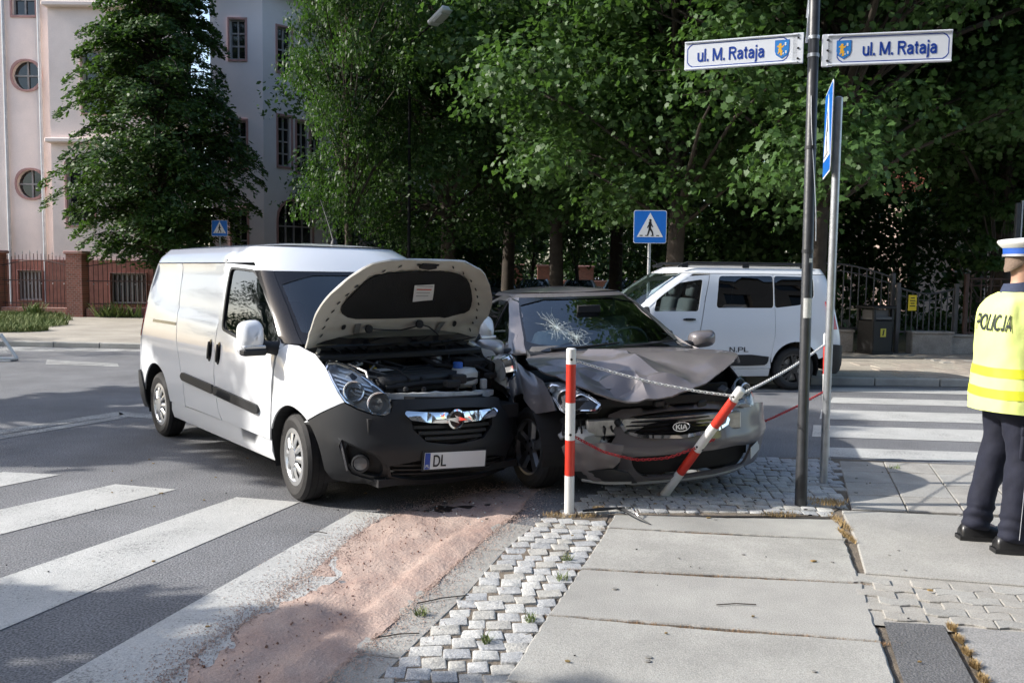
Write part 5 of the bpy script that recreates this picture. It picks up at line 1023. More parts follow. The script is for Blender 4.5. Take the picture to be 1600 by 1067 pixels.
for i in range(9):
    x0, y0 = re.uniform(0, .2), re.uniform(-.55, .5); MB().tube([(x0, y0, .98), (x0+.12, y0+re.uniform(-.1, .1), 1.0+re.uniform(-.02, .03)), (x0+.26, y0+re.uniform(-.2, .2), .95), (x0+.38, y0+re.uniform(-.2, .2), .88)], re.choice((.006, .009, .013)), 6).build('cable', [DARK, BLKPL, ALU][i % 3], van, 50)
for s in (-1, 1): MB().lathe([(.10, 0), (.09, .05), (.04, .06), (.03, .085)], (.05, s*.52, .93), seg=18).build('strut_top', DARK if s < 0 else ALU, van, 40)
for i in range(11): MB().box((.10, -.55+.11*i, 1.078), (.14, .012, .01), (0, .15, 0)).build('scuttle_rib', BLKGL, van)
MB().box((.36, -.30, .948), (.09, .12, .003), (0, .06, .05)).build('engine_label', LIGHTGREY, van); MB().lathe([(.03, 0), (.03, .03), (.012, .035)], (.20, -.30, .94), seg=14).build('oil_cap', mat('oil_cap_yellow', (.5, .34, .02), .5), van, 40)
for i, (P, m_) in enumerate([([(.20, .72, 1.06), (.42, .74, 1.0), (.50, .70, .88), (.30, .66, .92)], WHITE), ([(.40, .70, .98), (.62, .66, .90), (.66, .60, .78), (.50, .62, .82)], PRIMER), ([(.30, .62, 1.02), (.46, .58, .97), (.44, .52, .90), (.30, .55, .95)], BLKPL)]):
    c0 = sum((V(*p) for p in P), V(0, 0, 0))/4; vs = []; n = 8
    for a in range(n+1):
        for b in range(n+1):
            p = V(*P[0]).lerp(V(*P[1]), a/n).lerp(V(*P[3]).lerp(V(*P[2]), a/n), b/n); vs.append(p+V(.3, .5, .3)*(.05*noise.noise(p*9+V(i, 0, 0))))
    MB().add(vs, [(a*(n+1)+b, a*(n+1)+b+1, (a+1)*(n+1)+b+1, (a+1)*(n+1)+b) for a in range(n) for b in range(n)]).build('crumpled_metal', m_, van, 20)
# cabin
for y in (-.42, .42): seat(van, -.95, y, .72)
MB().box((-1.52, 0, 1.1), (.04, 1.5, 1.3)).build('cargo_bulkhead', LIGHTGREY, van); MB().box((-.22, 0, 1.02), (.5, 1.52, .2), (0, -.1, 0), .06).build('dashboard', DASH, van, 40); steering(van, -.50, .42, 1.10)
MB().box((-1.75, 0, .36), (3.3, 1.5, .06)).build('floor_pan', DARK, van); MB().box((.35, 0, .23), (.9, 1.2, .05)).build('under_tray', DARK, van)
MB().box((-.62, -.02, 1.60), (.03, .22, .07), None, .02).build('rear_view_mirror', DARK, van, 40)
make_wheel(van, (.045, -.775, .318), -1, .318, .208, .195, 'cap', R(-6)); make_wheel(van, (.0, .775, .318), 1, .318, .208, .195, 'cap', R(-4)); make_wheel(van, (-3.05, -.775, .318), -1, .318, .208, .195, 'cap'); make_wheel(van, (-3.05, .775, .318), 1, .318, .208, .195, 'cap')
for x in (0, -3.05): MB().tube([(x, -.7, .318), (x, .7, .318)], .05, 8).build('axle', DARK, van)
# ================================================================ taupe car, front crushed
kx, ky, kyaw, kz, kr = KIA_POSE
kia = thing('crashed_car', 'taupe car with crumpled bonnet, torn bumper and cracked windscreen against the red and white posts', 'car', (kx, ky, kz), (0, 0, 0)); kia.rotation_euler = (Matrix.Rotation(kyaw, 3, 'Z') @ Matrix.Rotation(kr, 3, 'X')).to_euler()
k = Car(kia, KIA); KA, KR = (.06, .34, .375), (-2.65, .33, .365)
wf_ = [(-.80, 1.045), (-.95, 1.135), (-1.12, 1.225), (-1.36, 1.325), (-1.52, 1.368), (-1.545, 1.03)]; wr_ = [(-1.62, 1.03), (-1.60, 1.372), (-1.95, 1.375), (-2.28, 1.30), (-2.45, 1.05)]
fd = [(-.46, .955), (-.455, .80), (-.43, .52), (-.42, .36), (-1.50, .33), (-1.56, .6), (-1.575, 1.02), (-1.57, 1.405), (-1.40, 1.375), (-1.12, 1.26), (-.90, 1.15), (-.72, 1.03), (-.66, .985)]
rd = [(-1.512, .33), (-1.572, .6), (-1.587, 1.02), (-1.582, 1.405), (-1.95, 1.412), (-2.32, 1.33), (-2.52, 1.05), (-2.50, .85), (-2.32, .66), (-2.27, .33)]
qt = [(-2.282, .33), (-2.332, .66), (-2.512, .85), (-2.532, 1.05), (-2.332, 1.345), (-2.30, 1.40), (-2.62, 1.34), (-2.90, 1.12), (-3.0, .95), (-3.0, .45)]+arc_pts(*KR, 168, 2, 14)
def side_relief(x, z): return .010*math.exp(-((z-(.86+.03*x))/.03)**2)-.012*math.exp(-((z-.50)/.05)**2)
for sg in (-1, 1):
    d = k.side('front_door', fd, TAUPE, sg, holes=[wf_], disp=side_relief, step=.07); k.side('window', wf_, SIDEG, sg, d, off=-.008, thick=.004, step=.1)
    r_ = k.side('rear_door', rd, TAUPE, sg, holes=[wr_], disp=side_relief, step=.08); k.side('window', wr_, SIDEG, sg, r_, off=-.008, thick=.004, step=.1)
    k.side('pillar_cover', [(-1.548, 1.03), (-1.525, 1.37), (-1.597, 1.374), (-1.617, 1.03)], BLKGL, sg, d, off=.004, thick=.01, step=.1); k.side('window_trim', [(-.80, 1.040), (-2.45, 1.045), (-2.45, 1.03), (-.80, 1.022)], CHROME, sg, d, off=.006, thick=.008, step=.15)
    k.side('rear_quarter_panel', qt, TAUPE, sg, disp=side_relief, step=.09); k.side('sill', [(-.36, .32), (-2.27, .32), (-2.27, .19), (-.34, .19)], TAUPE, sg, step=.12)
    k.side('door_handle', smooth_poly(rect(-1.46, -1.26, .845, .88), 1), TAUPE, sg, d, off=.03, thick=.025, step=.06)
    for (ax, az, ar) in (KA, KR): MB().add([V(x, sg*yy, z) for x, z in arc_pts(ax, az, ar+.002, -20, 200, 24) for yy in (.55, side_y(KIA, x, max(z, .3))-.014)], [(2*i, 2*i+1, 2*i+3, 2*i+2) for i in range(24)]).build('wheel_arch_tunnel', DARK, kia)
    fen = [(uxf(KIA, -.448, .93), .935), (uxf(KIA, -.20, .93), .932), (1.0, .925), (.89, .865), (.872, .815), (.832, .745), (.80, .66), (1.05, .62)]+[(uxf(KIA, x, z), z) for x, z in arc_pts(*KA, 44, 178, 14)]+[(uxf(KIA, -.402, .36), .36), (uxf(KIA, -.43, .66), .66)]
    k.chart('front_wing', fen, TAUPE, sg, step=.045, disp=(lambda u, z: .03*noise.noise(V(u*6, z*5, 2))-.045*max(0, 1-abs(u-1.0)/.25)) if sg < 0 else (lambda u, z: .02*noise.noise(V(u*5, z*5, 8))), sharp=50)
    k.chart('pillar', [(1.20, 1.405), (1.135, 1.25), (1.16, 1.05), (1.30, .965), (.80, .975), (.84, 1.20), (.875, 1.405)], TAUPE, sg, step=.06)
    cx, cy, cz = -.72, sg*.97, 1.015; n = 20; vs = []
    for dx, hw, hh in [(.0, .115, .072), (.05, .12, .078), (.10, .105, .068), (.14, .07, .045), (.155, .015, .01)]:
        for q in range(n):
            t = 2*math.pi*q/n; ct, st = math.cos(t), math.sin(t); vs.append(V(cx+dx, cy+hw*math.copysign(abs(ct)**.6, ct), cz+hh*math.copysign(abs(st)**.6, st)+.012*ct*sg))
    mp = MB().add(vs, [(i*n+q, i*n+(q+1) % n, (i+1)*n+(q+1) % n, (i+1)*n+q) for i in range(4) for q in range(n)]+[tuple(4*n+q for q in range(n))]).build('door_mirror', mat('mirror_shell', (.36, .34, .33), .32, metal=.4, coat=.8) if sg < 0 else TAUPE, kia, 50); MB().add([v-V(.001, 0, 0) for v in vs[:n]], [tuple(range(n))]).build('mirror_glass', CHROME, mp)  # right shell is a paler copy of the paint, sunlight put into its colour
    MB().tube([(cx+.06, sg*.90, cz-.045), (cx+.07, sg*.80, cz-.05)], [.035, .045], 8).build('arm', BLKPL, mp, 50)
    ub = uxf(KIA, -3.0, .8); k.chart('rear_body', rect(ub+.004, KIA.c-.002, .2, .95), TAUPE, sg, step=.1); k.chart('tail_lamp', rect(ub+.05, ub+.35, .70, .90), REDL, sg, off=.006, thick=.02, step=.08); k.chart('rear_glass', [(KIA.b+.05, .98), (KIA.c-.001, .98), (KIA.c-.001, 1.40), (KIA.b+.1, 1.40)], TINT, sg, step=.12); 
k.chart('roof_edge', [(-KIA.c+.01, 1.41), (-1.21, 1.41), (-.88, 1.405), (0, 1.405), (.88, 1.405), (1.21, 1.41), (KIA.c-.01, 1.41), (KIA.c-.01, 1.438), (-KIA.c+.01, 1.438)], TAUPE, step=.07, thick=.015)
rl = [KIA.P(u, 1.437) for u in np.linspace(-KIA.c+.01, KIA.c-.01, 110)]; panel('roof', [(p[0], p[1]) for p in rl], lambda x, y: (x, y, 1.436+.05*(1-min(1, abs(y)/.57)**2.2)*min(1, max(0, (-1.44-x)/.35))**.6*min(1, max(0, (x+2.52)/.3))**.6), TAUPE, kia, step=.06, thick=0, out=lambda p: (0, 0, 1))
wsp = [(-.80, .985), (-.84, 1.20), (-.873, 1.402), (.873, 1.402), (.84, 1.20), (.80, .985)]; wso = k.chart('windscreen', wsp, WIND, step=.09, thick=.005, off=-.004)
k.chart('windscreen_border', wsp, BLKGL, 1, wso, holes=[smooth_poly([(-.765, 1.005), (-.80, 1.2), (-.835, 1.385), (.835, 1.385), (.80, 1.2), (.765, 1.005)], 1)], step=.08, thick=0, off=.001)
CRACK = mat('crack_white', (.48, .54, .53), .3)
rc = random.Random(9); cr = MB(); nrmw = V(.75, 0, .66)
def cpt(u, z): return Vector(KIA.P(u, z))+nrmw*.004
for (cu, cz, nr, L) in ((-.36, 1.16, 26, .30), (-.20, 1.085, 15, .20)):
    for i in range(nr):
        a = 2*math.pi*i/nr+rc.uniform(-.15, .15); l = L*rc.uniform(.25, 1); p = (cu, cz); pr = []
        for j in range(5): pr.append((cu+math.cos(a+rc.uniform(-.12, .12))*l*j/4, cz+math.sin(a+rc.uniform(-.12, .12))*l*.55*j/4))
        pr = [q for q in pr if abs(q[0]) < .80 and 1.01 < q[1] < 1.38]
        if len(pr) > 1: cr.tube([cpt(*q) for q in pr], [.0014*(1-j/len(pr))+.0004 for j in range(len(pr))], 3, cap=False)
    for r in (.04, .075, .12):
        for i in range(18):
            if rc.random() < .6: a0 = i*.349; cr.tube([cpt(cu+math.cos(a0)*r, cz+math.sin(a0)*r*.55), cpt(cu+math.cos(a0+.33)*r*rc.uniform(.9, 1.1), cz+math.sin(a0+.33)*r*.55)], .0011, 3, cap=False)
    for i in range(90):
        a = rc.random()*6.28; r = rc.random()**1.6*L*.6; q = cpt(cu+math.cos(a)*r, min(1.38, cz+math.sin(a)*r*.55)); cr.box(q, (.004, .005, .003), (rc.random()*3, rc.random()*3, 0))
cr.build('windscreen_crack', CRACK, wso)
# crumpled bonnet
hpoly = [(-.50, -.70), (-.30, -.775), (-.09, -.80), (.15, -.78), (.32, -.73), (.50, -.63), (.64, -.52), (.745, -.42), (.80, -.28), (.815, -.12), (.805, .02), (.76, .20), (.70, .34), (.56, .54), (.42, .70), (.30, .80), (.16, .86), (-.08, .86), (-.30, .84), (-.48, .80), (-.50, .4), (-.485, 0), (-.495, -.4)]
def segd(p, a, b):
    ax, ay = a; bx, by = b; dx, dy = bx-ax, by-ay; t = max(0, min(1, ((p[0]-ax)*dx+(p[1]-ay)*dy)/(dx*dx+dy*dy))); return math.hypot(p[0]-ax-t*dx, p[1]-ay-t*dy)
CRS = [((-.14, -.20), (.30, -.06), .050, .22), ((.30, -.06), (.79, .08), .075, .24), ((.02, -.60), (.40, -.40), -.050, .15), ((.40, -.40), (.76, -.30), -.070, .15), ((.10, .14), (.66, .40), -.028, .18), ((.34, -.74), (.46, -.20), .050, .09), ((.64, -.46), (.60, -.12), -.045, .08), ((.60, -.12), (.68, .16), .045, .07),
       ((-.12, -.30), (.12, -.06), .040, .055), ((.45, .46), (.04, .84), .026, .12), ((.22, -.34), (.50, -.14), -.040, .08), ((.50, -.14), (.80, -.16), .050, .07), ((.10, -.78), (.25, -.45), .035, .08), ((.55, .50), (.74, .22), .030, .07), ((-.30, .30), (.30, .52), .012, .10)]
HED = [p for p in densify(hpoly, .05) if p[0] > .1]
def kh(x, y):
    t = (x+.48)/1.28; z = .992-.035*t-.215*max(0, t)**2.8-.045*(abs(y)/.8)**2.4; z += .10*max(0, min(1, (y-.05)/.75))*min(1, max(0, t*1.5)); f = min(1, max(0, t*3.6))
    ed = math.sqrt(min((x-p)**2+(y-q)**2 for p, q in HED)); f *= .30+.70*min(1, ed/.13); g = 1 if y < .2 else max(.35, 1-(y-.2)*2)
    for a, b, hgt, wd in CRS: z += f*g*.78*hgt*max(0, 1-segd((x, y), a, b)/wd)
    return z+f*.008*noise.noise(V(x*6, y*6, 1))
hb = panel('bonnet', hpoly, lambda x, y: (x, y+.02, kh(x, y)), TAUPE, kia, step=.03, thick=.012, out=lambda p: (0, 0, 1), closed=True, sharp=17, creases=[(a, b) for a, b, _, _ in CRS])
edge = [(x, y) for x, y in smooth_poly([(.30, .80), (.16, .86), (-.08, .86), (-.30, .84)], 1, False)]; me_ = MB()
for i, (x, y) in enumerate(edge): z = kh(x, y); me_.v += [(x, y+.02, z), (x+.01, y+.035, z-.07+.02*math.sin(i*1.7))]
me_.f = [(2*i, 2*i+1, 2*i+3, 2*i+2) for i in range(len(edge)-1)]; me_.build('bonnet_flange', TAUPE, hb, 40)
MB().box((-.50, 0, .955), (.16, 1.40, .06), (0, .2, 0), .02).build('scuttle_panel', BLKPL, kia); MB().tube([(-.46, -.5, 1.0), (-.45, -.2, 1.012), (-.50, .12, 1.03)], [.014, .010, .006], 6).build('wiper', DARK, kia, 50); MB().tube([(-.46, .15, 1.0), (-.46, .4, 1.012), (-.52, .66, 1.03)], [.014, .010, .006], 6).build('wiper', DARK, kia, 50)
# front end, pushed to the car's left and down
def crush(p): x, y, z = p; t = max(0, min(1, (x-.25)/.6)); t = t*t*(3-2*t); return (x-.15*t, y, z-.035*t)
def push(p): x, y, z = crush(p); return (x-.015, y+.14, z-.05+.02*y)
GRP = [(-.44, .655), (-.30, .70), (0, .715), (.30, .70), (.44, .655), (.40, .575), (.30, .545), (0, .525), (-.30, .545), (-.40, .575)]
GRP = smooth_poly(GRP, 1); uk = lambda y, z: math.copysign(math.asin(min(1, abs(y)/KIA.w(z))**(KIA.m/2))*2/math.pi*KIA.a, y)
gku = [(uk(y, z), z) for y, z in GRP]; low = rpoly([(-.30, .40), (.40, .405), (.66, .375), (.60, .225), (-.20, .215), (-.28, .30)], .04)
bpol = [(-.44, .70), (-.33, .735), (0, .745), (.33, .735), (.46, .70), (.62, .66), (.80, .665), (1.04, .63)]+[(uxf(KIA, x, z), z) for x, z in arc_pts(*KA, 40, -6, 10)]+[(uxf(KIA, .46, .20), .20), (.70, .165), (.3, .15), (-.28, .15), (-.34, .24), (-.40, .30), (-.37, .38), (-.46, .47), (-.40, .56), (-.47, .63)]
kb = k.chart('front_bumper', bpol, TAUPE, holes=[gku, low], step=.045, warp=push, thick=.02, disp=lambda u, z: .014*noise.noise(V(u*5, z*6, 3))+.02*math.exp(-((z-.44)/.05)**2)-.05*max(0, -.1-u)*max(0, .7-z), sharp=45)
k.front('grille_mesh', [(y*1.03, z) for y, z in GRP], DARK, kb, warp=push, off=-.045, thick=0, step=.1)
for z in (.56, .59, .62, .65, .68): hw = .40-.9*max(0, z-.64); k.front('grille_slat', rect(-hw, hw, z-.005, z+.005), BLKGL, kb, warp=push, off=-.022, thick=.015, step=.08)
ring = lambda s: [(lerp(0, y, s), lerp(.615, z, s)) for y, z in GRP]
lowhalf = [(-.455, .665), (-.405, .57), (-.30, .535), (0, .512), (.30, .535), (.405, .57), (.455, .665)]; inn = [(.425, .66), (.382, .583), (.29, .557), (0, .535), (-.29, .557), (-.382, .583), (-.425, .66)]
k.front('grille_chrome', lowhalf+inn, CHROME, kb, warp=push, off=.012, thick=.025, step=.03, disp=lambda y, z: .008*noise.noise(V(y*11, z*5, 2)))
kp = Vector(push((front_x(KIA, 0, .60), 0, .60)))+V(.03, 0, 0); EM = Matrix.Translation(kp) @ Matrix(((0, 0, 1, 0), (1, 0, 0, 0), (0, 1, 0, 0), (0, 0, 0, 1))); ov = lambda a, b: [(a*math.cos(t*.2618), b*math.sin(t*.2618)) for t in range(24)]
em = MB().prism(ov(.068, .036), -.02, .004, EM).build('emblem', CHROME, kb); MB().prism(ov(.062, .030), .004, .0055, EM).build('emblem_field', BLKGL, em); lettering('emblem_letters', 'KIA', .050, CHROME, em, EM @ Matrix.Translation((0, 0, .0065)), width=.092, stroke=.13)
k.chart('lower_intake', [(lerp(.16, u, 1.03), lerp(.31, z, 1.04)) for u, z in low], DARK, 1, kb, warp=push, off=-.05, thick=0, step=.1); k.chart('lip', [(-.30, .185), (0, .185), (.40, .19), (.62, .205), (.60, .19), (.40, .172), (0, .168), (-.30, .168)], LIGHTGREY, 1, kb, warp=push, off=.006, thick=.012, step=.08)
fr = [(.30, .45), (.42, .47), (.56, .455), (.74, .46), (.80, .42), (.76, .30), (.66, .20), (.50, .165), (.36, .17), (.40, .26), (.33, .33)]
k.chart('torn_bumper_corner', fr, TAUPE, -1, warp=lambda p: (p[0]+.02+.03*(p[2]-.3), p[1]+.02, p[2]-.015), step=.04, thick=.015, disp=lambda u, z: .03*noise.noise(V(u*7, z*7, 9))+.015*math.exp(-((z-.40)/.04)**2), sharp=45); k.chart('torn_bumper_skirt', [(.28, .24), (.40, .27), (.62, .245), (.74, .23), (.66, .15), (.40, .135), (.20, .14)], BLKPL, -1, warp=lambda p: (p[0]+.035, p[1]+.03, p[2]-.01), step=.05, thick=.012)
k.chart('torn_lip', [(.24, .152), (.45, .150), (.66, .165), (.66, .15), (.45, .135), (.24, .138)], LIGHTGREY, -1, warp=lambda p: (p[0]+.05, p[1]+.02, p[2]-.01), step=.06, thick=.01)
# what shows behind the torn bumper
MB().box((.62, .06, .52), (.05, 1.20, .13), (0, 0, -.03), .02).build('impact_beam', RAWMET, kia); MB().box((.52, .05, .58), (.06, 1.1, .42)).build('radiator', DARK, kia); MB().box((.30, 0, .70), (.7, 1.35, .06)).build('engine_block', DARK, kia); MB().box((.55, -.52, .45), (.16, .22, .16), (.1, .2, .3), .04).build('washer_bottle', TANK, kia, 40); MB().box((.50, -.60, .56), (.14, .18, .06), (.2, .1, .2), .02).build('lamp_bracket', BLKPL, kia)
rq = random.Random(4)
for i in range(7): y = -.68+.06*i; MB().tube([(.52, y, .60), (.60+rq.uniform(0, .06), y+rq.uniform(-.05, .05), .52), (.58, y+rq.uniform(-.06, .06), .40+rq.uniform(-.05, .05))], .008, 5).build('loose_wire', DARK, kia, 50)
for i in range(8): MB().box((.58+rq.uniform(-.05, .06), -.70+.055*i+rq.uniform(-.02, .02), .40+rq.uniform(0, .16)), (.05, .05+rq.uniform(0, .05), .04), (rq.random(), rq.random(), rq.random()), .008).build('broken_bracket', [ALU, BLKPL, LIGHTGREY][i % 3], kia)
for i in range(10): MB().box((.60+rq.uniform(-.06, .05), .05+.085*i+rq.uniform(-.03, .03)-.3, .70+rq.uniform(-.04, .06)), (.06, .08, .05), (rq.random()*.6, rq.random()*.6, rq.random()), .01).build('engine_bay_part', [DARK, BLKPL, ALU][i % 3 if i % 4 == 0 else i % 2], kia)
hk = [(.866, .811), (.808, .84), (.677, .838), (.604, .828), (.488, .772), (.417, .72), (.465, .678), (.601, .674), (.70, .641), (.768, .665), (.825, .746)]
def klamp(sg, warp):
    ho = k.chart('headlamp', hk, LAMPGREY, sg, warp=warp, off=-.07, thick=0, step=.05)
    for (u, z, r) in ((.70, .745, .058), (.57, .73, .05)):
        p = Vector(warp(KIA.P(sg*u, z))); n = V(.88, sg*.4, .1).normalized(); M = Matrix.Translation(p-n*.07) @ n.to_track_quat('X', 'Z').to_matrix().to_4x4(); l = MB().lathe([(r*1.15, .05), (r, .056), (r*.88, .03), (r*.5, .006), (.012, 0)], axis='X', seg=28, cap=False); l.v = [tuple(M @ Vector(v)) for v in l.v]; l.build('lamp_bowl', REFL, ho, 30)
        l = MB().lathe([(r*.55, .01), (r*.5, .04), (.001, .055)], axis='X', seg=20); l.v = [tuple(M @ Vector(v)) for v in l.v]; l.build('projector', LENS, ho, 40)
    k.chart('lamp_rim', hk, CHROME if sg < 0 else LAMPGREY, sg, ho, warp=warp, holes=[[(lerp(.66, u, .92), lerp(.75, z, .90)) for u, z in hk]], off=-.014, thick=.05, step=.05); k.chart('lamp_lens', hk, LENS, sg, ho, warp=warp, off=.004, thick=.004, step=.05)
klamp(-1, lambda p: (p[0]-.03, p[1]+.02, p[2]-.01)); klamp(1, lambda p: (p[0]-.02, p[1]+.08, p[2]-.03))
PMk = Matrix.Translation((.60, .80, .27)) @ Euler((0, 0, R(52))).to_matrix().to_4x4() @ Matrix(((0, 0, 1, 0), (1, 0, 0, 0), (0, 1, 0, 0), (0, 0, 0, 1))); MB().prism([(-.18, -.03), (.18, -.03), (.18, .05), (-.18, .05)], 0, .005, PMk).build('number_plate', mat('worn_plate', (.42, .43, .42), .5), kia)
for y in (-.37, .37): seat(kia, -1.35, y, .52)
seat(kia, -2.2, 0, .52); MB().box((-.72, 0, .90), (.5, 1.36, .2), (0, -.12, 0), .06).build('dashboard', DASH, kia, 40); steering(kia, -.98, .37, .96); MB().box((-1.7, 0, .28), (2.6, 1.4, .06)).build('floor_pan', DARK, kia); MB().box((-1.02, .02, 1.30), (.03, .22, .07), None, .02).build('rear_view_mirror', DARK, kia, 40)
bag = MB().lathe([(.001, -.1), (.12, -.08), (.19, 0), (.15, .09), (.001, .12)], (-.85, -.38, 1.02), seg=18); bag.v = [(x+.02*noise.noise(V(x*8, y*8, z*8)), y, z+.03*noise.noise(V(x*9, y*9, z*9+3))) for x, y, z in bag.v]; bag.build('airbag', mat('airbag_cloth', (.45, .50, .52), .9), kia, 60)
make_wheel(kia, (.07, -.765, .300), -1, .316, .215, .205, 'five', R(14), R(-5), GREYRIM); make_wheel(kia, (.0, .77, .316), 1, .316, .215, .205, 'five', R(10), 0, GREYRIM); make_wheel(kia, (-2.65, -.77, .316), -1, .316, .215, .205, 'five', 0, 0, GREYRIM); make_wheel(kia, (-2.65, .77, .316), 1, .316, .215, .205, 'five', 0, 0, GREYRIM)
# ================================================================ white estate van behind
dx_, dy_, dyaw, dz_, dr_ = DOK_POSE
dok = thing('estate_van', 'white van with roof rails and tinted windows stopped behind the crashed car', 'van', (dx_, dy_, dz_), (0, 0, dyaw)); q = Car(dok, DOK); DF, DR_ = (.0, .33, .37), (-2.74, .34, .38)
wfd = rpoly([(-.60, 1.145), (-.66, 1.35), (-.92, 1.545), (-1.35, 1.61), (-1.26, 1.15)], .04); fdd = [(-.33, 1.06), (-.30, .85), (-.38, .5), (-.40, .33), (-1.24, .33), (-1.28, .9), (-1.37, 1.34), (-1.46, 1.675), (-.93, 1.635), (-.62, 1.44), (-.42, 1.20)]
wsl = rpoly([(-1.535, 1.20), (-1.60, 1.66), (-2.425, 1.67), (-2.405, 1.205)], .05); sld = [(-1.252, .33), (-1.292, .9), (-1.382, 1.34), (-1.472, 1.69), (-2.43, 1.69), (-2.415, .80), (-2.36, .45), (-2.37, .33)]
wq = rpoly([(-2.425, 1.205), (-2.44, 1.67), (-3.05, 1.66), (-3.04, 1.36), (-2.82, 1.25)], .05); qtd = [(-2.437, 1.69), (-2.421, .80), (-2.365, .50)]+arc_pts(*DR_, 12, 160, 14)[0:]+[(-3.20, .5), (-3.24, .62), (-3.28, .8), (-3.28, 1.69)]
for sg in (1, -1):
    d = q.side('front_door', fdd, WHITE, sg, holes=[wfd], step=.09); q.side('window', wfd, SIDEG, sg, d, off=-.01, thick=.004, step=.12); s_ = q.side('sliding_door', sld, WHITE, sg, holes=[wsl], step=.09); q.side('window', wsl, TINT, sg, s_, off=-.004, thick=.006, step=.12)
    r_ = q.side('rear_quarter_panel', qtd, WHITE, sg, holes=[wq], step=.08, disp=lambda x, z: .025*max(0, 1-abs(math.hypot(x-DR_[0], z-DR_[1])-DR_[2])/.12)); q.side('window', wq, TINT, sg, r_, off=-.004, thick=.006, step=.12)
    q.side('door_handle', smooth_poly(rect(-1.21, -1.03, 1.015, 1.05), 1), BLKPL, sg, d, off=.02, thick=.02, step=.06); q.side('protective_strip', smooth_poly([(-1.27, .37), (-1.27, .53), (-2.33, .53), (-2.32, .41), (-2.25, .37)], 1), BLKPL, sg, s_, off=.014, thick=.014, step=.1); q.side('protective_strip', smooth_poly([(-.46, .37), (-.46, .53), (-1.235, .53), (-1.235, .37)], 1), BLKPL, sg, d, off=.014, thick=.014, step=.1)
    q.side('sill', [(-.38, .32), (-2.36, .32), (-2.36, .21), (-.38, .21)], WHITE, sg, step=.15); ub = uxf(DOK, -3.26, .9)
    fen = [(uxf(DOK, -.318, 1.0), 1.03), (uxf(DOK, -.1, 1.0), 1.01), (.98, .96), (.82, .90), (.84, .72), (.95, .62), (1.04, .60)]+[(uxf(DOK, x, z), z) for x, z in arc_pts(*DF, 50, 176, 12)]+[(uxf(DOK, -.385, .5), .5), (uxf(DOK, -.31, .8), .8)]
    q.chart('front_wing', fen, WHITE, sg, step=.06); q.chart('headlamp', smooth_poly([(.80, .90), (.45, .80), (.45, .66), (.82, .70)], 1), REFL, sg, off=-.01, step=.07); q.chart('pillar', [(1.25, 1.69), (1.15, 1.40), (1.10, 1.08), (.86, 1.08), (.88, 1.4), (.92, 1.69)], WHITE, sg, step=.07)
    q.chart('rear_corner', rect(ub+.004, DOK.c-.004, .62, 1.69), WHITE, sg, step=.09); q.chart('tail_lamp', rect(ub+.02, ub+.16, .90, 1.30), REDL, sg, off=.012, thick=.03, step=.07); q.chart('rear_bumper', [(ub-.03, .66), (ub+.02, .68), (DOK.c, .62), (DOK.c, .26), (ub-.08, .26), (ub-.06, .5)], BLKPL, sg, off=.03, thick=.03, step=.08)
    rp = [(x, sg*.60, 1.845-(.05 if i in (0, 4) else 0)) for i, x in enumerate((-1.02, -1.16, -2.0, -2.9, -3.05))]; MB().tube(rp, .02, 8).build('roof_rail', BLKPL, dok, 50)
    for x in (-1.12, -2.05, -2.95): MB().box((x, sg*.60, 1.81), (.10, .035, .06), None, .01).build('rail_foot', BLKPL, dok)
    for (ax, az, ar) in (DF, DR_): MB().add([V(x, sg*yy, z) for x, z in arc_pts(ax, az, ar, -20, 200, 24) for yy in (.55, side_y(DOK, x, max(z, .3))-.012)], [(2*i, 2*i+1, 2*i+3, 2*i+2) for i in range(24)]).build('wheel_arch_tunnel', DARK, dok)
    mo = MB().lathe([(.001, .08), (.07, .06), (.10, 0), (.10, -.04)], (-.42, sg*1.0, 1.12), axis='X', seg=16); mo.build('door_mirror', BLKPL, dok, 40)
    make_wheel(dok, (0, sg*.755, .318), sg, .318, .215, .195, 'split', 0, 0, DARKRIM); make_wheel(dok, (-2.74, sg*.755, .318), sg, .318, .215, .195, 'split', 0, 0, DARKRIM)
q.chart('front_bumper', [(-1.03, .59), (-.6, .64), (0, .66), (.6, .64), (1.03, .59), (.98, .24), (0, .2), (-.98, .24)], BLKPL, step=.08); q.chart('front_panel', [(-.44, .65), (.44, .65), (.44, .82), (0, .86), (-.44, .82)], BLKGL, step=.08)
q.chart('windscreen', [(-.86, 1.10), (-.92, 1.69), (.92, 1.69), (.86, 1.10)], WIND, step=.1, thick=.005); q.chart('roof_edge', [(-DOK.c+.01, 1.70), (DOK.c-.01, 1.70), (DOK.c-.01, 1.775), (-DOK.c+.01, 1.775)], WHITE, step=.09)
rl = [DOK.P(u, 1.773) for u in np.linspace(-DOK.c+.01, DOK.c-.01, 100)]; panel('roof', [(p[0], p[1]) for p in rl], lambda x, y: (x, y, 1.772+.045*(1-min(1, abs(y)/.62)**2.2)*min(1, max(0, (-1.03-x)/.4))**.6*min(1, max(0, (x+3.36)/.25))**.6), WHITE, dok, step=.08, thick=0, out=lambda p: (0, 0, 1))
panel('bonnet', [(-.05, -.75), (.45, -.68), (.62, -.4), (.66, 0), (.62, .4), (.45, .68), (-.05, .75)], lambda x, y: (x, y, 1.07-.22*max(0, x+.05)**1.5-.05*y*y), WHITE, dok, step=.08, out=lambda p: (0, 0, 1)); MB().tube([(-.98, 0, 1.80), (-.72, 0, 1.93), (-.30, 0, 2.14)], .004, 5).build('aerial', DARK, dok)
for y in (-.4, .4): seat(dok, -.95, y, .66)
MB().box((-.30, 0, .96), (.5, 1.45, .2), (0, -.1, 0), .06).build('dashboard', DASH, dok, 40); steering(dok, -.60, .4, 1.06); MB().box((-1.6, 0, .32), (3.2, 1.4, .06)).build('floor_pan', DARK, dok)
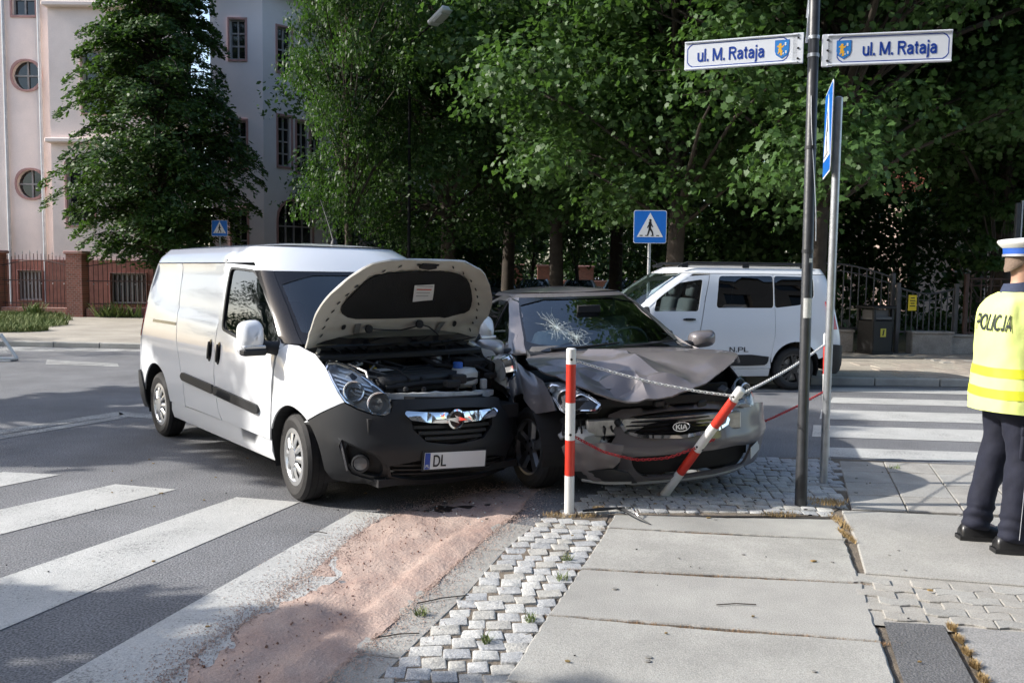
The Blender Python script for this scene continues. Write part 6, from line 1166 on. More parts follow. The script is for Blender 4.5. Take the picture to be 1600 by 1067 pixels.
LET = mat('car_lettering', (.02, .022, .025), .5); dsur = lambda X0, Z0: (lambda x, y, z: (X0-x, side_y(DOK, X0-x, Z0+y)+.004+z, Z0+y))
text_on('lettering', 'audio', .15, None, LET, dok, width=.42, mapf=dsur(-.66, .86)); lettering('lettering', 'N.PL', .10, LET, dok, mapf=dsur(-1.87, .605), width=.30, stroke=.10)
# ================================================================ parked cars far down the street
def parked(name, label, body, m, loc, yaw, zs=1.):
    t = thing(name, label, 'car', loc, (0, 0, yaw), 'cars parked far down the street'); p = Car(t, body); zb = 1.0 if body is KIA else 1.1; zt = 1.41 if body is KIA else 1.70
    p.chart('body', [(-body.c+.01, .22), (body.c-.01, .22), (body.c-.01, zb), (-body.c+.01, zb)], m, step=.13, thick=0); p.chart('glazing', [(-body.c+.01, zb), (body.c-.01, zb), (body.c-.01, zt), (-body.c+.01, zt)], mat('parked_glass', (.03, .04, .045), .05, spec=.8), step=.15, thick=0)
    for s in (-1, 1):
        p.chart('pillar', [(1.02, zb), (1.08, zt), (.86, zt), (.80, zb)], m, s, step=.12, off=.006); p.side('pillar', [(-1.5, zb), (-1.5, zt), (-1.6, zt), (-1.62, zb)], m, s, step=.12, off=.006); p.chart('headlamp', rect(.45, .80, .66, .80), REFL, s, off=.006, step=.1)
        for x in (0, -2.65): make_wheel(t, (x, s*.77, .316), s, .316, .21, .2, 'five')
        MB().box((-.62, s*.95, zb+.05), (.1, .18, .13), None, .03).build('door_mirror', m, t)
    rl = [body.P(u, zt) for u in np.linspace(-body.c+.01, body.c-.01, 70)]; panel('roof', [(p_[0], p_[1]) for p_ in rl], lambda x, y: (x, y, zt+.05*(1-min(1, abs(y)/.6)**2)), m, t, step=.12, thick=0, out=lambda p: (0, 0, 1))
    hp = [(.55, 0), (.45, .4), (.3, .6), (-.4, .72), (-.4, -.72), (.3, -.6), (.45, -.4)]; panel('bonnet', hp, lambda x, y: (x, y, zb-.03-.12*max(0, x+.4)**1.6-.03*y*y), m, t, step=.12, thick=0, out=lambda p: (0, 0, 1)); p.chart('grille', rect(-.35, .35, .5, .66), DARK, off=.008, step=.12); return t
pc = lambda n, col, metal=.3: mat(n, col, .3, metal=metal, coat=.8)
parked('parked_car', 'white parked car seen over the roof of the crashed car', KIA, pc('parked_white', (.7, .7, .68), 0), (2.85, 38.5, 0), R(-97)); parked('parked_car', 'dark green parked car left of the white parked car', KIA, pc('parked_green', (.03, .06, .05)), (.95, 39.5, 0), R(-93)); parked('parked_car', 'silver parked car right of the white parked car', KIA, pc('parked_silver', (.38, .40, .42), .6), (4.9, 40.5, 0), R(-98)); parked('parked_car', 'black parked car beside the silver parked car', KIA, pc('parked_black', (.012, .012, .014)), (6.3, 38.0, 0), R(-100)); parked('parked_car', 'dark blue high roofed car next to the crossing sign post', DOK, pc('parked_blue', (.02, .03, .06)), (7.0, 36, 0), R(-104)); parked('parked_car', 'dark grey parked car just right of the raised bonnet', KIA, pc('parked_grey', (.06, .06, .065)), (-.7, 39.0, 0), R(-92))
# ---------------------------------------------------------------- posts, chains, signs, lamp
POSTW = mat('post_white', (.74, .74, .72), .4, coat=.2, var=.06, vscale=20); POSTR = mat('post_red', (.58, .035, .018), .4, coat=.2, var=.08, vscale=20)
CHW = mat('chain_white', (.70, .70, .68), .45); CHR = mat('chain_red', (.42, .02, .025), .45)
GALV = mat('galvanised_steel', (.42, .44, .46), .4, metal=.75, var=.15, vscale=14); PBLK = mat('black_pole_paint', (.028, .03, .034), .42, var=.35, vscale=9, bump=.15, bscale=30)
def post(label, base, top):
    base, top = Vector(base), Vector(top); d = top-base; L = d.length; t = thing('barrier_post', label, 'post', base, d.to_track_quat('Z', 'Y').to_euler(), 'red and white barrier posts')
    cuts = [0, .24, .455, .68, .91, 1]
    for i in range(5): r = .0335; MB().lathe([(r, L*cuts[i]+.0005), (r, L*cuts[i+1]-.0005)]+([(r*.8, L+.006), (.001, L+.008)] if i == 4 else []), seg=24).build('band', POSTR if i % 2 else POSTW, t, 40)
    for z in (.94, .49):
        for a in (0, 90): MB().lathe([(.009, -.0345), (.009, .0345)], (0, 0, L*z), axis='X' if a else 'Y', seg=10).build('chain_hole', DARK, t)
    MB().lathe([(.05, -.01), (.045, .012), (.034, .016)], seg=20).build('collar', CWALL, t, 40); return lambda q: base+d*q
P1 = post('upright red and white post in front of the crashed car', (.405, 5.90, .02), (.40, 5.90, 1.155)); P2 = post('red and white post knocked over by the crashed car', (1.15, 6.50, .0), (1.585, 6.02, .88)); P3 = post('red and white post hidden behind the dark street name pole', (2.86, 7.88, .02), (2.84, 7.90, 1.15))
def chain(label, pts, m):
    pts = [Vector(p) for p in pts]; fine = []
    for i in range(len(pts)-1):
        for j in range(24): fine.append(pts[i].lerp(pts[i+1], j/24))
    fine.append(pts[-1])
    for _ in range(30): fine = [fine[0]]+[(fine[i-1]+fine[i]*2+fine[i+1])/4 for i in range(1, len(fine)-1)]+[fine[-1]]
    cum = [0]
    for a, b in zip(fine, fine[1:]): cum.append(cum[-1]+(b-a).length)
    L = cum[-1]; n = int(L/.0235); b = MB(); j = 0
    for i in range(n):
        s = (i+.5)*L/n
        while cum[j+1] < s: j += 1
        p = fine[j].lerp(fine[j+1], (s-cum[j])/(cum[j+1]-cum[j]+1e-9)); t = (fine[min(j+1, len(fine)-1)]-fine[j]).normalized(); a = t.cross(V(0, 0, 1)).normalized(); c_ = t.cross(a)
        side = (a if i % 2 else c_)*.7+(c_ if i % 2 else -a)*.7; b.tube([p+t*(.0165*math.cos(q*.785))+side*(.0095*math.sin(q*.785)) for q in range(9)], .0034, 5, cap=False)
    o = b.build('chain', m, None, 60); return tag(o, label, 'chain', 'chains between the barrier posts')
def sagged(a, b, s): return [a, a.lerp(b, .25)-V(0, 0, s*.75), a.lerp(b, .5)-V(0, 0, s), a.lerp(b, .75)-V(0, 0, s*.75), b]
chain('white chain from the upright post to the knocked over post', sagged(P1(.94), P2(.94), .035), CHW); chain('white chain from the knocked over post to the dark pole', sagged(P2(.94), P3(.93), .03), CHW)
chain('red chain hanging from the upright post to the knocked over post', sagged(P1(.49), P2(.49), .14), CHR); chain('red chain from the knocked over post towards the dark pole', sagged(P2(.50)+V(0, 0, .01), P3(.55), .04), CHR)
# dark pole with the street name blades
sp = thing('street_name_pole', 'tall dark pole carrying the street name signs at the corner', 'pole', (2.10, 6.24, .01), (0, R(-.6), 0)); MB().lathe([(.043, 0), (.041, .35), (.038, .36), (.037, 3.72), (.03, 3.74)], seg=28).build('shaft', PBLK, sp, 40)
for z in (3.18, 3.30, 2.55, 1.83): MB().lathe([(.0375, z-.012), (.0405, z-.012), (.0405, z+.012), (.0375, z+.012)], seg=24, cap=False).build('clamp_band', GALV if z > 3 else PBLK, sp, 30)
MB().add([V(.0385*math.cos(a), .0385*math.sin(a), z) for z in (1.36, 1.40, 1.46, 1.50) for a in np.linspace(-2.4, -.7, 9)], [(i*9+j, i*9+j+1, (i+1)*9+j+1, (i+1)*9+j) for i in range(3) for j in range(8)]).build('torn_sticker', mat('paper_sticker', (.55, .56, .55), .8, var=.15, vscale=40), sp, 60)
MB().add([V(.0384*math.cos(a), .0384*math.sin(a), z) for z in (1.75, 1.78) for a in np.linspace(-1.6, -.9, 4)], [(j, j+1, 5+j-1+1, 4+j) for j in range(3)]).build('small_sticker', WHITEPL, sp); MB().tube([(.03*math.cos(a)+.012, -.036, z) for a, z in zip(np.linspace(0, 3, 12), np.linspace(1.9, 2.9, 12))], .003, 4).build('old_wire', GALV, sp, 50)
SIGNW = mat('sign_white', (.66, .70, .76), .35, coat=.3, var=.04, vscale=12); SIGNB = mat('sign_blue', (.012, .05, .30), .4); SHB = mat('shield_blue', (.02, .12, .42), .4); GOLD = mat('shield_gold', (.75, .42, .04), .45); SIGNK = mat('sign_back_grey', (.35, .36, .37), .5, metal=.4)
def frame_ring(a, b, t, n):   # outline with nicked corners
    o = [(-a+n, -b), (a-n, -b), (a-n*.4, -b+n*.4), (a, -b+n), (a, b-n), (a-n*.4, b-n*.4), (a-n, b), (-a+n, b), (-a+n*.4, b-n*.4), (-a, b-n), (-a, -b+n), (-a+n*.4, -b+n*.4)]
    return o, [(x*(1-t/a), y*(1-t/b)) for x, y in o]
LION = [(-.2, -.9), (-.05, -.55), (-.3, -.5), (-.45, -.75), (-.6, -.6), (-.4, -.25), (-.55, .0), (-.35, .1), (-.5, .35), (-.75, .3), (-.7, .5), (-.4, .6), (-.3, .85), (0, .9), (.15, .7), (.05, .5), (.3, .45), (.55, .65), (.6, .5), (.35, .25), (.1, .2), (.15, -.1), (.35, -.3), (.2, -.55), (.3, -.85), (.1, -.95)]
def blade(label, p0, p1, h, mirror, text='ul. M. Rataja'):
    p0, p1 = Vector(p0), Vector(p1); d = (p1-p0); L = d.length; ang = math.atan2(d.y, d.x); t = thing('street_name_sign', label, 'sign', (p0+p1)/2, (R(90), 0, ang), 'street name signs on the corner pole'); a, b = L/2, h/2
    MB().box((0, 0, 0), (L, h, .012), None, .003).build('panel', SIGNW, t)
    for s in (-1, 1): MB().box((0, s*(b-.004), 0), (L, .012, .03), None, .003).build('rim', SIGNW, t); 
    o, i = frame_ring(a*.90, b*.84, .006, .035); sx = .035*(-1 if mirror else 1)*-1
    off = a*.055*(1 if mirror else -1)
    bl = panel('border', [(x+off, y) for x, y in o], lambda u, v: (u, v, .0065), SIGNB, t, holes=[[(x+off, y) for x, y in i]], step=.2, thick=.001, out=lambda p: (0, 0, 1))
    cs = (a*.73 if not mirror else -a*.73)+off*0; shp = [(-.045, .058), (.045, .058), (.045, -.01), (.036, -.036), (.0, -.06), (-.036, -.036), (-.045, -.01)]; so = MB().prism([(x*1.08+cs, y*1.08) for x, y in shp], .006, .0078, None).build('crest', SHB, t)
    MB().prism([(x+cs, y) for x, y in shp], .0078, .0084).build('crest_field', mat('shield_field', (.03, .20, .55), .4), so); MB().prism([(cs+x*.036-.008, y*.046) for x, y in LION], .0084, .0094).build('crest_lion', GOLD, so)
    for (x, y, r) in ((.022, .034, .011), (.026, -.02, .010), (.008, -.03, .007)): MB().prism([(cs+x+r*math.cos(q*.785)*(.8 if q % 2 else .4), y+r*math.sin(q*.785)) for q in range(8)], .0084, .0094).build('crest_detail', WHITEPL, so)
    tx = (-a*.17 if not mirror else a*.17); lettering('lettering', text, .125, SIGNB, t, Matrix.Translation((tx, -.002, .0068)), width=L*.60, stroke=.125)
    e = a if not mirror else -a
    MB().box((e*1.0, 0, -.004), (.075, h*1.06, .02), None, .004).build('bracket', SIGNW, t)
    for y in (-.07, 0, .07): MB().lathe([(.008, 0), (.006, .006)], (e*1.0, y, .006), seg=8).build('bolt', DARK, t, 40)
    return t
blade('street name sign pointing left with crest next to the pole', (1.225, 6.50, 3.235), (1.955, 6.225, 3.235), .195, False); blade('street name sign pointing right with crest next to the pole', (2.15, 6.20, 3.215), (2.925, 6.03, 3.215), .205, True); blade('street name sign seen edge on at the top of the pole', (2.07, 6.34, 3.60), (2.30, 7.10, 3.60), .2, True)
# crossing signs
SB = mat('sign_face_blue', (.01, .16, .62), .35, coat=.3); SWH = mat('sign_face_white', (.78, .79, .80), .4)
def capsule(b, p, q, r0, r1, z0, z1):
    p, q = Vector(p), Vector(q); d = (q-p).normalized(); n = Vector((-d.y, d.x)); P = [p+n*r0, p-n*r0, q-n*r1, q+n*r1]; b.prism([tuple(v) for v in P], z0, z1)
    for c_, r in ((p, r0), (q, r1)): b.prism([(c_.x+r*math.cos(k*.785), c_.y+r*math.sin(k*.785)) for k in range(8)], z0, z1-.0001)
def crossing_sign(label, x, y, zc, size, ang, ptop=None, prad=.03, tilt=0, pole_off=(0, .04)):
    t = thing('crossing_sign', label, 'road sign', (x, y, .02), (0, 0, ang)); s = size/2; M = Matrix.Translation((0, 0, zc)) @ Matrix(((1, 0, 0, 0), (0, 0, -1, 0), (0, 1, 0, 0), (0, 0, 0, 1)))
    sq = lambda k, c_: [(-k+c_, -k), (k-c_, -k), (k, -k+c_), (k, k-c_), (k-c_, k), (-k+c_, k), (-k, k-c_), (-k, -k+c_)]
    po = MB().prism(sq(s, s*.08), 0, .004, M).build('plate', SWH, t); MB().prism(sq(s*.965, s*.07), .004, .006, M).build('blue_field', SB, po); tr = smooth_poly([(-s*.80, -s*.62), (s*.80, -s*.62), (0, s*.86)], 0); MB().prism(tr, .006, .008, M).build('triangle', SWH, po)
    b = MB(); u = s*.62; cz = -s*.06
    b.prism([(u*(.02+.12*math.cos(k*.524)), cz+u*(.74+.12*math.sin(k*.524))) for k in range(12)], .008, .0095); capsule(b, (0, cz+u*.5), (-.02*u, cz-u*.05), u*.15, u*.12, .008, .0095); capsule(b, (-.03*u, cz-u*.05), (-u*.22, cz-u*.72), u*.10, u*.07, .008, .0095); capsule(b, (0, cz-u*.05), (u*.22, cz-u*.40), u*.10, u*.08, .008, .0095); capsule(b, (u*.22, cz-u*.40), (u*.28, cz-u*.74), u*.08, u*.06, .008, .0095)
    capsule(b, (0, cz+u*.48), (-u*.26, cz+u*.02), u*.07, u*.05, .008, .0095); capsule(b, (.03*u, cz+u*.48), (u*.26, cz+u*.10), u*.07, u*.05, .008, .0095)
    for k in (-.5, -.17, .17, .5): MB().prism([(s*(k-.12), -s*.56), (s*(k+.06), -s*.56), (s*(k+.06), -s*.50), (s*(k-.12), -s*.50)], .008, .009, M).build('crossing_bar', INK, po)
    b.v = [tuple(M @ Vector(v)) for v in b.v]; b.build('pictogram', INK, po); MB().prism(sq(s*.99, s*.08), -.006, -.0005, M).build('back', SIGNK, po)
    MB().lathe([(prad, 0), (prad, ptop or zc+s*.8), (prad*.6, (ptop or zc+s*.8)+.01)], (pole_off[0], pole_off[1], 0), seg=18).build('post', GALV, t, 40)
    for z in (-.5, .5): MB().box((pole_off[0]*.6, pole_off[1]*.6, zc+z*s), (.08, .03, .03)).build('clip', GALV, t)
    return t
crossing_sign('blue pedestrian crossing sign above the roof of the white panel van', -9.3, 28, 2.95, .50, 0); crossing_sign('blue pedestrian crossing sign between the crashed car and the white estate van', 2.5, 16.2, 2.52, .60, R(-3)); crossing_sign('blue sign turned edge on beside the dark street name pole', 2.47, 7.03, 2.78, .68, R(-105), ptop=3.02, prad=.031, pole_off=(.10, .06))
dp = thing('dark_post', 'dark square post rising behind the police cap', 'post', (8.3, 14.6, .12)); MB().box((0, 0, 1.4), (.07, .07, 2.8), None, .01).build('shaft', PBLK, dp); MB().box((.07, 0, 1.42), (.025, .03, 2.84)).build('conduit', GALV, dp); MB().box((0, 0, .02), (.2, .2, .04)).build('base_plate', PBLK, dp)
lp = thing('street_lamp', 'street lamp with a grey head on a slim arm among the trees', 'street lamp', (-2.75, 23.3, .08), (0, 0, R(-57))); MB().lathe([(.07, 0), (.065, 1.2), (.045, 1.25), (.032, 7.4)], seg=16).build('pole', mat('lamp_pole', (.012, .012, .012), .9, spec=.1), lp, 40); MB().tube([(0, 0, 7.35), (.2, 0, 7.52), (1.3, 0, 7.70)], [.035, .03, .025], 8).build('arm', MATS['lamp_pole'], lp, 50)  # pole and arm coloured near-black to stand for the shade of the trees
hd = MB().box((1.65, 0, 7.79), (.80, .30, .13), (0, R(-14), 0), .035).build('lamp_head', mat('lamp_head_grey', (.55, .57, .58), .5), lp, 40); MB().box((1.72, 0, 7.73), (.44, .24, .06), (0, R(-14), 0), .02).build('lamp_glass', mat('lamp_glass', (.45, .46, .44), .2), hd)
wt = thing('warning_triangle', 'small white triangular stand on the road at the left edge', 'warning triangle', (-9.02, 15.45, .0), (0, 0, .1)); TR = mat('triangle_white', (.75, .75, .74), .5)
MB().tube([(-.26, 0, .05), (0, 0, .48)], .03, 6).build('side_bar', TR, wt); MB().tube([(.26, 0, .05), (0, 0, .48)], .03, 6).build('side_bar', TR, wt); MB().tube([(-.26, 0, .05), (.26, 0, .05)], .028, 6).build('bottom_bar', TR, wt); MB().box((0, .05, .015), (.4, .3, .025), None, .008).build('foot', GALV, wt)
# ---------------------------------------------------------------- debris
def shard(label, pts, r, m, cat='debris'): return tag(MB().tube(pts, r, 5).build('bumper_trim_strip', m, None, 60), label, cat, 'broken trim lying by the upright post')
shard('curved black trim strip lying across the first slab', [(.74, 5.98, .04), (.77, 5.86, .07), (.84, 5.72, .06), (.92, 5.64, .035)], [.004, .012, .012, .004], BLKPL); shard('long dark trim strip lying right of the upright post', [(.50, 5.93, .04), (.62, 5.96, .045), (.80, 6.01, .045)], [.008, .014, .006], BLKPL); shard('bent chrome strip lying beside the curved trim', [(.80, 5.95, .06), (.83, 5.84, .09), (.86, 5.78, .05)], [.003, .006, .003], CHROME)
rd_ = random.Random(12); 
def flake(x, y, s, m, z=.032):
    b = MB(); n = 5; P = [(x+s*math.cos(k*1.257+rd_.uniform(-.4, .4))*rd_.uniform(.5, 1.1), y+s*.6*math.sin(k*1.257+rd_.uniform(-.4, .4))*rd_.uniform(.5, 1.1)) for k in range(n)]; b.prism(P, z, z+.004+s*.12); return b
bits = MB(); gl = MB(); lv = MB()
for i in range(34): x = rd_.uniform(-.2, 2.4); y = rd_.uniform(5.7, 6.6); f_ = flake(x, y, rd_.uniform(.004, .016), None, .022); bits.add(f_.v, f_.f)
for i in range(50): x = rd_.uniform(-4.5, 3.2); y = rd_.uniform(3.6, 8); f_ = flake(x, y, rd_.uniform(.003, .008), None, .031 if x > 0 else .006); bits.add(f_.v, f_.f)
for i in range(120): x = rd_.gauss(.7, .7); y = rd_.uniform(5.6, 6.7); f_ = flake(x, y, rd_.uniform(.003, .009), None, .024); gl.add(f_.v, f_.f)
for i in range(46): x = rd_.uniform(-3.8, 3.6); y = rd_.uniform(3.5, 8.2); f_ = flake(x, y, rd_.uniform(.008, .02), None, .032 if x > .2 else .008); lv.add(f_.v, f_.f)
tag(bits.build('plastic_fragments', BLKPL), 'tiny black plastic fragments scattered on the paving and road', 'debris', kind='stuff'); tag(gl.build('glass_fragments', mat('glass_chips', (.6, .65, .65), .15, coat=.5)), 'tiny glass chips scattered before the crashed car', 'debris', kind='stuff'); tag(lv.build('fallen_leaves', mat('dead_leaf', (.32, .19, .06), .8, var=.4, vscale=3, world=True, col2=(.14, .12, .05))), 'small dry leaves scattered over road and paving', 'leaves', kind='stuff')
for i, (x, y, l, a) in enumerate([(1.13, 4.25, .2, .05), (-.33, 4.30, .28, .45), (-.5, 3.85, .2, .3), (-1.2, 5.4, .12, -.2)]): tag(MB().tube([(x-l/2*math.cos(a), y-l/2*math.sin(a), .034 if i == 0 else .024), (x, y+.01, .036 if i == 0 else .027), (x+l/2*math.cos(a), y+l/2*math.sin(a), .034 if i == 0 else .024)], .003, 4).build('twig', BARK), ['thin twig lying on the second slab', 'dark twig lying on the flat kerb', 'short twig near the sand edge', 'small twig on the crossing near the van wheel'][i], 'twig')
# ---------------------------------------------------------------- police officer
def skin_mesh(name, verts, edges, sub=2, root=0):
    me = bpy.data.meshes.new(name); me.from_pydata([v[0] for v in verts], edges, []); o = bpy.data.objects.new(name, me); COL.objects.link(o); sk = o.modifiers.new('s', 'SKIN'); sk.use_smooth_shade = True
    for i, v in enumerate(verts): d = me.skin_vertices[0].data[i]; d.radius = v[1] if isinstance(v[1], tuple) else (v[1], v[1]); d.use_root = (i == root)
    ss = o.modifiers.new('d', 'SUBSURF'); ss.levels = sub; ss.render_levels = sub; dg = bpy.context.evaluated_depsgraph_get(); out = bpy.data.meshes.new_from_object(o.evaluated_get(dg)); bpy.data.objects.remove(o); out.polygons.foreach_set('use_smooth', [True]*len(out.polygons)); return out
SKIN = mat('skin', (.50, .30, .21), .5, var=.06, vscale=20); NAVY = mat('navy_uniform', (.007, .009, .022), .85, var=.2, vscale=12, bump=.25, bscale=35); SHIRT = mat('navy_shirt', (.03, .042, .085), .85, bump=.3, bscale=30); HIVIS = mat('high_visibility_yellow', (.72, .82, .27), .75, bump=.5, bscale=11, var=.05, vscale=9); BAND = mat('reflective_band', (.76, .80, .05), .4, var=.12, vscale=14); SHOE = mat('black_leather', (.012, .012, .013), .35); HAIR = mat('cropped_grey_hair', (.20, .145, .11), .9, bump=.5, bscale=160)
off = thing('person', 'police officer seen from behind in yellow vest, navy trousers and white topped cap', 'person', (3.03, 5.28, .03), (0, 0, R(-5)))
LF, RF = (-.11, .13, .0), (-.01, -.125, .0)
body = [((0, 0, 1.0), (.12, .10)), ((0, 0, 1.15), (.125, .095)), ((-.01, 0, 1.32), (.155, .11)), ((-.01, 0, 1.47), (.12, .09)), ((0, 0, 1.56), .058), ((.02, 0, 1.62), .056), ((.03, 0, 1.70), (.078, .092)), ((.035, 0, 1.79), (.074, .088)), ((.03, 0, 1.84), .05),
        ((-.01, .19, 1.49), .060), ((-.03, .25, 1.24), .045), ((-.085, .27, 1.0), .034), ((-.10, .27, .92), (.03, .022)), ((.02, -.20, 1.49), .062), ((.14, -.25, 1.25), .047), ((.33, -.20, 1.12), .036), ((.38, -.17, 1.10), (.03, .022)),
        ((-.01, .10, .90), .07), ((-.05, .12, .52), .05), ((LF[0], LF[1], .10), .042), ((LF[0]+.13, LF[1], .05), .036), ((.01, -.10, .90), .07), ((.02, -.115, .52), .05), ((RF[0], RF[1], .10), .042), ((RF[0]+.13, RF[1], .05), .036)]
be = [(0, 1), (1, 2), (2, 3), (3, 4), (4, 5), (5, 6), (6, 7), (7, 8), (3, 9), (9, 10), (10, 11), (11, 12), (3, 13), (13, 14), (14, 15), (15, 16), (0, 17), (17, 18), (18, 19), (19, 20), (0, 21), (21, 22), (22, 23), (23, 24)]
for base, sg in ((12, 1), (16, -1)):      # five fingers, slightly curled
    b0 = Vector(body[base][0])
    for f, (dy, L, out) in enumerate(((-.030, .085, 0), (-.010, .095, 0), (.010, .090, 0), (.028, .072, 0), (-.045, .06, 1))):
        r0 = b0+V(-.002+(.02 if out else 0), 0, -.035)+V(.022-.016*f if not out else .03, 0, 0); i0 = len(body); p1 = r0+V(.012 if not out else .035, sg*-.006, -L*.5); p2 = p1+V(.012, sg*-.022, -L*.42)
        body += [(tuple(r0), .010), (tuple(p1), .0088), (tuple(p2), .0075)]; be += [(base, i0), (i0, i0+1), (i0+1, i0+2)]
bme = skin_mesh('body', body, be); put('body', bme, SKIN, off)
# face on the body's head: ears, nose, eyes as sub-shapes of the head
for s in (-1, 1):
    e = MB().lathe([(.001, -.012), (.028, -.008), (.033, .004), (.02, .012), (.001, .006)], (0, 0, 0), axis='Y', seg=14); e.v = [(x*.75+.022, y*1.0*s+s*.079, z+1.705+.1*x*0) for x, y, z in e.v]; e.build('ear', SKIN, off, 60)
    MB().lathe([(.001, -.008), (.011, 0), (.001, .008)], (.112, s*.033, 1.725), axis='X', seg=10).build('eye', mat('eye_white', (.7, .68, .65), .2), off, 60); MB().tube([(.118, s*.018, 1.742), (.12, s*.036, 1.748), (.108, s*.052, 1.742)], .006, 5).build('eyebrow', HAIR, off, 60)
MB().add([(.115, 0, 1.735), (.148, 0, 1.685), (.118, .018, 1.683), (.118, -.018, 1.683), (.112, 0, 1.675)], [(0, 2, 1), (0, 1, 3), (1, 2, 4), (1, 4, 3)]).build('nose', SKIN, off, 80); MB().tube([(.108, -.024, 1.648), (.119, 0, 1.65), (.108, .024, 1.648)], .006, 5).build('mouth', mat('lips', (.42, .2, .16), .5), off, 60)
hr = [];
for zz, a, b_, cx in ((1.672, .050, .050, -.030), (1.69, .078, .070, -.006), (1.72, .088, .078, .010), (1.77, .094, .084, .016), (1.80, .094, .084, .02)): hr.append([(cx-a*math.cos(t), b_*math.sin(t), zz+.02*(1-abs(math.cos(t)))) for t in np.linspace(-1.45, 1.45, 15)])
MB().add([p for r in hr for p in r], [(i*15+j, i*15+j+1, (i+1)*15+j+1, (i+1)*15+j) for i in range(4) for j in range(14)]).build('hair', HAIR, off, 60)
# trousers
wr = lambda v: v
tv = [((0, 0, 1.00), (.175, .135)), ((-.005, 0, .93), (.185, .145)), ((-.01, .098, .84), .118), ((-.015, .108, .62), .098), ((-.045, .118, .48), .092), ((-.08, .124, .30), .083), ((LF[0], LF[1], .12), .082), ((LF[0]-.012, LF[1], .055), .092), ((.01, -.098, .84), .118), ((.03, -.108, .62), .098), ((.025, -.115, .48), .092), ((.005, -.12, .30), .083), ((RF[0], RF[1], .12), .082), ((RF[0]-.012, RF[1], .055), .092)]
tm = skin_mesh('trousers', tv, [(0, 1), (1, 2), (2, 3), (3, 4), (4, 5), (5, 6), (6, 7), (1, 8), (8, 9), (9, 10), (10, 11), (11, 12), (12, 13)], 3)
for v in tm.vertices:
    n = v.normal; f = .010*noise.noise(V(v.co.x*7, v.co.y*7, v.co.z*6+v.co.x*8))+.006*noise.noise(V(v.co.x*13+5, v.co.y*13, v.co.z*14+v.co.y*20)); f += (.006*math.sin(v.co.z*85+v.co.y*30+v.co.x*25) if v.co.z < .22 else 0); v.co += n*f
tr = put('trousers', tm, NAVY, off)
for sgn, X in ((-1, .02), (1, -.02)):
    MB().tube([(X*.6-.01, sgn*.218, .88), (X-.01, sgn*.208, .62), ((LF if sgn > 0 else RF)[0]*.5+.01, sgn*.206, .42), ((LF if sgn > 0 else RF)[0], sgn*.211, .10)], .0022, 4).build('piping', mat('white_piping', (.32, .33, .36), .8), tr, 60); pk = MB().box((X+.01, sgn*.190, .66), (.11, .03, .17), (sgn*-.06, 0, 0), .012).build('thigh_pocket', NAVY, tr, 40); fp_ = MB().box((X+.01, sgn*.198, .745), (.118, .026, .06), (sgn*-.06, 0, 0), .008).build('pocket_flap', NAVY, tr, 40)
    MB().lathe([(.007, 0), (.007, .003)], (X-.03, sgn*.2115, .73), axis='Y', seg=8).build('press_stud', GALV, fp_)
lettering('flap_lettering', 'POLICJA', .040, mat('grey_print', (.6, .62, .64), .6), tr, Matrix.Translation((.035, -.2135, .748)) @ Matrix(((1, 0, 0, 0), (0, 0, -1, 0), (0, 1, 0, 0), (0, 0, 0, 1))), width=.10, stroke=.13)
# shirt with short sleeves and collar
sv = [((0, 0, 1.0), (.16, .13)), ((-.005, 0, 1.2), (.165, .125)), ((-.01, 0, 1.38), (.17, .125)), ((-.005, 0, 1.50), (.12, .095)), ((0, 0, 1.56), .075), ((-.01, .19, 1.48), .070), ((-.02, .22, 1.36), .070), ((-.035, .245, 1.25), .070), ((.03, -.205, 1.485), .080), ((.09, -.245, 1.37), .080), ((.135, -.262, 1.27), .078)]
sm = skin_mesh('shirt', sv, [(0, 1), (1, 2), (2, 3), (3, 4), (3, 5), (5, 6), (6, 7), (3, 8), (8, 9), (9, 10)], 2); put('shirt', sm, SHIRT, off)
MB().add([(.005+r*math.cos(t)*1.05, r*math.sin(t), z+.012*math.cos(t)) for z, r in ((1.545, .088), (1.59, .080), (1.615, .078), (1.60, .085), (1.56, .098)) for t in np.linspace(0, 6.283, 19)], [(i*19+j, i*19+j+1, (i+1)*19+j+1, (i+1)*19+j) for i in range(4) for j in range(18)]).build('collar', SHIRT, off, 60)
# vest
VR = [(.845, .262, .205, -.01), (.90, .262, .205, -.01), (1.0, .258, .20, -.01), (1.12, .248, .19, -.012), (1.25, .246, .180, -.018), (1.36, .250, .172, -.02), (1.44, .248, .156, -.018), (1.505, .225, .128, -.012), (1.54, .165, .104, -.004), (1.555, .105, .092, 0)]
vt = [Tab([(r[0], r[i]) for r in VR]) for i in (1, 2, 3)]
def vest_p(t, z, o=0.):
    a, b_, cx = vt[0](z)+o, vt[1](z)+o, vt[2](z); ct, st = math.cos(t), math.sin(t); e = .82; fold = .012*noise.noise(V(ct*2.4, st*2.4, z*3))+.007*noise.noise(V(ct*5+z*5, st*5, z*6))+.005*noise.noise(V(ct*9, st*9-z*8, z*10))
    arm = -.035*max(0, abs(st)-.75)*4*max(0, min(1, (z-1.22)*4))*max(0, min(1, (1.53-z)*20)); return V(cx+(b_+fold)*math.copysign(abs(ct)**e, ct), (a+fold+arm)*math.copysign(abs(st)**e, st), z)
zs = np.linspace(.845, 1.553, 34); n = 60; vv = [vest_p(2*math.pi*j/n, z+.012*math.sin(6.28*j/n*2)*max(0, .9-z)*10) for z in zs for j in range(n)]
ve = MB().add(vv, [(i*n+j, i*n+(j+1) % n, (i+1)*n+(j+1) % n, (i+1)*n+j) for i in range(33) for j in range(n)]).build('vest', HIVIS, off, 70)
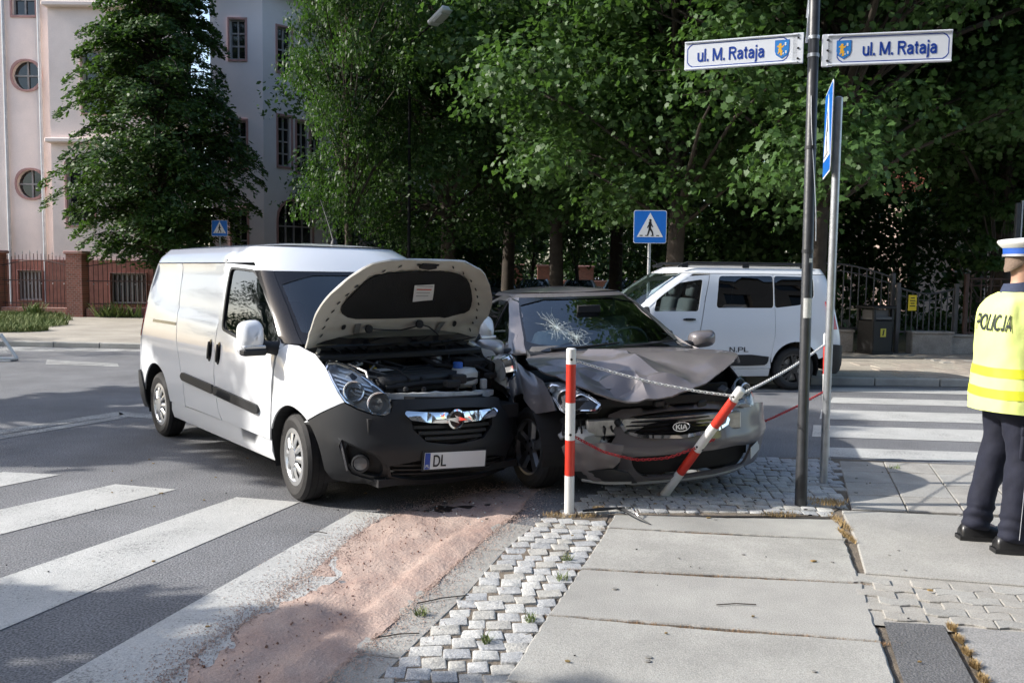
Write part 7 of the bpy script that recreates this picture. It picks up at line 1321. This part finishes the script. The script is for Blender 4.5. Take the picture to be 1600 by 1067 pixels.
for z0 in (.93, 1.055): bz = np.linspace(z0, z0+.055, 3); MB().add([vest_p(2*math.pi*j/n, z, .003) for z in bz for j in range(n)], [(i*n+j, i*n+(j+1) % n, (i+1)*n+(j+1) % n, (i+1)*n+j) for i in range(2) for j in range(n)]).build('reflective_band', BAND, ve, 70)
def on_back(x, y, z): t = math.pi+.40+x/.215; p = vest_p(t, 1.375+y, .006); return p
lettering('vest_lettering', 'POLICJA', .135, mat('vest_print', (.02, .028, .03), .7), ve, mapf=on_back, width=.27, stroke=.12)
# shoes, belt, cap
for F, nm in ((LF, 'l'), (RF, 'r')):
    b = MB(); prof = [(-.10, .036, .05), (-.085, .046, .075), (-.03, .052, .10), (.04, .053, .095), (.10, .056, .07), (.16, .052, .058), (.195, .036, .045), (.21, .012, .03)]; vs = []
    for x, hw, hh in prof:
        for kx_ in range(12): t = math.pi*kx_/11; vs.append(V(F[0]+x, F[1]+hw*math.cos(t)*(1.0 if abs(math.cos(t)) > .9 else 1), .022+hh*math.sin(t)**.7))
    b.add(vs, [(i*12+j, i*12+j+1, (i+1)*12+j+1, (i+1)*12+j) for i in range(7) for j in range(11)]+[tuple(range(12)), tuple(7*12+j for j in range(11, -1, -1))]); so_ = b.build('shoe', SHOE, off, 50)
    MB().prism([(F[0]+x, F[1]+s*hw*1.06) for x, hw in ((-.11, .04), (-.03, .054), (.10, .058), (.17, .052), (.215, .02)) for s in (1,)]+[(F[0]+x, F[1]-hw*1.06) for x, hw in ((.215, .02), (.17, .052), (.10, .058), (-.03, .054), (-.11, .04))], 0, .026).build('sole', SHOE, so_)
cp = thing_cap = MB().lathe([(.108, 1.765), (.110, 1.80), (.112, 1.815)], (.02, 0, 0), seg=32, cap=False).build('cap_band', mat('cap_blue_band', (.015, .09, .42), .6), off, 40)
CAPW = mat('cap_white', (.74, .74, .73), .7); ct_ = MB().lathe([(.113, 1.815), (.135, 1.838), (.143, 1.855), (.138, 1.868), (.10, 1.874), (.001, 1.878)], (.02, 0, 0), seg=36, cap=False); ct_.v = [(x, y, z+.10*(x-.02)*max(0, (z-1.81)/.06)*.5) for x, y, z in ct_.v]; ct_.build('cap_top', CAPW, off, 50)
MB().lathe([(.1125, 1.765), (.1125, 1.779)], (.02, 0, 0), seg=32, cap=False).build('cap_trim', mat('cap_silver_braid', (.5, .5, .5), .4, metal=.5), off, 40)
pv = [(.02+r*math.cos(t), r*math.sin(t), 1.772-dz-.3*(r-.10)*math.cos(t)) for r, dz in ((.108, 0), (.14, .008), (.165, .02)) for t in np.linspace(-1.1, 1.1, 13)]; MB().add(pv, [(i*13+j, i*13+j+1, (i+1)*13+j+1, (i+1)*13+j) for i in range(2) for j in range(12)]).build('cap_peak', SHOE, off, 50)
